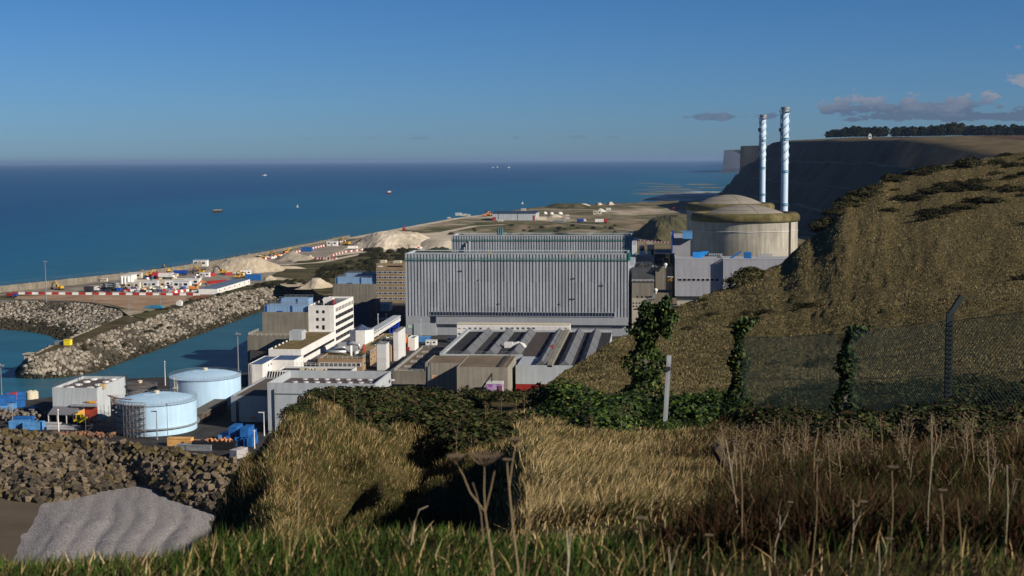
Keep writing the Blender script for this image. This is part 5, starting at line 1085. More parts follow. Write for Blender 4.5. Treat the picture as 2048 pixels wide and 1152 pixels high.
def rand_rot(n):
    q = rng.normal(size=(n, 4)); q /= np.linalg.norm(q, axis=1)[:, None]; w, x, y, z = q.T
    return np.stack([1-2*(y*y+z*z), 2*(x*y-z*w), 2*(x*z+y*w), 2*(x*y+z*w), 1-2*(x*x+z*z), 2*(y*z-x*w), 2*(x*z-y*w), 2*(y*z+x*w), 1-2*(x*x+y*y)], 1).reshape(n, 3, 3)
def rock_cloud(name, P, S, mi, mats, kind='stuff'):
    n = len(P); base = IV[None]*(1+rng.uniform(-.28, .28, (n, 12, 1))); sc = rng.uniform(.7, 1.2, (n, 1, 3))
    V = np.einsum('nij,nkj->nki', rand_rot(n), base*sc)*S[:, None, None]+P[:, None, :]
    F = (IF[None]+12*np.arange(n)[:, None, None]).reshape(-1, 3)
    return tag(npmesh(name, V.reshape(-1, 3), F, mats, np.repeat(mi, 20)), kind=kind)
def resample(pts, n):
    pts = [Vector(p) for p in pts]; L = [0]
    for a, b in zip(pts[:-1], pts[1:]): L.append(L[-1]+(b-a).length)
    out = []
    for k in range(n):
        s = L[-1]*k/(n-1); i = 0
        while i < len(L)-2 and L[i+1] < s: i += 1
        out.append(pts[i].lerp(pts[i+1], (s-L[i])/max(1e-6, L[i+1]-L[i])))
    return out
def loft(name, A, Bp, n, mat, rows=8, jit=.4, ease=1.0):
    A = resample(A, n); Bq = resample(Bp, n); V = []; F = []
    for i in range(n):
        for j in range(rows+1):
            t = j/rows; p = A[i].lerp(Bq[i], t); p.z = A[i].z+(Bq[i].z-A[i].z)*t**ease
            if 0 < j < rows: p.z += random.uniform(-jit, jit)
            V.append(tuple(p))
    for i in range(n-1):
        for j in range(rows): a = i*(rows+1)+j; F.append((a, a+1, a+rows+2, a+rows+1))
    o = npmesh(name, V, F, [mat]); tag(o, kind='structure'); return A, Bq
g_ = lambda L, z: [G(x, y, z) for x, y in L]
o_crest = g_([(58, 716), (92, 706), (140, 692), (185, 676), (221, 660), (290, 640), (340, 621), (381, 606), (432, 590), (500, 577), (560, 566), (646, 561)], 9.9)
o_water = g_([(30, 756), (70, 760), (130, 758), (190, 748), (260, 722), (330, 697), (400, 671), (470, 645), (520, 626), (560, 603), (600, 592), (640, 588)], -.5)
i_top = g_([(-260, 601), (0, 604), (80, 602), (140, 605), (200, 611), (238, 621), (247, 632), (205, 650), (165, 667), (120, 687), (88, 700), (58, 716)], 9.9)
i_bot = g_([(-260, 655), (0, 661), (50, 664), (90, 671), (118, 682), (126, 686), (124, 690), (116, 694), (104, 700), (84, 708), (60, 722), (34, 745)], -.5)
RB = M('rubble_bed', (.10, .085, .065), .95, .3, .3)
A1_, B1_ = loft('jetty_bank', o_crest, o_water, 90, RB, ease=.85); A2_, B2_ = loft('bay_bank', i_top, i_bot, 90, RB)
jt = o_crest[::-1]; jm = MB()
ja, jb = resample(o_crest[:7], 30), resample([i_top[k] for k in (11, 10, 9, 8, 7, 6)], 30)
for k in range(29): jm.quad(jb[k], ja[k], ja[k+1], jb[k+1])
jm.quad(ja[0], jb[0], o_water[0], G(28, 752, -.5)); jm.quad(ja[29], o_crest[6], G(262, 633, 9.95), jb[29])
tag(jm.build('jetty_path', M('scrub_ground', (.055, .048, .022), .95, .3, .15, col2=(.12, .095, .05), spec=.05)), kind='structure')
tip = [G(58, 716, 9.9), G(30, 756, -.5), G(22, 752, -.5), G(34, 745, -.5)]
def slope_pts(A, Bq, n, edge=0.02, ease=1.0, dens=None):
    u = rng.uniform(0, len(A)-1.001, n); t = rng.uniform(edge, 1.0, n)**1.0; i = u.astype(int); f = (u-i)[:, None]
    Aa = np.array([tuple(p) for p in A]); Bb = np.array([tuple(p) for p in Bq]); a = Aa[i]*(1-f)+Aa[i+1]*f; b = Bb[i]*(1-f)+Bb[i+1]*f
    P = a*(1-t[:, None])+b*t[:, None]; P[:, 2] = a[:, 2]+(b[:, 2]-a[:, 2])*t**ease; return P, t
def lens(A): return sum((Vector(a)-Vector(b)).length for a, b in zip(A[:-1], A[1:]))
def area_n(A, Bq, per): return int(lens(A)*sum((a-b).length for a, b in zip(A, Bq))/len(A)/per)
P1, t1 = slope_pts(A1_, B1_, area_n(A1_, B1_, 2.0), ease=.85); P2, t2 = slope_pts(A2_, B2_, area_n(A2_, B2_, 2.0))
def mats_for(t, P, lo=.78):
    r = rng.uniform(size=len(t)); nz = np.array([mnoise.noise(Vector((p[0]*.03, p[1]*.03, 0))) for p in P])
    m = np.where(r < .42, 0, np.where(r < .85, 1, 2)); m = np.where(nz+.16*rng.normal(size=len(t)) > .34, 2, m)
    return np.where(t+.08*rng.normal(size=len(t)) > lo, 3, m)
mi1, mi2 = mats_for(t1, P1, .80), mats_for(t2, P2, .66)
S1 = rng.uniform(.65, 1.35, len(P1)); S2 = rng.uniform(.65, 1.35, len(P2))
# boulders that show largest: near the jetty tip, as things of their own
dist = P1[:, 1]+0*t1; score = S1/np.maximum(P1[:, 1], 1)
order = np.argsort(-score); big = order[:260]; keep = np.ones(len(P1), bool); keep[big] = False
rock_cloud('jetty_rubble', P1[keep], S1[keep], mi1[keep], STONE); rock_cloud('bay_rubble', P2, S2, mi2, STONE)
RP = []
for k in range(6):
    v = IV*(1+rng.uniform(-.25, .25, (12, 1)))*rng.uniform(.75, 1.15, (1, 3)); me = bpy.data.meshes.new('boulder'); me.from_pydata(v.tolist(), [], IF.tolist()); RP.append(me)
RPM = {}
for n_, i in enumerate(big):
    k = (n_ % 6, int(mi1[i]))
    if k not in RPM: me = RP[k[0]].copy(); me.materials.append(STONE[k[1]]); RPM[k] = me
    o = bpy.data.objects.new('boulder', RPM[k]); SC.collection.objects.link(o); o.location = P1[i]; o.scale = (S1[i],)*3; o.rotation_euler = rng.uniform(0, 6, 3)
    tag(o, ('pale', 'grey brown', 'dark grey', 'weed covered')[k[1]]+' boulder on the channel side slope of the rubble jetty', 'boulder', ('pale', 'grey brown', 'dark grey', 'weed covered')[k[1]]+' boulders on the jetty slope')
# --- concrete block revetment
BLK = [M('block_concrete', (.10, .078, .052), .95, .15, .6, col2=(.19, .15, .105), detail=6, streak=.15, spec=.05), M('block_ochre', (.075, .058, .028), .95, .2, .6, col2=(.14, .108, .052), spec=.05), M('block_dark', (.04, .033, .025), .95, .2, .6, col2=(.085, .07, .05), spec=.05)]
def blockmesh(a, b, c, m):
    mb = MB(); s = .10; e = .16
    # two halves with a moulded groove round the middle, edges slightly chamfered
    for z0, z1 in ((-c/2, -.08), (.08, c/2)):
        i = len(mb.v)
        for (w, z) in ((a/2-e, z0), (a/2, z0+s), (a/2, z1-s), (a/2-e, z1)):
            q = w-a/2+b/2; mb.v += [(-w, -q, z), (w, -q, z), (w, q, z), (-w, q, z)]
        for r in range(3):
            for k in range(4): mb.f.append((i+r*4+k, i+r*4+(k+1) % 4, i+r*4+4+(k+1) % 4, i+r*4+4+k)); mb.m.append(0)
        mb.f.append((i+3, i+2, i+1, i)); mb.f.append((i+12, i+13, i+14, i+15)); mb.m += [0, 0]
    i = len(mb.v); w = a/2-.22; q = b/2-.22; mb.v += [(x, y, z) for z in (-.09, .09) for x, y in ((-w, -q), (w, -q), (w, q), (-w, q))]
    for k in range(4): mb.f.append((i+k, i+(k+1) % 4, i+4+(k+1) % 4, i+4+k)); mb.m.append(0)
    return mb
rt = resample(g_([(-130, 862), (-60, 860), (20, 866), (120, 878), (230, 891), (330, 905), (420, 920), (520, 938)], 9.6), 60)
rf = resample(g_([(-130, 990), (-60, 990), (0, 994), (70, 1004), (130, 1002), (190, 985), (290, 968), (350, 1000), (420, 1022), (520, 1050)], 1.2), 60)
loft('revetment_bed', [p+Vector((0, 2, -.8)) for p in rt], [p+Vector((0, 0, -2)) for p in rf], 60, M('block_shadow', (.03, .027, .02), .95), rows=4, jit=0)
blocks = []
L_ = lens(rt); ni = int(L_/1.95)
RT, RF = resample(rt, ni), resample(rf, ni)
for i in range(ni):
    d = (RT[i]-RF[i]).length; nj = int(d/1.9)
    for j in range(nj+1):
        t = (j+random.uniform(-.3, .3)+.5*(i % 2))/nj; t = max(0, min(1, t)); p = RT[i].lerp(RF[i], t); blocks.append((p+Vector((random.uniform(-.5, .5), random.uniform(-.5, .5), random.uniform(-.3, .5)+(0 if random.random() > .3 else 1.0))), t))
blocks.sort(key=lambda q: -((q[1] < .97)*1.0)+0*q[0].y)
random.shuffle(blocks); blocks.sort(key=lambda q: (q[0].x < G(-10, 950, 5).x))
bm_ = {}
hb = blocks[:]; protos = []
for k in range(5):
    a, b_, c = [(1.8, 1.8, 2.0), (1.7, 1.9, 1.9), (2.0, 1.8, 2.2), (1.6, 1.6, 1.9), (2.1, 1.9, 1.9)][k]
    for m in range(3):
        mb = blockmesh(a, b_, c, None); me = bpy.data.meshes.new('concrete_block'); me.from_pydata(mb.v, [], mb.f); me.materials.append(BLK[m]); bm_[(k, m)] = me
rest = MB(); names = ['brown concrete cube block with a moulded groove in the sloping sea defence', 'ochre lichen covered concrete cube block in the sloping sea defence', 'dark weed stained concrete cube block in the sloping sea defence']
for n_, (p, t) in enumerate(hb):
    r = random.random(); m = 2 if (t > .72 and r < .6) or r < .12 else (1 if (t < .3 and r < .5) or r > .9 else 0); k = random.randrange(5)
    rot = Euler((random.uniform(-.9, .9), random.uniform(-.9, .9), random.uniform(0, 3.14)))
    if n_ < 300:
        o = bpy.data.objects.new('concrete_block', bm_[(k, m)]); SC.collection.objects.link(o); o.location = p; o.rotation_euler = rot
        tag(o, names[m], 'concrete block', ('brown', 'ochre', 'dark')[m]+' concrete blocks of the sea defence')
    else:
        R3 = rot.to_matrix(); mb = blockmesh(1.85, 1.85, 2.05, None); i0 = len(rest.v); rest.v += [tuple(R3 @ Vector(v)+p) for v in mb.v]; rest.f += [tuple(i0+q for q in f) for f in mb.f]; rest.m += [m]*len(mb.f)
tag(rest.build('block_armour', BLK), kind='stuff')
# --- sheets of ground in the construction yard
EARTH = M('brown_earth', (.27, .175, .11), .95, .15, .06, col2=(.42, .30, .20), detail=8, spec=.05, vscale=1)
SAND = M('pale_sand', (.40, .33, .23), .95, .1, .10, col2=(.52, .45, .34), detail=8, spec=.05)
CHALKM = M('chalk_spoil', (.40, .34, .25), .95, .12, .05, col2=(.62, .54, .42), detail=10, spec=.05)
HARD = M('hardcore', (.20, .17, .135), .95, .2, .08, col2=(.36, .31, .25), detail=8, spec=.05)
SCRUB = M('scrub', (.045, .045, .018), .95, .3, .06, col2=(.13, .11, .055), detail=9, spec=.05)
fan('earth_lot', g_([(30, 592), (100, 589.5), (372, 592), (378, 598), (356, 607), (330, 616), (290, 619), (262, 619), (215, 607), (100, 599), (30, 598)], PZ+.10), None, EARTH)
fan('compound_ground', g_([(0, 589), (100, 571), (240, 557), (400, 535), (520, 514), (690, 484), (720, 478), (700, 492), (640, 522), (600, 535), (560, 560), (500, 572), (437, 590), (372, 591.5), (60, 589.5)], PZ+.06), None, HARD)
fan('sand_apron', g_([(520, 558), (560, 553), (640, 558), (625, 572), (575, 574)], PZ+.14), None, SAND)
fan('scrub_strip', g_([(560, 560), (540, 561), (500, 571), (437, 586), (378, 603), (330, 616), (262, 630), (290, 639), (345, 620.5), (381, 606.5), (432, 590.5), (500, 577.5), (560, 566.5), (600, 563)], PZ+.18), None, SCRUB)
fan('grass_belt', g_([(540, 552), (600, 520), (720, 505), (860, 500), (905, 520), (790, 560), (640, 590), (600, 560)], PZ+.16), None, SCRUB)
fan('chalk_ground', g_([(650, 515), (700, 492), (800, 470), (905, 462), (905, 498), (860, 500), (720, 506)], PZ+.22), None, CHALKM)
def strip(name, pts, w, mat, dz=.2, kind='structure'):
    P = [G(x, y, PZ+dz) for x, y in pts]; P = resample(P, max(8, len(pts)*6)); mb = MB()
    for k in range(len(P)-1):
        def nrm(i):
            d = (P[min(i+1, len(P)-1)]-P[max(i-1, 0)]); return Vector((-d.y, d.x, 0)).normalized()*w/2
        a, b = nrm(k), nrm(k+1); mb.quad(P[k]-a, P[k+1]-b, P[k+1]+b, P[k]+a)
    return tag(mb.build(name, mat), kind=kind)
COASTR = M('coast_road', (.25, .22, .175), .95, .1, .05, spec=.05)
strip('coast_road', [(-260, 617), (0, 590), (120, 576), (250, 560.5), (330, 549), (430, 532), (560, 506), (700, 477)], 9, COASTR, .24)
strip('road', [(100, 577), (255, 561), (330, 552), (430, 536), (520, 517)], 3.0, M('dark_asphalt', (.03, .03, .034), .9), .30)
strip('road', [(255, 559), (330, 550), (430, 534), (500, 520)], 1.6, M('dark_asphalt', (.03, .03, .034), .9), .34)
strip('track', [(905, 436), (960, 440), (1080, 441), (1200, 452), (1320, 470)], 7, M('dirt_track', (.30, .26, .20), .95, .15, .05), .25)
strip('track', [(1060, 419), (1180, 419.5), (1370, 424)], 12, M('pale_track', (.46, .42, .34), .95, .12, .05), .25)
strip('track', [(700, 477), (760, 466), (850, 449), (920, 436), (1000, 426.5)], 14, CHALKM, .28)
strip('track', [(830, 480), (880, 466), (950, 452), (1010, 449)], 12, CHALKM, .3)
strip('track', [(1150, 437), (1230, 437), (1310, 432)], 6, M('dirt_track', (.3, .26, .2)), .25)
strip('track', [(560, 530), (640, 525), (720, 508), (800, 500)], 7, CHALKM, .32)
strip('track', [(1130, 508), (1190, 460), (1290, 466), (1300, 490)], 6, M('dirt_track', (.3, .26, .2)), .27)
strip('track', [(1290, 476), (1306, 458), (1330, 446)], 9, M('grey_track', (.16, .15, .14), .95), .3)
# --- sea wall with fence and rocks below it
def WH_(p): return float(np.interp(p.y, [820, 1000, 1300], [4.4, 3.4, 2.0]))
def seawall():
    P = resample([G(x, y, PZ) for x, y in shore[:8]], 120); mb = MB()
    for a, b in zip(P[:-1], P[1:]):
        h0, h1 = PZ+WH_(a), PZ+WH_(b)
        mb.quad((a.x, a.y, PZ-.3), (b.x, b.y, PZ-.3), (b.x, b.y, h1), (a.x, a.y, h0))
        mb.quad((a.x, a.y, h0), (b.x, b.y, h1), (b.x-.9, b.y+.4, h1), (a.x-.9, a.y+.4, h0)); mb.quad((a.x-.9, a.y+.4, h0), (b.x-.9, b.y+.4, h1), (b.x-.9, b.y+.4, 0), (a.x-.9, a.y+.4, 0))
    tag(mb.build('sea_wall', M('sea_wall_concrete', (.20, .175, .135), .9, .2, .2, streak=.3)), 'long pale concrete sea wall running along the shore of the yard', 'wall')
    t = thing('coast_fence', 'tall thin post fence on top of the long sea wall', 'fence', P[30]); w = MB()
    for k in range(0, 119): a, b = P[k], P[k+1]; w.bar((a.x, a.y, PZ+WH_(a)+2.3), (b.x, b.y, PZ+WH_(b)+2.3), .07); w.bar((a.x, a.y, PZ+WH_(a)+1.2), (b.x, b.y, PZ+WH_(b)+1.2), .05)
    w.build('wire', M('fence_grey', (.16, .15, .13), .8), t)
    Q = resample(P, 98); pm = MB(); pm.bar((0, 0, 0), (0, 0, 2.6), .5); me = None
    for q in Q:
        if me is None: o = pm.build('post', M('fence_post', (.10, .085, .065), .8), t); me = o.data
        else: o = bpy.data.objects.new('post', me); SC.collection.objects.link(o); o.parent = t
        o.location = (q.x-t.location.x, q.y-t.location.y, PZ+WH_(q)-.1-t.location.z)
    # armour on the sea side
    n = 2600; idx = rng.uniform(0, 118.99, n); i = idx.astype(int); f = (idx-i)[:, None]; A = np.array([tuple(p) for p in P]); B_ = A[i]*(1-f)+A[i+1]*f
    o_ = rng.uniform(0, 1, n); nv = np.array([-.92, .38, 0]); Pp = B_+nv*(1+o_[:, None]*14); Pp[:, 2] = PZ+np.interp(B_[:, 1], [820, 1000, 1300], [4.3, 3.4, 1.8])-o_*(11+2)
    rock_cloud('shore_rubble', Pp, rng.uniform(.6, 1.3, n), rng.integers(1, 3, n), STONE)
    A = resample(SH[6:], 80); mb = MB()
    for a, b in zip(A[:-1], A[1:]): mb.quad((a.x, a.y, PZ+.1), (b.x, b.y, PZ+.1), (b.x-22, b.y+9, -.6), (a.x-22, a.y+9, -.6))
    tag(mb.build('shore_slope', M('shore_stones', (.12, .105, .08), .95, .3, .1, col2=(.24, .21, .17))), kind='structure')
seawall()
# --- heaps
def heap(name, label, pxl, pxr, yb, h, depth, mat, seed=0, plateau=.3, skew=0, cat='heap', group=None):
    a, b = G(pxl, yb, PZ), G(pxr, yb, PZ); cx, cy = (a.x+b.x)/2, (a.y+b.y)/2+depth*.5; w = (b-a).length/2; n = 46 if h < 9 else 110; V = []; F = []
    for j in range(n+1):
        for i in range(n+1):
            u, v = 2*i/n-1, 2*j/n-1; nn = mnoise.noise(Vector((u*2.2+seed, v*2.2, seed))); r = math.sqrt(u*u+v*v)*(1+.22*nn)
            e = max(0, 1-max(0, (r-plateau)/(1-plateau))); hh = h*(e**1.05)*(1+skew*u*.5)+(.45*mnoise.noise(Vector((u*9, v*9, seed)))+.5*abs(mnoise.noise(Vector((u*16+.4*v, v*5, seed))))*(h > 9)+.25*mnoise.noise(Vector((u*34, v*26, seed))))*min(1, e*4)*(h/8)
            V.append((u*w*1.05, v*depth/2*1.05, hh-.3))
    for j in range(n):
        for i in range(n): q = j*(n+1)+i; F.append((q, q+1, q+n+2, q+n+1))
    o = npmesh(name, V, F, [mat], smooth=True); o.location = (cx, cy, PZ); tag(o, label, cat, group); return o
heap('sand_pile', 'largest pale sand pile beside the coast road, with an excavator at its left foot', 385, 548, 547, 9.5, 52, SAND, 1, .38, .25, 'sand pile')
heap('sand_pile', 'grey conical sand pile right of the largest sand pile', 535, 612, 523, 7.6, 40, M('grey_sand', (.27, .23, .175), .95, .1, .1, col2=(.36, .31, .24)), 4, .05, 0, 'sand pile')
heap('sand_pile', 'small conical sand pile beside the red and white barriers', 606, 626, 518, 3.4, 14, SAND, 7, .05, 0, 'sand pile')
heap('sand_pile', 'pale sand pile at the root of the jetty, beside the blue roofed pumping station', 590, 655, 578, 6, 28, SAND, 9, .25, 0, 'sand pile')
heap('sand_pile', 'low pale sand pile right of the blue container', 518, 548, 561, 3.0, 16, SAND, 11, .2, 0, 'sand pile')
heap('chalk_mound', 'huge pale chalk mound by the shore behind the construction yard', 672, 852, 500, 12, 150, CHALKM, 13, .42, -.35, 'mound')
heap('chalk_mound', 'lower pale chalk mound left of the farther turbine hall', 800, 960, 500, 7.5, 120, CHALKM, 16, .5, 0, 'mound')
heap('rubble_heap', 'long low heap of pale rubble below the largest sand pile', 525, 620, 538, 2.0, 10, CHALKM, 17, .3, 0, 'heap')
heap('earth_bank', 'dark green earth bank left of the farther dome', 1262, 1400, 482, 19, 230, M('bank_turf_shade', (.035, .036, .014), .95, .3, .04, col2=(.08, .07, .03)), 19, .4, .5, 'bank')  # bank enlarged and its turf darkened to stand in for the cliff's shadow
heap('spoil_heap', 'pale spoil heap beside the white domed tents on the far field', 1090, 1124, 435, 4, 30, CHALKM, 21, .3, 0, 'heap')
heap('spoil_heap', 'white chalk heap behind the cream shed on the far field', 1188, 1212, 424, 5, 40, M('white_chalk', (.6, .58, .52), .9), 23, .2, 0, 'heap')
heap('spoil_heap', 'brown earth heap close to the shore on the far field', 1085, 1180, 417, 7, 90, SCRUB, 25, .5, 0, 'heap')
for i, (a, b, y, h) in enumerate(((1150, 1180, 412.5, 4), (1212, 1228, 410, 5), (1190, 1204, 410.5, 4))): heap('spoil_heap', ('widest', 'rightmost', 'middle')[i]+' of three pale heaps on the shore edge of the far field', a, b, y, h, 60, CHALKM, 31+i, .3)
# --- machinery prototypes
TYRE = M('tyre', (.02, .02, .02), .9)
def excavator(mat=YELLOW):
    t = thing('excavator', 'x', 'excavator')
    for s in (-1, 1): q = MB(); q.prism([(-2, 0), (2, 0), (2.4, .4), (2.0, .9), (-2, .9), (-2.4, .4)], s*1.2-.3, s*1.2+.3, 'y'); q.build('track', DSTEEL, t)
    q = MB(); q.box(-2.3, 1.6, -1.4, 1.4, 1.1, 2.1); q.box(-2.4, -1.2, -1.35, 1.35, 2.1, 2.6); q.build('body', mat, t)
    q = MB(); q.box(.3, 1.7, .3, 1.35, 2.1, 3.4); cabn = q.build('cab', mat, t); q = MB(); q.box(.35, 1.75, .25, 1.4, 2.4, 3.2); q.build('window', GLASS, cabn)
    q = MB(); q.bar((1.2, -.3, 1.8), (3.8, -.3, 5.2), .5, .7); q.bar((3.8, -.3, 5.2), (5.8, -.3, 4.2), .45, .6); q.build('boom', mat, t)
    q = MB(); q.bar((5.7, -.3, 4.4), (6.6, -.3, 1.6), .35, .5); q.build('arm', DSTEEL, t)
    q = MB(); q.prism([(6.2, 1.8), (7.0, 1.6), (6.8, .4), (5.8, .3), (6.0, .9)], -1.0, .4, 'y'); q.build('bucket', DSTEEL, t); return t
def truck():
    t = thing('lorry', 'x', 'lorry'); q = MB(); q.box(-3.5, 3.6, -1.1, 1.1, .7, 1.1); q.build('chassis', DSTEEL, t)
    q = MB(); q.prism([(1.9, 1.1), (3.9, 1.1), (3.9, 2.2), (3.5, 3.0), (1.9, 3.0)], -1.2, 1.2, 'y'); c = q.build('cab', WHITE, t); q = MB(); q.box(3.0, 3.95, -1.1, 1.1, 2.0, 2.7); q.build('window', GLASS, c)
    q = MB(); q.box(-3.7, 1.7, -1.25, 1.25, 1.1, 3.0); q.build('cargo_box', WHITE, t)
    for x in (-2.8, -1.6, 2.8):
        for y in (-1.1, 1.1): q = MB(); q.prism([(x+.5*math.cos(a), .5+.5*math.sin(a)) for a in np.linspace(0, 5.6, 9)], y-.15, y+.15, 'y'); q.build('wheel', TYRE, t)
    return t
def cabin():
    t = thing('site_cabin', 'x', 'cabin'); q = MB(); q.box(-3, 3, -1.25, 1.25, .1, 2.6); q.build('wall', WHITE, t); q = MB(); q.box(-3.1, 3.1, -1.35, 1.35, 2.6, 2.8); q.build('roof', WHITEG, t)
    for x in (-1.8, 1.6): q = MB(); q.box(x-.6, x+.6, -1.3, -1.25, 1.2, 2.0); q.build('window', GLASS, t)
    q = MB(); q.box(-.6, .3, -1.3, -1.25, .1, 2.1); q.build('door', FLATG, t); return t
def container(mat=BLUE):
    t = thing('shipping_container', 'x', 'container'); q = MB(); corr_x(q, -3, 3, -1.22, .12, 2.5, .28, .05); corr_x(q, -3, 3, 1.22, .12, 2.5, .28, -.05); q.box(-3.03, 3.03, -1.15, 1.15, .1, 2.55); q.build('body', mat, t)
    q = MB()
    for x in (-3, 2.9):
        for y in (-1.25, 1.15): q.box(x, x+.1, y, y+.1, 0, 2.6)
    q.build('corner_post', mat, t)
    for y in (-.6, .6): q = MB(); q.box(3.03, 3.08, y-.55, y+.55, .2, 2.45); q.bar((3.1, y, .2), (3.1, y, 2.45), .06); q.build('door', mat, t)
    return t
def barrier():
    t = thing('barrier', 'x', 'barrier'); q = MB(); q.prism([(-.35, 0), (.35, 0), (.15, .35), (.12, 1.0), (-.12, 1.0), (-.15, .35)], -2.1, 2.1, 'x'); q.build('body', RED, t); return t
PEX, PTR, PCB, PCO, PBA = Proto(excavator()), Proto(truck()), Proto(cabin()), Proto(container()), Proto(barrier())
def at(px, py, z=PZ): p = G(px, py, z); return (p.x, p.y, z)
for px, py, rz, s, lab, pt in (
    (119, 580, 2.8, 1.3, 'yellow excavator standing alone behind the long red and white barrier row', {}),
    (297, 553, .5, 1.2, 'yellow excavator left of the blue lorry behind the red lorries', {}),
    (334, 545, 2.6, 1.3, 'yellow excavator at the top of the site, beside the sea wall', {}),
    (348, 551, .3, 1.2, 'yellow excavator left of the parked blue lorry', {}),
    (402, 548, 3.0, 1.3, 'yellow excavator at the left foot of the largest sand pile', {}),
    (447, 549, 3.14, 1.5, 'dark boomed excavator digging at the foot of the largest sand pile', {'boom': DSTEEL, 'body': YELLOW}),
    (475, 557, 0, 1.2, 'yellow excavator, left one of two behind the white cabin row', {}),
    (488, 556, 3.0, 1.2, 'yellow excavator, right one of two behind the white cabin row', {}),
    (388, 582, .2, 1.6, 'orange machine at the end of the long barrier row', {'body': ORANGE, 'boom': ORANGE, 'cab': ORANGE}),
    (528, 517, 0, 1.2, 'yellow excavator in the cluster behind the largest sand pile, left one', {}),
    (553, 514, 2.9, 1.3, 'orange excavator in the cluster between two sand piles', {'body': ORANGE, 'boom': ORANGE}),
    (572, 508, 1.0, 1.3, 'orange excavator close to the sea wall behind the grey sand pile', {'body': ORANGE}),
    (693, 491, 2.8, 1.8, 'yellow excavator at the left foot of the huge chalk mound', {}),
    (970, 433, .3, 1.8, 'orange excavator left of the far hangar', {'body': ORANGE, 'boom': ORANGE, 'cab': WHITE}),
    (978, 432, 2.5, 1.8, 'orange excavator touching the left end of the far hangar', {'body': ORANGE, 'boom': DSTEEL}),
    (808, 462, 1.6, 1.5, 'small red machine far out by the shore', {'body': RED, 'cab': RED, 'boom': RED})): PEX.put(at(px, py), rz, lab, s*.8, 'excavators of the construction yard', pt or None)
for px, py, rz, s, lab, pt in (
    (318, 555, .3, 1.5, 'red lorry in the middle of the construction yard', {'cargo_box': RED, 'cab': RED}),
    (308, 557, 1.2, 1.3, 'dark red lorry left of the red lorry', {'cargo_box': M('dark_red', (.25, .02, .03), .5), 'cab': RED}),
    (361, 551, .1, 1.5, 'dark blue lorry between excavators by the sea wall', {'cargo_box': BLUED, 'cab': BLUED}),
    (183, 584, 0, 1.4, 'dark lorry behind the red and white barriers at the left of the yard', {'cargo_box': DSTEEL}),
    (333, 558, 0, 1.7, 'white lorry in the middle of the construction yard', {}),
    (1202, 447.5, 0, 2.4, 'white lorry with a red cab on the far field', {'cab': RED}),
    (1163, 445.5, 0, 1.9, 'navy blue lorry on the far field', {'cargo_box': BLUED}),
    (706, 500, .2, 1.5, 'white lorry in front of the huge chalk mound', {}),
    (24, 595, 0, 1.0, 'dark red lorry at the left edge of the yard', {'cargo_box': M('dark_red', (.25, .02, .03)), 'cab': BLUED}),
    (222, 578, 1.0, 1.6, 'grey lorry beside the dark scaffold stack', {'cargo_box': STEEL})): PTR.put(at(px, py), rz, lab, s*.85, 'lorries of the construction site', pt or None)
for px, py, rz, s, lab, pt in (
    (272, 557, 0, 1.6, 'cream cabin beside the big white silo tent', {'wall': CREAM}),
    (208, 553 if False else 563, 0, .9, 'small cream cabin against the sea wall', {'wall': CREAM}),
    (402, 533, 0, 2.0, 'white cabin beside the coast road, left of the largest sand pile', {}),
    (410, 554, 0, 1.3, 'white cabin in front of the largest sand pile', {}),
    (492, 550, .3, 1.4, 'white cabin behind the two yellow excavators', {}),
    (385, 571, 0, 1.9, 'white cabin with dark windows near the right end of the yard', {}),
    (365, 577, 0, 2.0, 'white cabin in front of the cream walls', {}),
    (345, 573, .2, 1.6, 'white cabin in the middle of the yard clutter', {}),
    (302, 576, 0, 1.8, 'pale grey cabin behind the barrier row', {'wall': WHITEG}),
    (285, 575, 0, 1.6, 'pale grey cabin left of the other pale grey cabin', {'wall': WHITEG}),
    (268, 577, 0, 1.6, 'low cream cabin behind the barrier row', {'wall': CREAM}),
    (665, 492, 0, 1.9, 'white cabin left of the huge chalk mound', {}),
    (917, 431, 0, 2.0, 'white cabin, left one of the group close to the far shore', {}),
    (929, 432, 0, 1.6, 'white cabin, second of the group close to the far shore', {}),
    (936, 433, 0, 1.5, 'cream cabin, right one of the group close to the far shore', {'wall': CREAM}),
    (898, 437, 0, 1.0, 'tiny white cabin on the edge of the far shore', {}),
    (1001, 443, 0, 1.5, 'white cabin in front of the left end of the far hangar', {}),
    (1047, 421.5, 0, 1.8, 'cream cabin on the shore behind the far hangar', {'wall': CREAM}),
    (1195, 429, 0, 2.8, 'long cream shed on the far field', {'wall': CREAM}),
    (1135, 432, 0, 1.0, 'small white hut with a mast on the far field', {}),
    (1135, 438, 0, 1.2, 'small white hut on a grey frame on the far field', {}),
    (1217, 420.5, 0, 1.8, 'low white cabin beside the white chalk heap', {}),
    (863, 690, 0, .9, 'white cabin in the yard left of the skylit workshop', {}),
    (907, 684, 0, 1.0, 'white cabin on a red trailer left of the skylit workshop', {})): PCB.put(at(px, py), rz, lab, s*(.72 if py < 460 else .92), 'site cabins', pt or None)
for px, py, rz, s, lab, pt in (
    (507, 561, .1, 1.7, 'bright blue container at the far end of the white cabin row', {}),
    (614, 503, 0, 1.6, 'small blue container behind the small sand pile', {}),
    (848, 684, 0, 1.0, 'blue container in the yard below the sliding door', {'body': BLUEL}),
    (422, 553, 1.2, 1.0, 'small red container left of the digging excavator', {'body': RED}),
    (457, 551, .5, .9, 'small red container right of the digging excavator', {'body': RED})): PCO.put(at(px, py), rz, lab, s, 'small coloured containers', pt or None)
pm = {'body': 0, 'corner_post': 0, 'door': 0}
def cont(px, py, rz, lab, mat=BLUE, dz=0, s=1.0):
    x, y, z = at(px, py); return PCO.put((x, y, z+dz), rz, lab, s, 'shipping containers round the tank yard', {k: mat for k in pm})
hp = math.pi/2
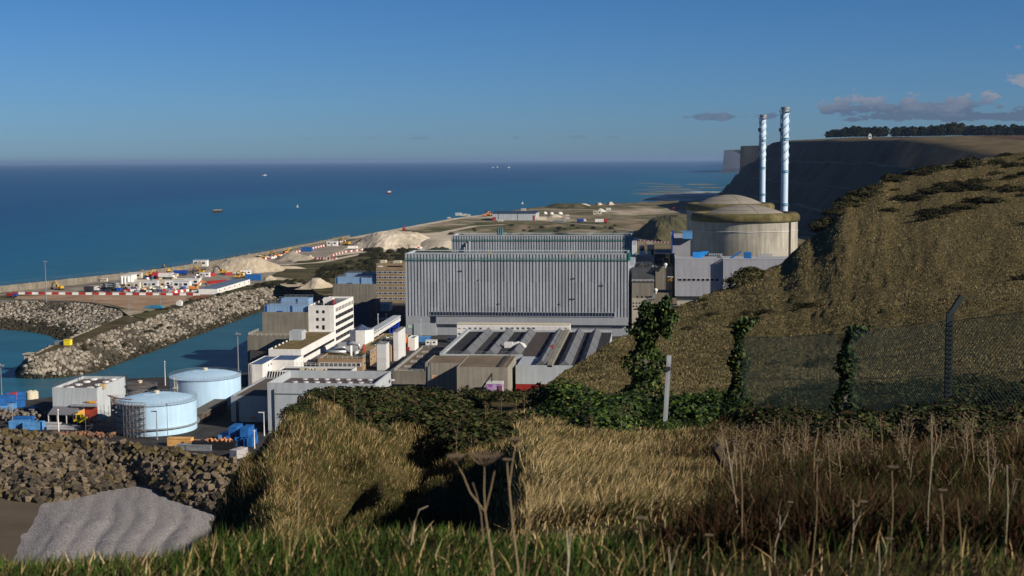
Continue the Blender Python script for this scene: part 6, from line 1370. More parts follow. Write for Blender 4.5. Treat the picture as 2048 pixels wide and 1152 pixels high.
for px, py, rz, lab, m, dz in (
    (40, 857, 0.12, 'faded blue container at the fence, left one of a pair', BLUEL, 0), (68, 859, .12, 'faded blue container at the fence, right one of a pair', BLUEL, 0), (48, 849, .1, 'bright blue container behind the faded pair', BLUE, 0),
    (-2, 826, .45, 'faded blue container at the bottom left of the stack at the picture edge', BLUEL, 0), (14, 821, .45, 'faded blue container, second in the bottom row of the stack', BLUEL, 0), (31, 815, .45, 'blue container at the bottom right of the stack', BLUE, 0),
    (-2, 826, .45, 'blue container at the top left of the stack at the picture edge', BLUE, 2.62), (14, 821, .45, 'blue container in the middle of the top row of the stack', BLUE, 2.62), (33, 815, .45, 'blue container at the top right of the stack', BLUE, 2.62),
    (441+10, 883, hp, 'pale blue container with white doors, standing nearest the tank', BLUEL, 0), (466, 885, hp, 'blue container, second from the left below the shaded shed', BLUE, 0), (484, 888, hp, 'blue container, third from the left below the shaded shed', BLUE, 0), (502, 890, hp, 'blue container nearest the bushes below the shaded shed', BLUE, 0),
    (480, 876, hp, 'blue container in the back row below the shaded shed', BLUE, 0), (500, 878, hp, 'blue container in the back row nearest the bushes', BLUE, 0), (472, 885.1, hp, 'blue container stacked on top below the shaded shed', BLUE, 2.62), (495, 888.1, hp, 'blue container stacked on top nearest the bushes', BLUE, 2.62)): cont(px, py, rz, lab, m, dz)
x, y, z = at(24, 818); PCO.put((x, y+1, z+2.7), hp, 'single red container on top of the blue stack', (.75, .8, 1), None, {k: M('container_red', (.42, .04, .03), .6) for k in pm})
x, y, z = at(478, 915); PCO.put((x, y, z), hp*.75, 'pale grey container with a pinkish roof behind the block slope', (.8, 1, 1), None, {k: M('container_grey', (.45, .43, .43), .6, .1, .4) for k in pm})
# barriers
xs_ = np.linspace(30, 393, 28)
for k, px in enumerate(xs_):
    rd = k % 2 == 0; PBA.put(at(px, 588.6+.0065*(px-30)), YAW*.0+.0, ('red' if rd else 'white')+' barrier in the long alternating row along the brown earth lot', (.98, 1.2, 1.5), ('red' if rd else 'white')+' barriers of the long row', {'body': RED if rd else WHITE})
def brow(pts, n, lab, grp, s=(.28, 1, 1.2)):
    P = resample([G(x, y, PZ) for x, y in pts], n)
    for k, p in enumerate(P):
        rd = k % 2 == 0; d = (P[min(k+1, n-1)]-P[max(k-1, 0)]); PBA.put((p.x, p.y, PZ), math.atan2(d.y, d.x), ('red' if rd else 'white')+' '+lab, s, ('red ' if rd else 'white ')+grp, {'body': RED if rd else WHITE})
brow([(528, 520), (600, 503.5), (690, 483)], 60, 'barrier in the row beside the coast road', 'barriers beside the coast road', (.9, 1.6, 1.5))
brow([(632, 519), (672, 519.5)], 14, 'barrier in the cluster below the huge chalk mound', 'barriers below the chalk mound', (.5, 1.6, 2))
brow([(664, 513), (690, 506), (735, 500)], 18, 'barrier in the bent row in front of the chalk mound', 'barriers of the bent row', (.5, 1.6, 1.8))
brow([(760, 499), (842, 497.5)], 16, 'barrier in the row at the foot of the chalk mound', 'barriers at the foot of the mound', (.6, 1.6, 1.8))
brow([(1268, 481), (1300, 483), (1342, 487)], 22, 'barrier in the row behind the turbine halls', 'barriers behind the turbine halls', (.5, 1.3, 1.2))
brow([(346, 592-5), (375, 583)], 6, 'barrier lying beside the orange machine', 'barriers beside the orange machine', (.6, 1.2, 1.6))
# bespoke pieces of the yard
def boxthing(name, label, cat, px0, px1, yt, yb, dep, mats, parts='plain', rz=0, group=None, base=PZ):
    b = B(px0, px1, yt, yb=yb, dep=dep); t = thing(name, label, cat, b.loc, group=group); q = MB(); q.box(b.x0, b.x1, b.y0, b.y1, PZ, b.z1-.15); q.build('wall', mats[0], t); q = MB(); q.box(b.x0-.1, b.x1+.1, b.y0-.1, b.y1+.1, b.z1-.15, b.z1); q.build('roof', mats[1], t); return t, b
b = B(397, 434, 577, yb=588.5, xfar=501); t = thing('site_office_block', 'long white site office block with a blue-grey roof at the right end of the yard', 'building', b.loc)
q = MB(); q.box(b.x0, b.x1, b.y0, b.y1, PZ, b.z1-.2); q.build('wall', WHITE, t); q = MB(); q.box(b.x0-.1, b.x1+.2, b.y0-.1, b.y1+.1, b.z1-.2, b.z1)
q.build('roof', M('bluegrey_roof', (.12, .16, .23), .6, .2, .2), t)
for k in range(7): win(t, (b.x1, b.y0+5+(b.y1-b.y0-8)*k/6, PZ+2.0), 1.2, 1.0, '+x', GLASS, None, .07)
t, b = boxthing('cream_wall', 'long cream concrete wall in the middle of the yard', 'wall', 262, 345, 559, 571, 1.2, (CREAM, CREAM))
t, b = boxthing('cream_wall', 'cream concrete wall with a ledge on top at the right of the yard', 'wall', 345, 398, 557.5, 568, 5, (CREAM, WHITE))
t, b = boxthing('white_shed', 'white shed standing against the sea wall left of the cream cabin', 'shed', 241, 262, 550.5, 572, 10, (WHITE, WHITEG))
q = MB(); 
for k in range(3): q.lathe(b.x0+1.5+2.2*k, b.y0-1.5, [(1.0, PZ+1.5), (1.0, PZ+6), (.5, PZ+6.6), (.02, PZ+6.7)], 14); q.bar((b.x0+1.5+2.2*k, b.y0-1.5, PZ), (b.x0+1.5+2.2*k, b.y0-1.5, PZ+1.5), .5)
tag(q.build('cement_silo', WHITE, smooth=True), 'row of three white silos in front of the white shed', 'silo')
for px, py, w, lab, m in ((214, 583, 6, 'dark steel scaffold stack behind the barrier row', DSTEEL), (226, 581, 5, 'galvanised scaffold stack right of the dark one', STEEL)):
    x, y, z = at(px, py); q = MB()
    for i in range(4):
        for j in range(3): q.bar((x+i*w/4, y+j*1.6, PZ), (x+i*w/4, y+j*1.6, PZ+5.6), .22)
    for k in range(5): q.box(x-.2, x+w*.8, y-.2, y+3.4, PZ+1.1*k+.4, PZ+1.1*k+.55)
    tag(q.build('scaffold_stack', m), lab, 'scaffolding')
x, y, z = at(301, 571); q = MB(); q.bar((x, y, PZ+1), (x+2.2, y, PZ+6.5), .7); q.box(x-1.5, x+1.5, y-1, y+1, PZ+.4, PZ+2); tag(q.build('blue_hoist', M('hoist_blue', (.03, .22, .42), .5)), 'blue tilted hoist in front of the cream wall', 'hoist')
x, y, z = at(308, 623 if False else 617); q = MB(); q.prism([(x-5, PZ+.3), (x+5.5, PZ+.3), (x+4.5, PZ+1.5), (x+1, PZ+1.9), (x-4.5, PZ+1.3)], y-1.5, y+1.5, 'y'); tag(q.build('covered_boat', M('boat_cover_blue', (.03, .22, .38), .6)), 'boat under a blue cover on the brown lot beside the green fence', 'boat')
x, y, z = at(359, 612); q = MB(); q.box(x-1.6, x+1.6, y-1.2, y+1.2, PZ, PZ+2.6); q.prism([(x-1.8, PZ+2.6), (x+1.8, PZ+2.6), (x, PZ+3.2)], y-1.4, y+1.4, 'y'); tag(q.build('white_hut', WHITE), 'tiny white hut at the right corner of the brown earth lot', 'hut')
fan('soil_patch', g_([(370, 598), (392, 590.5), (425, 590.5), (402, 599)], PZ+.2), None, M('rust_soil', (.20, .075, .03), .95, .2, .2))
for k in range(9):
    x, y, z = at(418+4.0*k+(k % 2)*.8, 567.5-.35*k); q = MB(); q.box(x-1.2, x+1.2, y-.8, y+.8, PZ, PZ+1.6); q.box(x-1.3, x-1.1, y-.9, y+.9, PZ, PZ+2.0); q.box(x+1.1, x+1.3, y-.9, y+.9, PZ, PZ+2.0); tag(q.build('red_crate', RED), 'red stillage crate in the row behind the white site office block', 'crate', 'red crates behind the site office block')
# clutter: pallets, drums, bundles; each its own small thing
CLM = [(RED, 'red'), (WHITE, 'white'), (DSTEEL, 'dark'), (CREAM, 'cream'), (STEEL, 'grey'), (BLUED, 'blue'), (ORANGE, 'orange'), (M('dark_red', (.25, .02, .03)), 'maroon')]
me_c = {}
def clutter_mesh(kind, m):
    if (kind, m) in me_c: return me_c[(kind, m)]
    q = MB()
    if kind == 0: q.box(-1.4, 1.4, -.9, .9, .15, 1.1); q.box(-1.5, -1.1, -1, 1, 0, .2); q.box(1.1, 1.5, -1, 1, 0, .2)
    elif kind == 1:
        for k in range(3): q.lathe(-1+k, 0, [(.42, 0), (.45, .5), (.42, 1.2), (.02, 1.2)], 9)
    else: q.prism([(-1.8, .1), (1.8, .1), (1.3, 1.4), (-1.2, 1.5)], -.9, .9, 'y'); q.bar((-1.6, -1, 1.5), (1.6, 1, .2), .2)
    o = q.build('x', CLM[m][0]); me_c[(kind, m)] = o.data; bpy.data.objects.remove(o); return me_c[(kind, m)]
KN = ['pallet_stack', 'drum_row', 'covered_load']; KL = ['pallet load', 'row of drums', 'covered load']
for k in range(150):
    r = random.random()
    if k < 110: px, py = random.uniform(205, 400), random.uniform(570, 585.5)
    elif k < 130: px, py = random.uniform(270, 420), random.uniform(551, 560)
    else: px, py = random.uniform(515, 580), random.uniform(511, 519)
    kd = random.randrange(3); m = random.choice((0, 1, 1, 2, 2, 3, 3, 4, 4, 5, 7, 6 if random.random() < .3 else 4)); x, y, z = at(px, py); me = clutter_mesh(kd, m)
    o = bpy.data.objects.new(KN[kd], me); SC.collection.objects.link(o); o.location = (x, y, PZ+.1); o.rotation_euler.z = random.uniform(0, 3); o.scale = (random.uniform(.7, 1.4),)*3
    where = 'among the clutter behind the long barrier row' if k < 110 else ('in the upper part of the construction yard' if k < 130 else 'between the two larger sand piles')
    tag(o, f'{CLM[m][1]} {KL[kd]} {where}', KL[kd].split()[0] if kd == 0 else ('drums' if kd == 1 else 'load'), f'{CLM[m][1]} {KL[kd]}s {where}')
# yellow box and stone hut on the jetty
x, y, z = at(136, 690, 9.9); q = MB(); q.box(x-1.5, x+1.5, y-1.2, y+1.2, 9.9, 12.2); q.box(x-1.6, x+1.6, y-1.3, y+1.3, 12.2, 12.4); tag(q.build('yellow_box', M('bright_yellow', (.80, .62, .03), .5)), 'bright yellow box standing alone on the jetty', 'box')
x, y, z = at(120, 689, 9.9); q = MB(); q.box(x-2.0, x+1.6, y-1.2, y+1.2, 9.9, 11.4); q.box(x-2.1, x+1.7, y-1.3, y+1.3, 11.4, 11.55); tag(q.build('grey_box', STEEL), 'low grey box left of the yellow box on the jetty', 'box')
b = B(48, 78, 709, D=590, dep=4, zb=0); q = MB(); q.prism([(b.x0, 2), (b.x1-1, 6), (b.x1, b.z1), (b.x0, b.z1-.4)], b.y0, b.y1, 'y'); q.box(b.x0-.6, b.x1+.4, b.y0-.5, b.y1+.5, b.z1-.1, b.z1+.35); tag(q.build('jetty_head', CONCL), 'pale concrete head wall at the tip of the rubble jetty', 'wall')
# fences and lamps
def fence(name, label, pts, z, h, step, mp, wire, group=None, arm=False, wires=(1.0, .55, .1)):
    P = resample(pts, max(2, min(99, int(lens(pts)/step)))); t = thing(name, label, 'fence', tuple(P[len(P)//2])); me = None
    for k in wires:
        w = MB(); w.tube([a+Vector((0, 0, h*k)) for a in P], wire*.6, 4); w.build('wire', mp, t)
    for q in P:
        if me is None: m = MB(); m.bar((0, 0, 0), (0, 0, h), .12); o = m.build('post', mp, t); me = o.data
        else: o = bpy.data.objects.new('post', me); SC.collection.objects.link(o); o.parent = t
        o.location = q-t.location
    return t
FG = M('fence_green', (.02, .06, .045), .7); FD = M('fence_dark', (.05, .045, .04), .7)
fence('security_fence', 'dark security fence between the tank yard and the concrete block slope', g_([(-60, 851), (20, 857), (120, 869), (230, 882), (330, 896), (420, 909), (500, 924)], PZ), PZ, 3.0, 2.2, FD, .05)
fence('green_fence', 'green fence running along the scrub beside the channel', g_([(262, 622), (300, 622), (350, 614), (400, 601), (440, 590), (500, 574), (540, 566)], PZ), PZ, 2.6, 3.0, FG, .08)
fence('bay_fence', 'dark fence following the edge of the small bay', g_([(-40, 600), (80, 599), (140, 602), (200, 608), (240, 618), (262, 622)], PZ), PZ, 2.2, 3.0, FD, .07)
fence('quay_fence', 'thin fence along the quay behind the tanks', g_([(110, 792), (250, 759), (340, 755), (480, 746)], PZ), PZ, 1.8, 3.0, FD, .05)
def lamp(px, yt, yb, label, head=1, mat=STEEL, z=PZ, w=.22):
    p = G(px, yb, z); zt = VY(px, yt, p.y).z; t = thing('lamp_post', label, 'lamp post', (p.x, p.y, z)); q = MB(); q.tube([(p.x, p.y, z), (p.x, p.y, zt)], w, 8, w*.55); q.build('pole', mat, t)
    q = MB()
    if head == 1: q.box(p.x-1.6, p.x+.1, p.y-.25, p.y+.25, zt-.1, zt+.15)
    elif head == 2: q.box(p.x-1.1, p.x+1.1, p.y-.5, p.y+.5, zt-.1, zt+.4); q.box(p.x-.5, p.x-.1, p.y-.7, p.y+.5, zt+.4, zt+.8)
    elif head == 3: q.lathe(p.x, p.y, [(.1, zt), (.3, zt+.2), (.3, zt+.5), (.02, zt+.6)], 10)
    q.build('lamp_head', mat, t); return t
lamp(93, 524, 604, 'tall slim lamp post rising against the sea at the left of the yard', 2, w=.3)
lamp(320.7, 566, 616, 'lamp post on the brown earth lot beside the blue covered boat', 1)
lamp(189, 590, 604, 'short lamp post behind the fence of the small bay', 3)
lamp(258, 601, 622, 'short lamp post where the bay fence meets the green fence', 3)
lamp(330.6, 725, 771, 'slim lamp post on the quay left of the farther blue tank', 3, WHITEG)
lamp(3.5, 732, 790, 'slim lamp post at the left edge of the picture behind the container stack', 2)
lamp(477, 669, 752, 'tall floodlight mast beside the farther blue tank, in front of the channel', 2, w=.3)
lamp(314.5, 823, 880, 'lamp post with a left-pointing head in front of the nearer blue tank', 1)
lamp(336, 811, 884, 'thin bare mast in front of the nearer blue tank', 3, w=.13)
lamp(117.5, 822, 866, 'white lamp post in front of the open shed', 3, WHITE)
lamp(68, 819, 838, 'short lamp post left of the open shed', 1)
lamp(25.5, 808, 852, 'lamp post in front of the container stack', 1)
lamp(528.5, 825, 872, 'pale lamp post against the corner of the big grey warehouse', 1, WHITEG)
lamp(509, 864, 897, 'short white post with a small arm near the blue containers', 3, WHITE)
lamp(756.5, 630, 672, 'slim white mast behind the covered walkway, left one', 3, WHITEG)
lamp(773, 630, 662, 'slim white mast behind the covered walkway, right one', 3, WHITEG)
lamp(842, 641, 676, 'thin lamp mast in front of the turbine hall lower wall', 3, WHITEG, w=.12)
# forklift
p = at(160, 848); t = thing('forklift', 'bright yellow forklift truck parked by the red roller door', 'forklift', p); x, y, z = p; FY = M('forklift_yellow', (.85, .62, .02), .4, .05)
q = MB(); q.box(x-1.6, x+1.8, y-1, y+1, z+.5, z+1.5); q.box(x+.6, x+2.1, y-1, y+1, z+1.5, z+2.3); q.build('body', FY, t)
q = MB()
for dx in (-.9, .9):
    for dy in (-.9, .9): q.bar((x+dx, y+dy, z+1.5), (x+dx*.8, y+dy, z+3.1), .14)
q.box(x-1, x+1.1, y-1, y+1, z+3.1, z+3.25); cg = q.build('cab', FY, t); q = MB(); q.box(x-.75, x+.7, y-.85, y+.85, z+1.6, z+3.0); q.build('window', GLASS, cg)
q = MB(); q.bar((x-1.9, y-.6, z+.2), (x-1.9, y-.6, z+3.6), .2); q.bar((x-1.9, y+.6, z+.2), (x-1.9, y+.6, z+3.6), .2); q.box(x-3.2, x-1.8, y-.6, y-.4, z+.2, z+.3); q.box(x-3.2, x-1.8, y+.4, y+.6, z+.2, z+.3); q.build('mast', DSTEEL, t)
for dx in (-1.1, 1.2):
    for dy in (-1.0, 1.0): q = MB(); q.prism([(x+dx+.5*math.cos(a), z+.5+.5*math.sin(a)) for a in np.linspace(0, 5.6, 9)], y+dy-.15, y+dy+.15, 'y'); q.build('wheel', TYRE, t)
# bits around the tank yard
for px, py, w, h, m, nm, lab, cat in ((61, 798, 3, 2.6, CREAM, 'cream_tank', 'left one of two small cream tanks on the quay behind the containers', 'tank'), (70, 797, 2.4, 2.4, CREAM, 'cream_tank', 'right one of two small cream tanks on the quay behind the containers', 'tank'),
    (361, 891, 7, 2.2, M('plywood_orange', (.62, .34, .11), .8), 'timber_crate', 'large orange timber crate behind the concrete blocks', 'crate'), (384, 892, 4, 1.5, M('plywood_orange', (.62, .34, .11)), 'timber_crate', 'lower orange timber crate right of the large one', 'crate'),
    (432, 899, 12, 2.4, BLACK, 'black_skip', 'black skip filled with rusty scrap near the pale grey container', 'skip'), (390, 900, 10, 1.5, STEEL, 'grey_skip', 'low grey skip in front of the orange crates', 'skip'), (65, 830, 3, 2.5, BLUED, 'blue_cabinet', 'dark blue cabinet in the shade left of the red-door warehouse', 'cabinet'),
    (92, 852, 9, .9, M('light_tarp', (.42, .42, .43), .8), 'covered_stack', 'low stack under a pale grey cover, left one by the open shed', 'stack'), (128, 858, 10, .9, M('light_tarp', (.42, .42, .43)), 'covered_stack', 'low stack under a pale grey cover, right one by the open shed', 'stack')):
    x, y, z = at(px, py); q = MB(); q.box(x-w/2, x+w/2, y-1.3, y+1.3, PZ+.05, PZ+h); q.box(x-w/2-.1, x+w/2+.1, y-1.4, y+1.4, PZ+h, PZ+h+.12)
    if nm == 'cream_tank': q = MB(); q.lathe(x, y, [(w/2, PZ), (w/2, PZ+h), (.3, PZ+h+.5), (.02, PZ+h+.6)], 14)
    if nm == 'black_skip': q = MB(); q.prism([(x-w/2, PZ), (x+w/2-.8, PZ), (x+w/2, PZ+h), (x-w/2-.8, PZ+h)], y-1.2, y+1.2, 'y')
    tag(q.build(nm, m), lab, cat)
x, y, z = at(436, 899); n = 60; rock_cloud('scrap_metal', np.stack([x+rng.uniform(-3.5, 4, n), y+rng.uniform(-1, 1, n), PZ+2.5+rng.uniform(0, .6, n)], 1), rng.uniform(.2, .5, n), np.zeros(n, int), [M('rusty_scrap', (.50, .22, .10), .9, .3, 2)])
x, y, z = at(24, 838); n = 260; rock_cloud('scrap_timber', np.stack([x+rng.uniform(-12, 12, n), y+rng.uniform(-4, 8, n), PZ+rng.uniform(0, 2.2, n)], 1), rng.uniform(.3, .9, n), rng.integers(0, 3, n), [M('scrap_brown', (.16, .10, .06), .9, .4, 2), STONE[1], M('scrap_grey', (.14, .13, .12), .9)])
x, y, z = at(165, 872); n = 200; rock_cloud('scrap_pile', np.stack([x+rng.uniform(-10, 10, n), y+rng.uniform(-2, 2, n), PZ+rng.uniform(0, .9, n)], 1), rng.uniform(.2, .6, n), rng.integers(0, 2, n), [M('scrap_brown', (.16, .10, .06)), M('scrap_rust', (.28, .12, .07), .9)])
# --- far field
b = B(985, 1071, 427, yb=441, xfar=1079); t = thing('far_hangar', 'long pale grey hangar with a dark blue roof and red doors on the far field', 'building', b.loc)
b.y1 = max(b.y1, b.y0+45); q = MB(); q.box(b.x0, b.x1, b.y0, b.y1, PZ, b.z1-.1); q.build('wall', CLADL, t); q = MB(); ym = (b.y0+b.y1)/2; q.prism([(b.y0-.5, b.z1-.1), (b.y1+.5, b.z1-.1), (ym, b.z1+2.4)], b.x0-.3, b.x1+.3, 'x'); q.build('roof', M('navy_roof_sheet', (.03, .055, .10), .6, .15, .1), t)
for a, c, y0, y1 in ((987, 993, 434, 441), (1067, 1070.5, 431, 441)): q = MB(); q.box(b.x(a), b.x(c), b.y0-.4, b.y0-.02, PZ, b.z(a, y0)); q.build('door', RED, t)
for px in (998, 1036): q = MB(); q.box(b.x(px), b.x(px)+.5, b.y0-.2, b.y0-.02, PZ, b.z1-.2); q.build('downpipe', DSTEEL, t)
for px, py, s, lab in ((1090, 428, 3.4, 'left one of three white domed tents on the far field'), (1103, 429, 3.4, 'middle one of three white domed tents on the far field'), (1120, 428.5, 4.2, 'right one of three white domed tents on the far field')):
    x, y, z = at(px, py); q = MB(); q.lathe(x, y, [(s, PZ), (s, PZ+1), (s*.8, PZ+2.4), (s*.4, PZ+3.4), (.02, PZ+3.7)], 16); tag(q.build('domed_tent', WHITE, smooth=True), lab, 'tent')
boxthing('cream_wall', 'cream concrete wall right of the far hangar', 'wall', 1075, 1092, 434, 440, 4, (CREAM, CREAM))
x, y, z = at(1118, 445); q = MB()
for k in range(7): q.box(x-8+2.3*k, x-6.5+2.3*k, y, y+2, PZ, PZ+2+1.2*(k % 3)); q.bar((x-9+2.5*k, y-1, PZ+3), (x-5+2.3*k, y+1, PZ+1.5), .5)
tag(q.build('machine_park', STEEL), 'group of silvery machinery on the far field right of the hangar', 'machinery')
boxthing('red_shed', 'red roofed shed left of the farther dome', 'shed', 1346, 1358, 415, 420, 8, (RED, RED))
# --- boats
def hull(q, x, y, L, w, h, z=0): q.prism([(x-L/2, z+h), (x-L/2+w*.3, z-.5), (x+L/2-w*.5, z-.5), (x+L/2, z+h*1.15)], y-w/2, y+w/2, 'y')
x, y, z = at(435, 425, 0); t = thing('work_barge', 'brown work barge anchored on the open sea at the left', 'barge', (x, y, 0)); q = MB(); hull(q, x, y, 19, 8, 3.4); q.build('hull', M('barge_dark', (.05, .045, .05), .7), t); q = MB(); q.box(x-8, x+8.5, y-3.5, y+3.5, 3.4, 3.9)
for k in range(5): q.box(x-7+3.2*k, x-5.2+3.2*k, y-2, y+2, 3.9, 5.2+.5*(k % 2))
q.build('deck_load', M('barge_tan', (.40, .30, .18), .8), t)
x, y, z = at(778, 388, 0); t = thing('tugboat', 'tugboat with a white wheelhouse and mast in the middle of the sea', 'tugboat', (x, y, 0)); q = MB(); hull(q, x, y, 17, 7, 4); q.build('hull', M('tug_hull', (.10, .02, .02), .6), t); q = MB(); q.box(x-3, x+3, y-2.5, y+2.5, 4, 8.5); q.box(x+3.2, x+6, y-2, y+2, 4, 8); q.build('wheelhouse', WHITE, t); q = MB(); q.bar((x-.5, y, 8.5), (x-.5, y, 16), .5); q.bar((x+6, y, 4), (x+6, y, 10), .8); q.build('mast', DSTEEL, t)
def ship(px, py, L, h, lab, m=WHITE, D=None):
    p = G(px, py, 0); x, y = p.x, p.y; t = thing('boat', lab, 'boat', (x, y, 0)); q = MB(); hull(q, x, y, L, L*.3, h*.4); q.build('hull', m, t); q = MB(); q.box(x-L*.2, x+L*.15, y-L*.08, y+L*.08, h*.4, h); q.build('cabin', WHITE, t)
ship(530, 351.5, 34, 8, 'white motorboat with a wake far out at the left'); ship(643, 326, 130, 100, 'reddish ship on the horizon in the middle of the sea', M('ship_red', (.30, .10, .09), .7))
ship(986, 336, 22, 14, 'leftmost of three white boats far out at the right'); ship(995, 335.3, 20, 16, 'middle one of three white boats far out at the right'); ship(1018, 335.8, 34, 14, 'rightmost of three white boats far out at the right')
for px, py, lab in ((595, 414.5, 'tiny white sailing boat left of the tugboat, nearer the shore'), (1045, 408, 'tiny white sailing boat off the far hangar')):
    x, y, z = at(px, py, 0); q = MB(); q.prism([(x-1.5, .2), (x+1.8, .2), (x, 6)], y-.1, y+.1, 'y'); q.prism([(x-2.5, .8), (x+2.8, .8), (x+2, -.3), (x-2, -.3)], y-1, y+1, 'y'); tag(q.build('sailing_boat', WHITE), lab, 'boat')
# surf patches on the far shore
sf = MB()
for k in range(26):
    px = random.uniform(1372, 1432); py = random.uniform(383, 396) if k < 40 else random.uniform(352, 380); p = G(px, py, .7); w = random.uniform(10, 60); l = random.uniform(4, 12)
    sf.lathe(p.x, p.y, [(w*.5, .5), (w*.45, .75), (.02, .8)], 7)
sf.v = [(x, y, z) for x, y, z in sf.v]; tag(sf.build('surf', M('foam', (.38, .44, .46), .8)), kind='stuff')
# ================================================================== VEGETATION AND FOREGROUND
GM = [M('grass_green', (.036, .068, .010), .8, .3, 1.5, spec=.1), M('grass_dark', (.022, .036, .010), .85, .3, 1.5, spec=.05), M('grass_olive', (.085, .080, .026), .85, .25, 1.5, spec=.05), M('grass_straw', (.32, .225, .10), .85, .2, 1.5, spec=.08), M('grass_pale', (.48, .36, .19), .85, .15, 1.5, spec=.08), M('weed_brown', (.080, .043, .026), .9, .3, 1.5, spec=.05)]
for m in GM[:5]:
    n = m.node_tree; b = n.nodes['Principled BSDF']
EH = 110  # rows of the surface grid up to the brow
def surf(u, v):
    """u: photo column, v: 0 (feet) .. 1 (brow) -> points on the near terrain"""
    ci = np.interp(u, NCOLS, np.arange(len(NCOLS))); ri = np.clip(v, 0, 1.2)*(EH-1); i = np.minimum(ci.astype(int), len(NCOLS)-2); j = np.minimum(ri.astype(int), NG.shape[1]-2); f = (ci-i)[:, None]; g = (ri-j)[:, None]
    return NG[i, j]*(1-f)*(1-g)+NG[i+1, j]*f*(1-g)+NG[i, j+1]*(1-f)*g+NG[i+1, j+1]*f*g
ED = np.array([edge_D(c) for c in NCOLS])
def vOf(u, D): e = np.interp(u, NCOLS, ED); return np.log(np.asarray(D)/2.2)/np.log(e/2.2)
def gp(px, D): return Vector(surf(np.array([float(px)]), np.array([float(vOf(px, D))]))[0])
def fnoise(P, s, o=0.0): return np.array([mnoise.noise(Vector((p[0]*s+o, p[1]*s-o, o))) for p in P])
def blades(name, P, H, Wd, mi, lean=(.25, .1), curl=.5, label=None):
    n = len(P); a = rng.uniform(0, 2*np.pi, n); side = np.stack([np.cos(a), np.sin(a), np.zeros(n)], 1)*Wd[:, None]*.5
    L = np.stack([lean[0]+rng.normal(0, .28, n), lean[1]+rng.normal(0, .28, n), np.ones(n)], 1); L /= np.linalg.norm(L, axis=1)[:, None]
    P = P.copy(); P[:, 2] -= .04
    mid = P+L*H[:, None]*.55; tip = P+L*H[:, None]+np.stack([L[:, 0], L[:, 1], -np.abs(rng.normal(0, .25, n))], 1)*H[:, None]*curl*.6
    V = np.stack([P-side, P+side, mid-side*.75, mid+side*.75, tip], 1).reshape(-1, 3)
    F = (np.array([(0, 1, 3), (0, 3, 2), (2, 3, 4)])[None]+5*np.arange(n)[:, None, None]).reshape(-1, 3)
    return tag(npmesh(name, V, F, GM, np.repeat(mi, 3)), kind='stuff')
def pick(prob):
    c = np.cumsum(prob, 1); r = rng.uniform(size=len(prob))[:, None]*c[:, -1:]; return (r > c).sum(1).clip(0, 5)
def scatter(n, u0, u1, d0, d1):
    u = rng.uniform(u0, u1, n); d1a = np.minimum(d1, np.interp(u, NCOLS, ED)*1.0); ok = d1a > d0; u = u[ok]; d1a = d1a[ok]
    D = np.exp(rng.uniform(np.log(d0), np.log(d1a))); return u, D, surf(u, vOf(u, D))
def mixp(*rows): return np.array(rows)
def sm(x, a, b): t = np.clip((x-a)/(b-a), 0, 1); return t*t*(3-2*t)
# --- close green strip at the feet, 4 - 9 m
u, D, P = scatter(52000, -120, 2180, 3.6, 9.0); kk = rng.uniform(size=len(u)) > .75*sm(u+120*fnoise(P, 1.0), 1250, 1600); u, D, P = u[kk], D[kk], P[kk]; nz = fnoise(P, 1.3); nz2 = fnoise(P, .4, 7)
right = sm(u, 1150, 1500); far = sm(D, 6.2, 7.6)*(1-sm(u, 1150, 1400)); left = 1-sm(u, 250, 450)
pr = np.stack([1.4-.6*right-.9*far+nz, .9+.4*right, .5+.5*right, .25+1.8*far+.25*left+.2*right, .08+1.2*far+.05*right, .05+.9*right+.2*left], 1).clip(.01)
blades('foreground_grass', P, rng.uniform(.07, .21, len(P))*(1+.6*nz2)*(1-.35*left)*np.interp(D, [3.6, 5.5, 7, 9], [1.1, .95, .6, .5]), .0045+.0009*D*rng.uniform(.5, 1, len(P)), pick(pr), (.12, .05))
# --- pale lit grass between 9 and 34 m in the centre
u, D, P = scatter(150000, 980, 1750, 8.0, 36); kk = rng.uniform(size=len(u)) > sm(u+260*fnoise(P, .45, 2), 1400, 1740); u, D, P = u[kk], D[kk], P[kk]; nz = fnoise(P, .7); nz2 = fnoise(P, .22, 5)
rt = sm(u+60*nz, 1400, 1500)
pr = np.stack([.12+.25*(nz2 > .1)+0*u, .16+.3*rt, .55+.5*(nz > .1), 1.15-.5*rt-.5*(nz > .15), .50-.35*rt+.35*(nz2 < -.1), .10+.9*rt], 1).clip(.01)
blades('dry_grass', P, rng.uniform(.10, .25, len(P))*(1+.5*nz), .003+.0006*D, pick(pr), (.42, .12), .7)
# --- mounds at the left, 10 - 40 m
u, D, P = scatter(190000, 380, 1010, 9.5, 36); nz = fnoise(P, .7); nz2 = fnoise(P, .25, 3)
gul = sm(D, 24, 20)*sm(u, 560, 700)
pr = np.stack([.10+.3*(nz2 > .15), .45+.6*gul, .75+.5*(nz > .05), .85-.6*gul, .22-.15*gul, .35+.4*(nz2 < -.1)], 1).clip(.01)
blades('mound_grass', P, rng.uniform(.07, .22, len(P))*(1+.7*nz)*(1-.4*gul), (.002+.0005*D)*rng.uniform(.5, 1.1, len(P)), pick(pr), (.15, .1), .5)
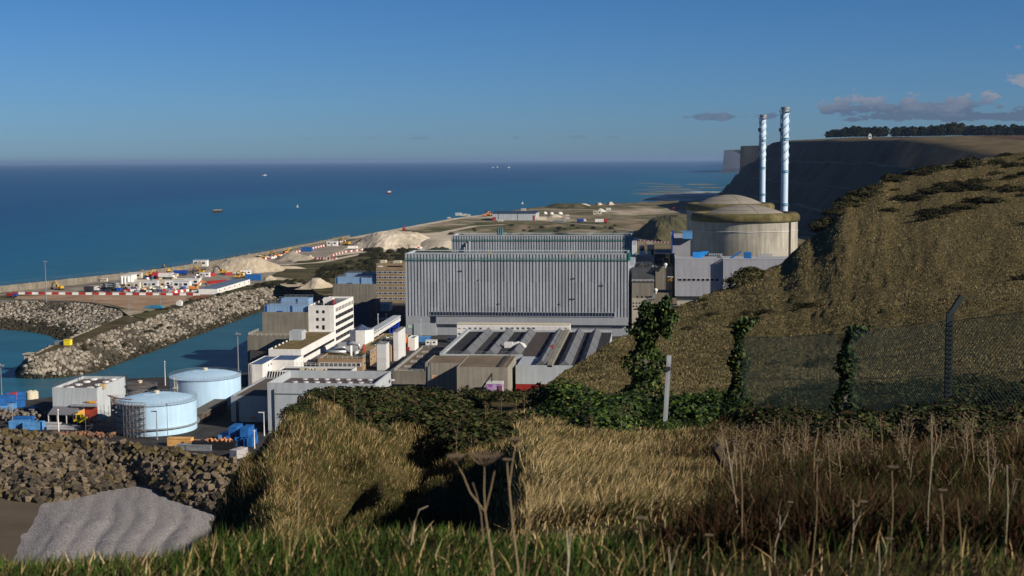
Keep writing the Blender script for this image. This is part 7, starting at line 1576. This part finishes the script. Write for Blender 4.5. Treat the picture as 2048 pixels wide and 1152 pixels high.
# --- brown weeds and grass at the right, 8 - 34 m
u, D, P = scatter(165000, 1300, 2200, 5.6, 36); kk = rng.uniform(size=len(u)) < sm(u+260*fnoise(P, .45, 2), 1330, 1620); u, D, P = u[kk], D[kk], P[kk]; nz = fnoise(P, .8); nz2 = fnoise(P, .3, 11)
pr = np.stack([.16+.45*(nz2 > .15), .70+0*u, .38+.3*(nz > 0), .16+.25*(nz2 < -.05), .05+0*u, 1.3+.6*(nz < 0)], 1).clip(.01)
GMS = GM; GM = [M('weed_green', (.028, .050, .010), .85, .3, 1.5, spec=.05), M('weed_dark', (.018, .018, .009), .9, .3, 1.5, spec=.03), M('weed_olive', (.050, .044, .018), .9, .3, 1.5, spec=.03), M('weed_straw', (.17, .115, .055), .9, .25, 1.5, spec=.05), M('weed_pale', (.27, .20, .11), .9, .2, 1.5, spec=.05), M('weed_rust', (.055, .028, .016), .9, .3, 1.5, spec=.03)]  # dead weed browns, darkened further for some shade at the right
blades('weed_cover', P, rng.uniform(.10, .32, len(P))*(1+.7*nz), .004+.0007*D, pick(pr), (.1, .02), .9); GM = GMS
# --- hill beyond the fence, tussocks
u, D, P = scatter(300000, 1030, 2300, 33, 400); nz = fnoise(P, .16); nz2 = fnoise(P, .04, 9); nz3 = fnoise(P, .35, 21)+.5*fnoise(P, 1.1, 4)
dk = np.clip(sm(nz2, .0, .28)+.6*sm(fnoise(P, .018, 31), .05, .3), 0, 1)
hi = sm(nz3, -.25, .3)
pr = np.stack([.12+.22*dk, .15+.6*dk+.5*(1-hi), .95+.3*dk-.3*hi, .45+1.1*hi-.6*dk, .05+.30*hi-.15*dk, .22+.35*dk], 1).clip(.01)
GMS = GM; GM = [M('hill_green', (.06, .07, .02), .9, .3, .6, spec=.03), M('hill_dark', (.050, .050, .020), .9, .3, .6, spec=.03), M('hill_olive', (.115, .100, .048), .9, .25, .6, spec=.03), M('hill_straw', (.180, .145, .072), .9, .2, .6, spec=.03), M('hill_pale', (.235, .19, .105), .9, .15, .6, spec=.03), M('hill_brown', (.11, .072, .04), .9, .3, .6, spec=.03)]
blades('hill_grass', P, (.09+.0005*D)*rng.uniform(.5, 1.25, len(P))*(1+.9*nz3.clip(-.5, 1)), (.010+.0006*D)*rng.uniform(.6, 1.3, len(P)), pick(pr), (.15, .05), .5); GM = GMS
# brow fringe left ridge
# ---------------- leafy clumps
LM = {'green': [M('leaf_green', (.055, .105, .012), .6, .3, 2, spec=.3), M('leaf_mid', (.025, .045, .010), .65, .3, 2, spec=.25), M('leaf_yellow', (.13, .14, .02), .6, .2, 2, spec=.3)],
      'dark': [M('leaf_dark', (.022, .034, .010), .7, .3, 2, spec=.15), M('leaf_olive', (.060, .064, .018), .7, .3, 2, spec=.15), M('leaf_brown', (.060, .038, .020), .8, .3, 2, spec=.1)],
      'far': [M('far_leaf_dark', (.022, .026, .010), .85, .3, .1, spec=.05), M('far_leaf_olive', (.055, .05, .020), .85, .3, .1, spec=.05), M('far_leaf_brown', (.085, .062, .035), .9, .3, .1, spec=.05)],
      'pine': [M('pine_dark', (.012, .020, .010), .8, .3, .1, spec=.1), M('pine_mid', (.022, .030, .014), .8, .3, .1, spec=.1), M('pine_brown', (.04, .032, .018), .85, .3, .1, spec=.05)]}
def clump_mesh(name, rx, ry, rz, n, leaf, pal, w=(.5, .35, .15), lump=.35, seed=0, pts=None, zc=None):
    r2 = np.random.default_rng(seed)
    if pts is None:
        d = r2.normal(size=(n, 3)); d /= np.linalg.norm(d, axis=1)[:, None]; d[:, 2] = np.where(d[:, 2] < -.35, -d[:, 2], d[:, 2])
        rad = (r2.uniform(.35, 1, n)**.45)*(1+lump*np.array([mnoise.noise(Vector((q[0]*1.7+seed, q[1]*1.7, q[2]*1.7))) for q in d])+.12*np.array([mnoise.noise(Vector((q[0]*5+seed, q[1]*5, q[2]*5))) for q in d]))
        P = d*rad[:, None]*np.array([rx, ry, rz]); P[:, 2] += (rz*.55 if zc is None else zc)
        d_ = d
    else: P = pts; n = len(P); d_ = r2.normal(size=(n, 3)); d_ /= np.linalg.norm(d_, axis=1)[:, None]
    nrm = d_+r2.normal(0, .55, (n, 3)); nrm /= np.linalg.norm(nrm, axis=1)[:, None]; a = np.cross(nrm, r2.normal(size=(n, 3))); a /= np.linalg.norm(a, axis=1)[:, None]; b = np.cross(nrm, a)
    s = leaf*r2.uniform(.6, 1.3, n)[:, None]; V = np.stack([P-a*s*.5, P-b*s*.36, P+a*s*.6, P+b*s*.36], 1).reshape(-1, 3); F = np.arange(4*n).reshape(n, 4)
    mi = r2.choice(3, n, p=w); o = npmesh(name, V, F, LM[pal], mi); return o
def twigs(o_parent, h, n, mat, r=.015):
    q = MB()
    for k in range(n):
        a = random.uniform(0, 6.28); b = random.uniform(.1, .45)*h; q.tube([(0, 0, 0), (b*.5*math.cos(a), b*.5*math.sin(a), h*.45), (b*math.cos(a), b*math.sin(a), h*random.uniform(.75, 1))], r, 4, r*.4)
    return q.build('stem', mat, o_parent)
BARK = M('bark', (.07, .055, .04), .95, .3, 2)
def bush_proto(name, pal, leaf, n, w, seed, rx=1.0, rz=.85, lump=.35):
    t = thing(name, 'x', 'bush'); o = clump_mesh('foliage', rx, rx*.95, rz, n, leaf, pal, w, lump, seed); o.parent = t; twigs(t, rz*1.2, 6, BARK, .02); return t
protos_dark = [Proto(bush_proto('bramble_bush', 'dark', .11, 2200, (.5, .3, .2), 11+k)) for k in range(3)]
protos_green = [Proto(bush_proto('ivy_bush', 'green', .12, 2100, (.28, .64, .08), 41+k)) for k in range(3)]
protos_far = [Proto(bush_proto('shrub', 'far', .17, 1000, (.5, .35, .15), 71+k)) for k in range(3)]
def put_bush(ps, px, D, s, label, group, dz=-.25, sz=None):
    p = gp(px, D); P = random.choice(ps); P.put((p.x, p.y, p.z+dz*s), random.uniform(0, 6), label, (s, s, s*(sz or random.uniform(.75, 1.1))), group)
def edge(px): return edge_D(px)
# hedge along the brow at the left
for px in np.arange(566, 1050, 17):
    e = edge(px); s = random.uniform(.9, 1.3)*(.8 if 880 < px < 1050 else (.45 if px < 650 else 1)); put_bush(protos_dark, px, e*random.uniform(.80, .97), s, 'dark bramble bush in the hedge along the brow above the grey warehouse', 'brambles of the hedge along the brow', dz=-.42, sz=.62)
for k in range(22):
    px = random.uniform(560, 640); put_bush(protos_dark, px, edge(px)*random.uniform(.82, .95), random.uniform(.25, .42), 'brown bramble bush on the steep left shoulder of the cliff', 'brambles on the left shoulder', dz=-.3, sz=.6)
for k in range(34):
    px = random.uniform(670, 990); D_ = random.uniform(24, 36); put_bush(protos_dark, px, D_, random.uniform(.6, 1.05), 'dark bramble bush in the hollow below the hedge', 'brambles in the hollow', dz=-.4, sz=.62)
# ivy bushes at the fence line in the centre
for k in range(34):
    px = random.choice((random.gauss(1110, 28), random.gauss(1225, 22), random.gauss(1290, 22), random.gauss(1170, 40))); put_bush(protos_green, px, np.interp(px, [1050, 1300], [40, 34])*random.uniform(.74, 1.08), random.choice((random.uniform(.35, .6), random.uniform(.7, 1.15))), 'green ivy bush left of the ivy-clad fence post', 'ivy bushes left of the tall post', dz=-.3, sz=.7)
for k in range(13):
    px = random.choice((random.gauss(1345, 22), random.gauss(1450, 24), random.gauss(1400, 40))); put_bush(protos_green, px, random.uniform(27, 38), random.choice((random.uniform(.3, .5), random.uniform(.6, .95))), 'green ivy bush between the two ivy-clad fence posts', 'ivy bushes between the posts', sz=.75)
for k in range(26):
    px = random.uniform(1500, 2150); put_bush(protos_dark, px, np.interp(px, [1500, 2100], [30, 20])*random.uniform(.70, 1.0), random.uniform(.3, .8), 'dark low bush along the foot of the mesh fence', 'dark bushes at the foot of the mesh fence', sz=.75)
for k in range(60):
    px = random.uniform(1530, 2200); put_bush(protos_dark, px, np.interp(px, [1500, 1700, 2200], [37, 33, 27])*random.uniform(.95, 1.25), random.uniform(.5, .95), 'dark bush in the dark band behind the mesh fence', 'dark bushes behind the mesh fence', dz=-.35, sz=.7)  # bushes added to darken the band of ground behind the fence
# dark bushes on the ridge
for px, D_, s, lab in ((1478, 186, 1.9, 'dark round bush on the edge of the hill below the grey annex, left one'), (1497, 190, 2.4, 'dark round bush on the edge of the hill below the grey annex, right one'), (1510, 196, 1.8, 'small dark bush behind the round bushes on the hill edge'),
    (1935, 330, 3.0, 'rounded dark bush standing out on the ridge at the right'), (1722, 296, 2.6, 'dark thicket bush at the top of the steep drop of the ridge'),
    (1700, 284, 2.0, 'small dark bush at the lip of the slope facing the domes')): 
    p = gp(px, D_); protos_far[int(px) % 3].put((p.x, p.y, p.z-.2*s), px, lab, (s*1.25, s*1.1, s*.8), 'dark bushes on the ridge')
random.seed(77)
for n_, (x0, d0, x1, d1, sd, cnt, lab, grp) in enumerate(((1640, 250, 1745, 300, 10, 20, 'low dark bush on the shaded lip of the ridge above the domes', 'bushes on the lip of the ridge'), (1735, 306, 1880, 338, 9, 30, 'low dark bush in the thicket along the ridge top', 'bushes along the ridge top'), (1770, 262, 2120, 300, 7, 34, 'low dark bush in the upper dark streak across the hill', 'bushes of the upper streak'), (1860, 232, 2140, 262, 7, 24, 'low dark bush in the lower dark streak across the hill', 'bushes of the lower streak'), (1900, 330, 2140, 345, 8, 22, 'low bush on the skyline of the right hand hill', 'bushes on the hill skyline'))):
    for k in range(cnt):
        t_ = random.random(); px = x0+(x1-x0)*t_; D_ = d0+(d1-d0)*t_+random.gauss(0, sd); D_ = min(D_, edge(px)*.995); s = random.uniform(.9, 2.1); p = gp(px, D_)
        protos_far[k % 3].put((p.x, p.y, p.z-.35*s), random.uniform(0, 6), lab, (s*1.7, s*1.3, s*.62), grp)
for k in range(12):
    px = random.uniform(1330, 2080); D_ = random.uniform(60, 200); D_ = min(D_, edge(px)*.96); s = random.uniform(.35, .9)*(.7+D_/250); p = gp(px, D_); protos_far[k % 3].put((p.x, p.y, p.z-.3*s), random.uniform(0, 6), 'small dark tussock bush scattered on the dry grass of the hill', (s*1.5, s*1.2, s*.55), 'small tussock bushes on the hill')
# scrub bushes of the plant grounds
def field_bush(px, py, s, lab, grp, z=PZ): p = G(px, py, z); protos_far[random.randrange(3)].put((p.x, p.y, z-.1*s), random.uniform(0, 6), lab, (s*1.3, s*1.1, s*random.uniform(.6, .9)), grp)
for k in range(62):
    px = random.uniform(640, 812); py = np.interp(px, [640, 812], [560, 528])+random.uniform(-22, 8); field_bush(px, py, random.uniform(2.4, 4.4), 'dark shrub in the thicket left of the brown office tower', 'shrubs left of the office tower')
for k in range(40):
    px = random.uniform(725, 905); field_bush(px, random.uniform(502, 514), random.uniform(2.6, 4.6), 'dark shrub in the hedge between the chalk mound and the turbine hall', 'shrubs behind the turbine hall')
for k in range(34):
    px = random.uniform(505, 655); field_bush(px, np.interp(px, [505, 570, 655], [576, 566, 572])+random.uniform(-4, 2), random.uniform(1.4, 2.6), 'olive shrub on the bank between the jetty and the pumping stations', 'shrubs on the jetty bank')
for k in range(26):
    px = random.uniform(270, 500); py = np.interp(px, [270, 330, 400, 500], [630, 620, 599, 575])+random.uniform(-3, 2); field_bush(px, py, random.uniform(.8, 1.5), 'low shrub along the green fence on the jetty root', 'shrubs along the green fence')
for k in range(30):
    px = random.uniform(900, 1260); field_bush(px, random.uniform(452, 476), random.uniform(1.5, 3.5), 'dark shrub on the far field behind the turbine halls', 'shrubs on the far field')
for k in range(16):
    px = random.uniform(150, 420); t_ = random.uniform(.1, .6); i = random.uniform(10, 70); a = A1_[int(i)].lerp(B1_[int(i)], t_); protos_far[k % 3].put((a.x, a.y, a.z), k, 'brown shrub growing between the stones of the jetty slope', (1.8, 1.6, 1.1), 'shrubs on the jetty slope')
# ---------------- far trees on the plateau
def tree_proto(seed, pal='pine', h=15, w=5.5):
    t = thing('pine_tree', 'x', 'tree'); r2 = np.random.default_rng(seed); n = 520; u = r2.uniform(0, 1, n); z = h*(.18+.82*u); env = w*np.interp(u, [0, .25, .6, .85, 1], [.6, .95, 1, .7, .25])*(1+.25*np.sin(u*14+seed)); a = r2.uniform(0, 6.28, n); r = env*np.sqrt(r2.uniform(.15, 1, n))
    P = np.stack([r*np.cos(a), r*np.sin(a), z], 1); o = clump_mesh('crown', 1, 1, 1, n, 1.9, pal, (.55, .35, .10), 0, seed, P); o.parent = t
    q = MB(); q.tube([(0, 0, -.5), (.1, 0, h*.5), (0, 0, h*.92)], .35, 6, .08)
    for k in range(6): a = k*1.1; zz = h*(.3+.09*k); q.tube([(0, 0, zz), (w*.55*math.cos(a), w*.55*math.sin(a), zz+1.2)], .12, 4, .04)
    q.build('trunk', BARK, t); return t
PT = [Proto(tree_proto(90+k)) for k in range(3)]; PT2 = [Proto(tree_proto(95+k, 'far', 17, 5.0)) for k in range(2)]
def far_ground(px, D):
    xc = (px-CX)/FPX*D; f = np.interp(D, [420, 900, 1500, 2000, 2500, 2700, 2960], [300, 318, 330, 350, 385, 405, 500]); tp = np.interp(D, [420, 1000, 1250, 1400, 1550, 1800, 2300, 2600, 2960], [92, 92, 93, 104, 111, 113, 118, 80, 66])
    xr = xc-f; h = tp-PZ; return PZ+h*1.04+xr*.004+max(0, D-1600)*.004
def ptree(px, D, s, P, lab, grp, yb=None):
    p = camxy((px-CX)/FPX*D, D); z = far_ground(px, D)
    if yb is not None: z = max(z-1, VD(px, yb, D).z-1) if VD(px, yb, D).z < z+40 else z
    P.put((p.x, p.y, z-1.0), random.uniform(0, 6), lab, (s*1.05, s*1.05, s), grp)
for px in np.concatenate([np.arange(1653, 1772, 5.2), np.arange(1784, 2052, 5.4)]):
    D_ = 1900+random.uniform(-25, 40); hgt = np.interp(px, [1650, 1665, 1770, 1785, 1880, 1900, 1925, 2048], [.62, .92, 1.0, .95, 1.05, 1.2, 1.05, .98])*random.uniform(.88, 1.12)
    grp = 'left' if px < 1778 else 'right'; far_t = (px > 1880 and px < 1920) or random.random() < .12
    ptree(px, D_, hgt*1.0, random.choice(PT2 if far_t else PT), ('brown bare-topped' if far_t else 'dark')+f' tree in the {grp} row of trees on the skyline plateau', f'{"brown" if far_t else "dark"} trees of the {grp} skyline row')
p = camxy((1737-CX)/FPX*1860, 1860); z = far_ground(1737, 1860); t = thing('white_house', 'small white house with a pointed roof in front of the skyline trees', 'house', (p.x, p.y, z)); q = MB(); q.box(p.x-2.0, p.x+2.0, p.y-3, p.y+3, z-2, z+3.5); q.build('wall', WHITEG, t); q = MB(); q.prism([(p.x-2.3, z+3.5), (p.x+2.3, z+3.5), (p.x, z+5.8)], p.y-3.2, p.y+3.2, 'y'); q.build('roof', WHITEG, t); q = MB(); q.box(p.x-1, p.x+1, p.y-3.06, p.y-3.0, z+.4, z+2.4); q.build('window', GLASS, t)
# ---------------- old fence in the foreground
POSTC = M('post_concrete', (.16, .15, .13), .9, .2, 3)
def fpost(px, D, h=2.25, arm=True, lab='', ivy=0, blob=0, dxarm=.28):
    p = gp(px, D); r = RH; t = thing('fence_post', lab, 'fence post', p); q = MB(); top = p+Vector((0, 0, h)); q.bar(p-Vector((0, 0, .3)), top, .10, .12)
    if arm: q.bar(top-Vector((0, 0, .03)), top+r*.21+Vector((0, 0, .30)), .085, .09)
    q.build('post', POSTC if ivy else M('dark_green_post', (.018, .028, .026), .7, .2, 3), t)
    if ivy:
        r2 = np.random.default_rng(int(px)); n = int(2000*ivy); zz = r2.uniform(0, 1, n); z = zz*(h+.35); ax = np.where(z > h, (z-h)*.8, 0)
        wd = (.14+.07*np.sin(zz*17+px)+.16*(1-zz)**2)*(1.15 if not blob else 2.9); a = r2.uniform(0, 6.28, n); rr = wd*np.sqrt(r2.uniform(.2, 1, n))
        P = np.stack([rr*np.cos(a)+ax*r.x, rr*np.sin(a)+ax*r.y, z], 1)
        if blob:
            m = int(n*.8); d = r2.normal(size=(m, 3)); d /= np.linalg.norm(d, axis=1)[:, None]; Q = d*(r2.uniform(.3, 1, m)**.5)[:, None]*np.array([.55, .45, .48])*(1+.3*np.sin(d[:, :1]*6)); Q += np.array([r.x*.42, r.y*.42, h+.35]); P = np.concatenate([P, Q])
        o = clump_mesh('ivy', 1, 1, 1, len(P), .11, 'green', ((.25, .67, .08) if px < 1600 else (.08, .90, .02)), 0, int(px), P); o.parent = t
    return p
pA = fpost(1293, 36.5, 2.35, False, 'tall old fence post swallowed by thick bushy ivy', 1.6, 1)
pB = fpost(1481, 32.5, 2.15, True, 'fence post covered in ivy, its cranked top leaning right', .95)
pC = fpost(1700, 27.5, 1.8, False, 'shorter fence post covered in ivy amid the wire mesh', .5)
pD = fpost(1905, 23.8, 2.15, True, 'bare dark fence post with a cranked arm at the right', 0)
pE = fpost(2130, 21.5, 2.35, True, 'bare fence post beyond the right edge of the picture', 0)
def chainlink(Pts, h0, h1):
    t = thing('mesh_fence', 'green diamond wire mesh fence strung between the old posts at the right', 'fence', Pts[1]); q = MB(); pitch = .085; W_ = .0065
    for a, b in zip(Pts[:-1], Pts[1:]):
        d = Vector((b.x-a.x, b.y-a.y, 0)); L = d.length; d.normalize(); n = int(L/pitch); H = h1-h0
        def pt(s, z): s = max(0, min(L, s)); f = s/L; return Vector((a.x+d.x*s, a.y+d.y*s, a.z*(1-f)+b.z*f+h0+z+.02*math.sin(s*2)))
        for k in range(-int(H/pitch), n+1):
            s0 = k*pitch; a0 = max(0, -s0); a1 = min(H, L-s0)
            if a1 > a0: q.bar(pt(s0+a0, a0), pt(s0+a1, a1), W_)
            a1 = min(H, L-s0); 
            if a1 > a0: q.bar(pt(s0+a0, H-a0), pt(s0+a1, H-a1), W_)
        for z in (0, H*.5, H): q.bar(pt(0, z), pt(L, z), .008)
    q.build('wire_mesh', M('mesh_green', (.03, .05, .042), .6, .2, 1), t)
chainlink([pB, pC, pD, pE], .05, 2.0)
# grey steel post
p = gp(1328, 28); tp = VD(1336, 711, 28.0); t = thing('steel_post', 'grey galvanised steel post standing alone in the dry grass, leaning slightly', 'post', p); q = MB(); q.bar(p-Vector((0, 0, .3)), tp, .075, .05); q.bar(p+RH*.03-Vector((0, 0, .3)), tp+RH*.035, .02, .08); q.build('shaft', M('post_grey', (.36, .38, .40), .5, .15, 2, metal=.2), t)
q = MB(); c = p.lerp(tp, .84); q.box(c.x-.05, c.x+.07, c.y-.07, c.y-.03, c.z-.05, c.z+.03); q.build('bolt', DSTEEL, t)
# weathered stake
p = gp(1468, 11.5); tp = VD(1431, 893, 11.5); q = MB(); q.tube([p-Vector((0, 0, .1)), p.lerp(tp, .45)+RH*.02, tp], .05, 8, .042); q.bar(tp, tp+Vector((-.02, 0, .05)), .02); tag(q.build('wooden_stake', M('old_wood', (.035, .028, .022), .9, .4, 6)), 'dark weathered wooden stake leaning left among the grass', 'stake')
# ---------------- dead umbellifers and stems
STEMM = M('dead_stem', (.24, .175, .095), .8, .2, 4); STEMW = M('pale_stem', (.36, .30, .21), .8, .15, 4); HEADM = M('seed_head', (.13, .095, .06), .9, .3, 5); TEAS = M('teasel_brown', (.06, .035, .02), .9, .3, 6)
def umbel(q, c, r, n=22):
    for k in range(n):
        a = 2.4*k; rr = r*math.sqrt((k+.5)/n); e = Vector((c.x+rr*math.cos(a), c.y+rr*math.sin(a), c.z+r*.55+.10*rr)); q.tube([c, c.lerp(e, .6)+Vector((0, 0, -.05*r)), e], .0009*r/.03, 3)
        for j in range(5): b = 2*math.pi*j/5; f = e+Vector((math.cos(b)*r*.16, math.sin(b)*r*.16, r*.12)); q.bar(e, f, .0010); q.lathe(f.x, f.y, [(.0001, f.z-.002), (.0024, f.z), (.0001, f.z+.002)], 4, cap=False)
def stemplant(label, D, path, branches, r=.0034, mat=STEMM, name='dead_umbellifer'):
    pts = [VD(x, y, D) for x, y in path]; base = pts[0].copy(); t = thing(name, label, 'plant', pts[0]); q = MB(); q.tube(pts, r, 7, r*.7); q.build('stem', mat, t)
    for bp, hr in branches:
        P = [VD(x, y, D+.02) for x, y in bp]; q = MB(); q.tube(P, r*.75, 6, r*.4); q.build('branch', mat, t)
        if hr: h = MB(); umbel(h, P[-1], hr); h.build('seed_head', HEADM, t)
stemplant('tall dead umbellifer with two spreading seed heads, in the centre foreground', 3.9, [(995, 1215), (988, 1152), (979, 1085), (970, 1024)], [([(970, 1024), (940, 985), (926, 950), (911, 924)], .026), ([(970, 1024), (968, 980), (969, 933)], .048), ([(970, 1024), (981, 980), (989, 942)], 0)])
stemplant('tall dead forked stem right of the umbellifer in the centre foreground', 4.1, [(1040, 1215), (1035, 1130), (1025, 1050), (1018, 975)], [([(1018, 975), (1015, 945), (1014, 925)], .014), ([(1018, 975), (1024, 930), (1031, 888)], .022)], .0040)
stemplant('short dead stem with a curled brown tip behind the umbellifer', 4.6, [(966, 1080), (962, 1030), (952, 985), (945, 965)], [], .003, HEADM)
stemplant('thin grey stem bent at its tip at the left of the foreground', 5.0, [(822, 1090), (828, 1050), (838, 1020), (856, 1012)], [], .003, STEMW)
stemplant('thin upright stalk left of the umbellifer foreground', 7.0, [(594, 1100), (597, 1010), (600, 940), (604, 905)], [], .004, STEMM)
stemplant('pair of thin stalks in the grass right of the centre', 4.3, [(1130, 1200), (1137, 1120), (1133, 1060)], [([(1137, 1120), (1140, 1080), (1146, 1050)], 0)], .0035, STEMW)
stemplant('straight thin stalk between the umbellifer and the stalk pair', 4.3, [(1043, 1190), (1050, 1110), (1059, 1020)], [], .0025, STEMM)
for i, (px, D_, y0, y1, dx) in enumerate(((1292, 4.4, 1160, 1048, -12), (1340, 4.2, 1190, 1095, -3), (1622, 5.2, 1130, 930, 12), (1478, 6.0, 1010, 880, -26), (1485, 5.6, 1050, 905, -5), (1548, 5.4, 1090, 1030, 12), (1780, 5.0, 1100, 945, 4), (1855, 5.6, 1010, 830, 8), (1885, 5.0, 1090, 990, -2), (1700, 5.2, 1120, 1000, 6), (1925, 5.0, 1130, 1000, -10), (2010, 5.4, 1100, 930, 4), (1660, 6.4, 1020, 880, -4), (1980, 6.0, 1050, 880, -6), (1410, 5.0, 1160, 1080, 6), (1755, 4.6, 1190, 1080, 2))):
    lab = ('dead stalk', 'pale dead stalk')[i % 2]+' number'
    hd = [.02, 0, .016][i % 3]
    where = ['with a teasel-like head in the centre right foreground', 'at the bottom edge right of the teasel stalk', 'the tallest in the right foreground thicket', 'leaning left behind the wooden stake', 'upright beside the wooden stake', 'short and leaning right near the bottom', 'below the fence in the right foreground', 'tall and wavy right of centre in the thicket', 'forked near the bottom right', 'in the middle of the right foreground', 'leaning left near the bottom right corner', 'close to the right edge', 'thin, behind the tallest stalk', 'leaning left near the right edge', 'short, left of the thicket at the bottom', 'at the very bottom of the thicket'][i]
    stemplant(('dead brown stalk ', 'pale dead stalk ')[i % 2]+where, D_, [(px, y0+60), (px+dx*.2, y0), (px+dx*.7+3, (y0+y1)/2), (px+dx, y1)], [([(px+dx*.7+3, (y0+y1)/2), (px+dx+14, (y0+y1)/2-30), (px+dx+20, (y0+y1)/2-52)], hd*.7)] if i % 2 else [([(px+dx, y1), (px+dx+1, y1-4)], hd)], .0024, (STEMM, STEMW)[i % 2], 'dead_stalk')
# fields of thinner stalks, copied
def stalk_proto(seed):
    random.seed(seed); t = thing('dry_stalk', 'x', 'stalk'); q = MB(); h = 1.0; p = [(0, 0, 0), (.03, .01, .35), (.02, -.02, .7), (.06, .0, 1.0)]; q.tube(p, .006, 5, .003)
    for k in range(5): z = .45+.1*k; a = random.uniform(0, 6.28); q.tube([(.03, 0, z), (.03+.10*math.cos(a), .10*math.sin(a), z+.16)], .003, 4, .0015)
    q.build('stem', STEMM, t); h = MB()
    for k in range(14): a = random.uniform(0, 6.28); r = random.uniform(0, .13); z = random.uniform(.7, 1.06); h.lathe(r*math.cos(a), r*math.sin(a), [(.001, z-.012), (.012, z), (.001, z+.014)], 5, cap=False)
    h.build('seed_head', HEADM, t); return t
PS = [Proto(stalk_proto(200+k)) for k in range(3)]; random.seed(5)
for k in range(150):
    px = random.uniform(1440, 2060); D_ = random.uniform(8, 22); p = gp(px, D_); PS[k % 3].put((p.x, p.y, p.z-.03), random.uniform(0, 6), 'dry brown weed stalk in the thicket below the mesh fence', (.8, .8, random.uniform(.22, .55)), 'dry weed stalks below the mesh fence')
for k in range(26):
    px = random.uniform(640, 1400); D_ = random.uniform(18, 40); p = gp(px, D_); PS[k % 3].put((p.x, p.y, p.z-.03), random.uniform(0, 6), 'dry stalk rising above the grass and brambles in the middle distance', (.8, .8, random.uniform(.35, .7)), 'dry stalks in the middle distance')
# ================================================================== AIR
hz = MB(); hz.box(-70000, 70000, -3000, 70000, -3, 145)
hm = bpy.data.materials.new('haze_air'); hm.use_nodes = True; hn = hm.node_tree; hn.nodes.clear()
ho = hn.nodes.new('ShaderNodeOutputMaterial'); hv = hn.nodes.new('ShaderNodeVolumePrincipled'); hn.links.new(hv.outputs[0], ho.inputs['Volume'])
hv.inputs['Color'].default_value = (.45, .66, 1.0, 1); hv.inputs['Density'].default_value = 3.0e-5; hv.inputs['Anisotropy'].default_value = .2
tag(hz.build('haze', hm), kind='stuff')
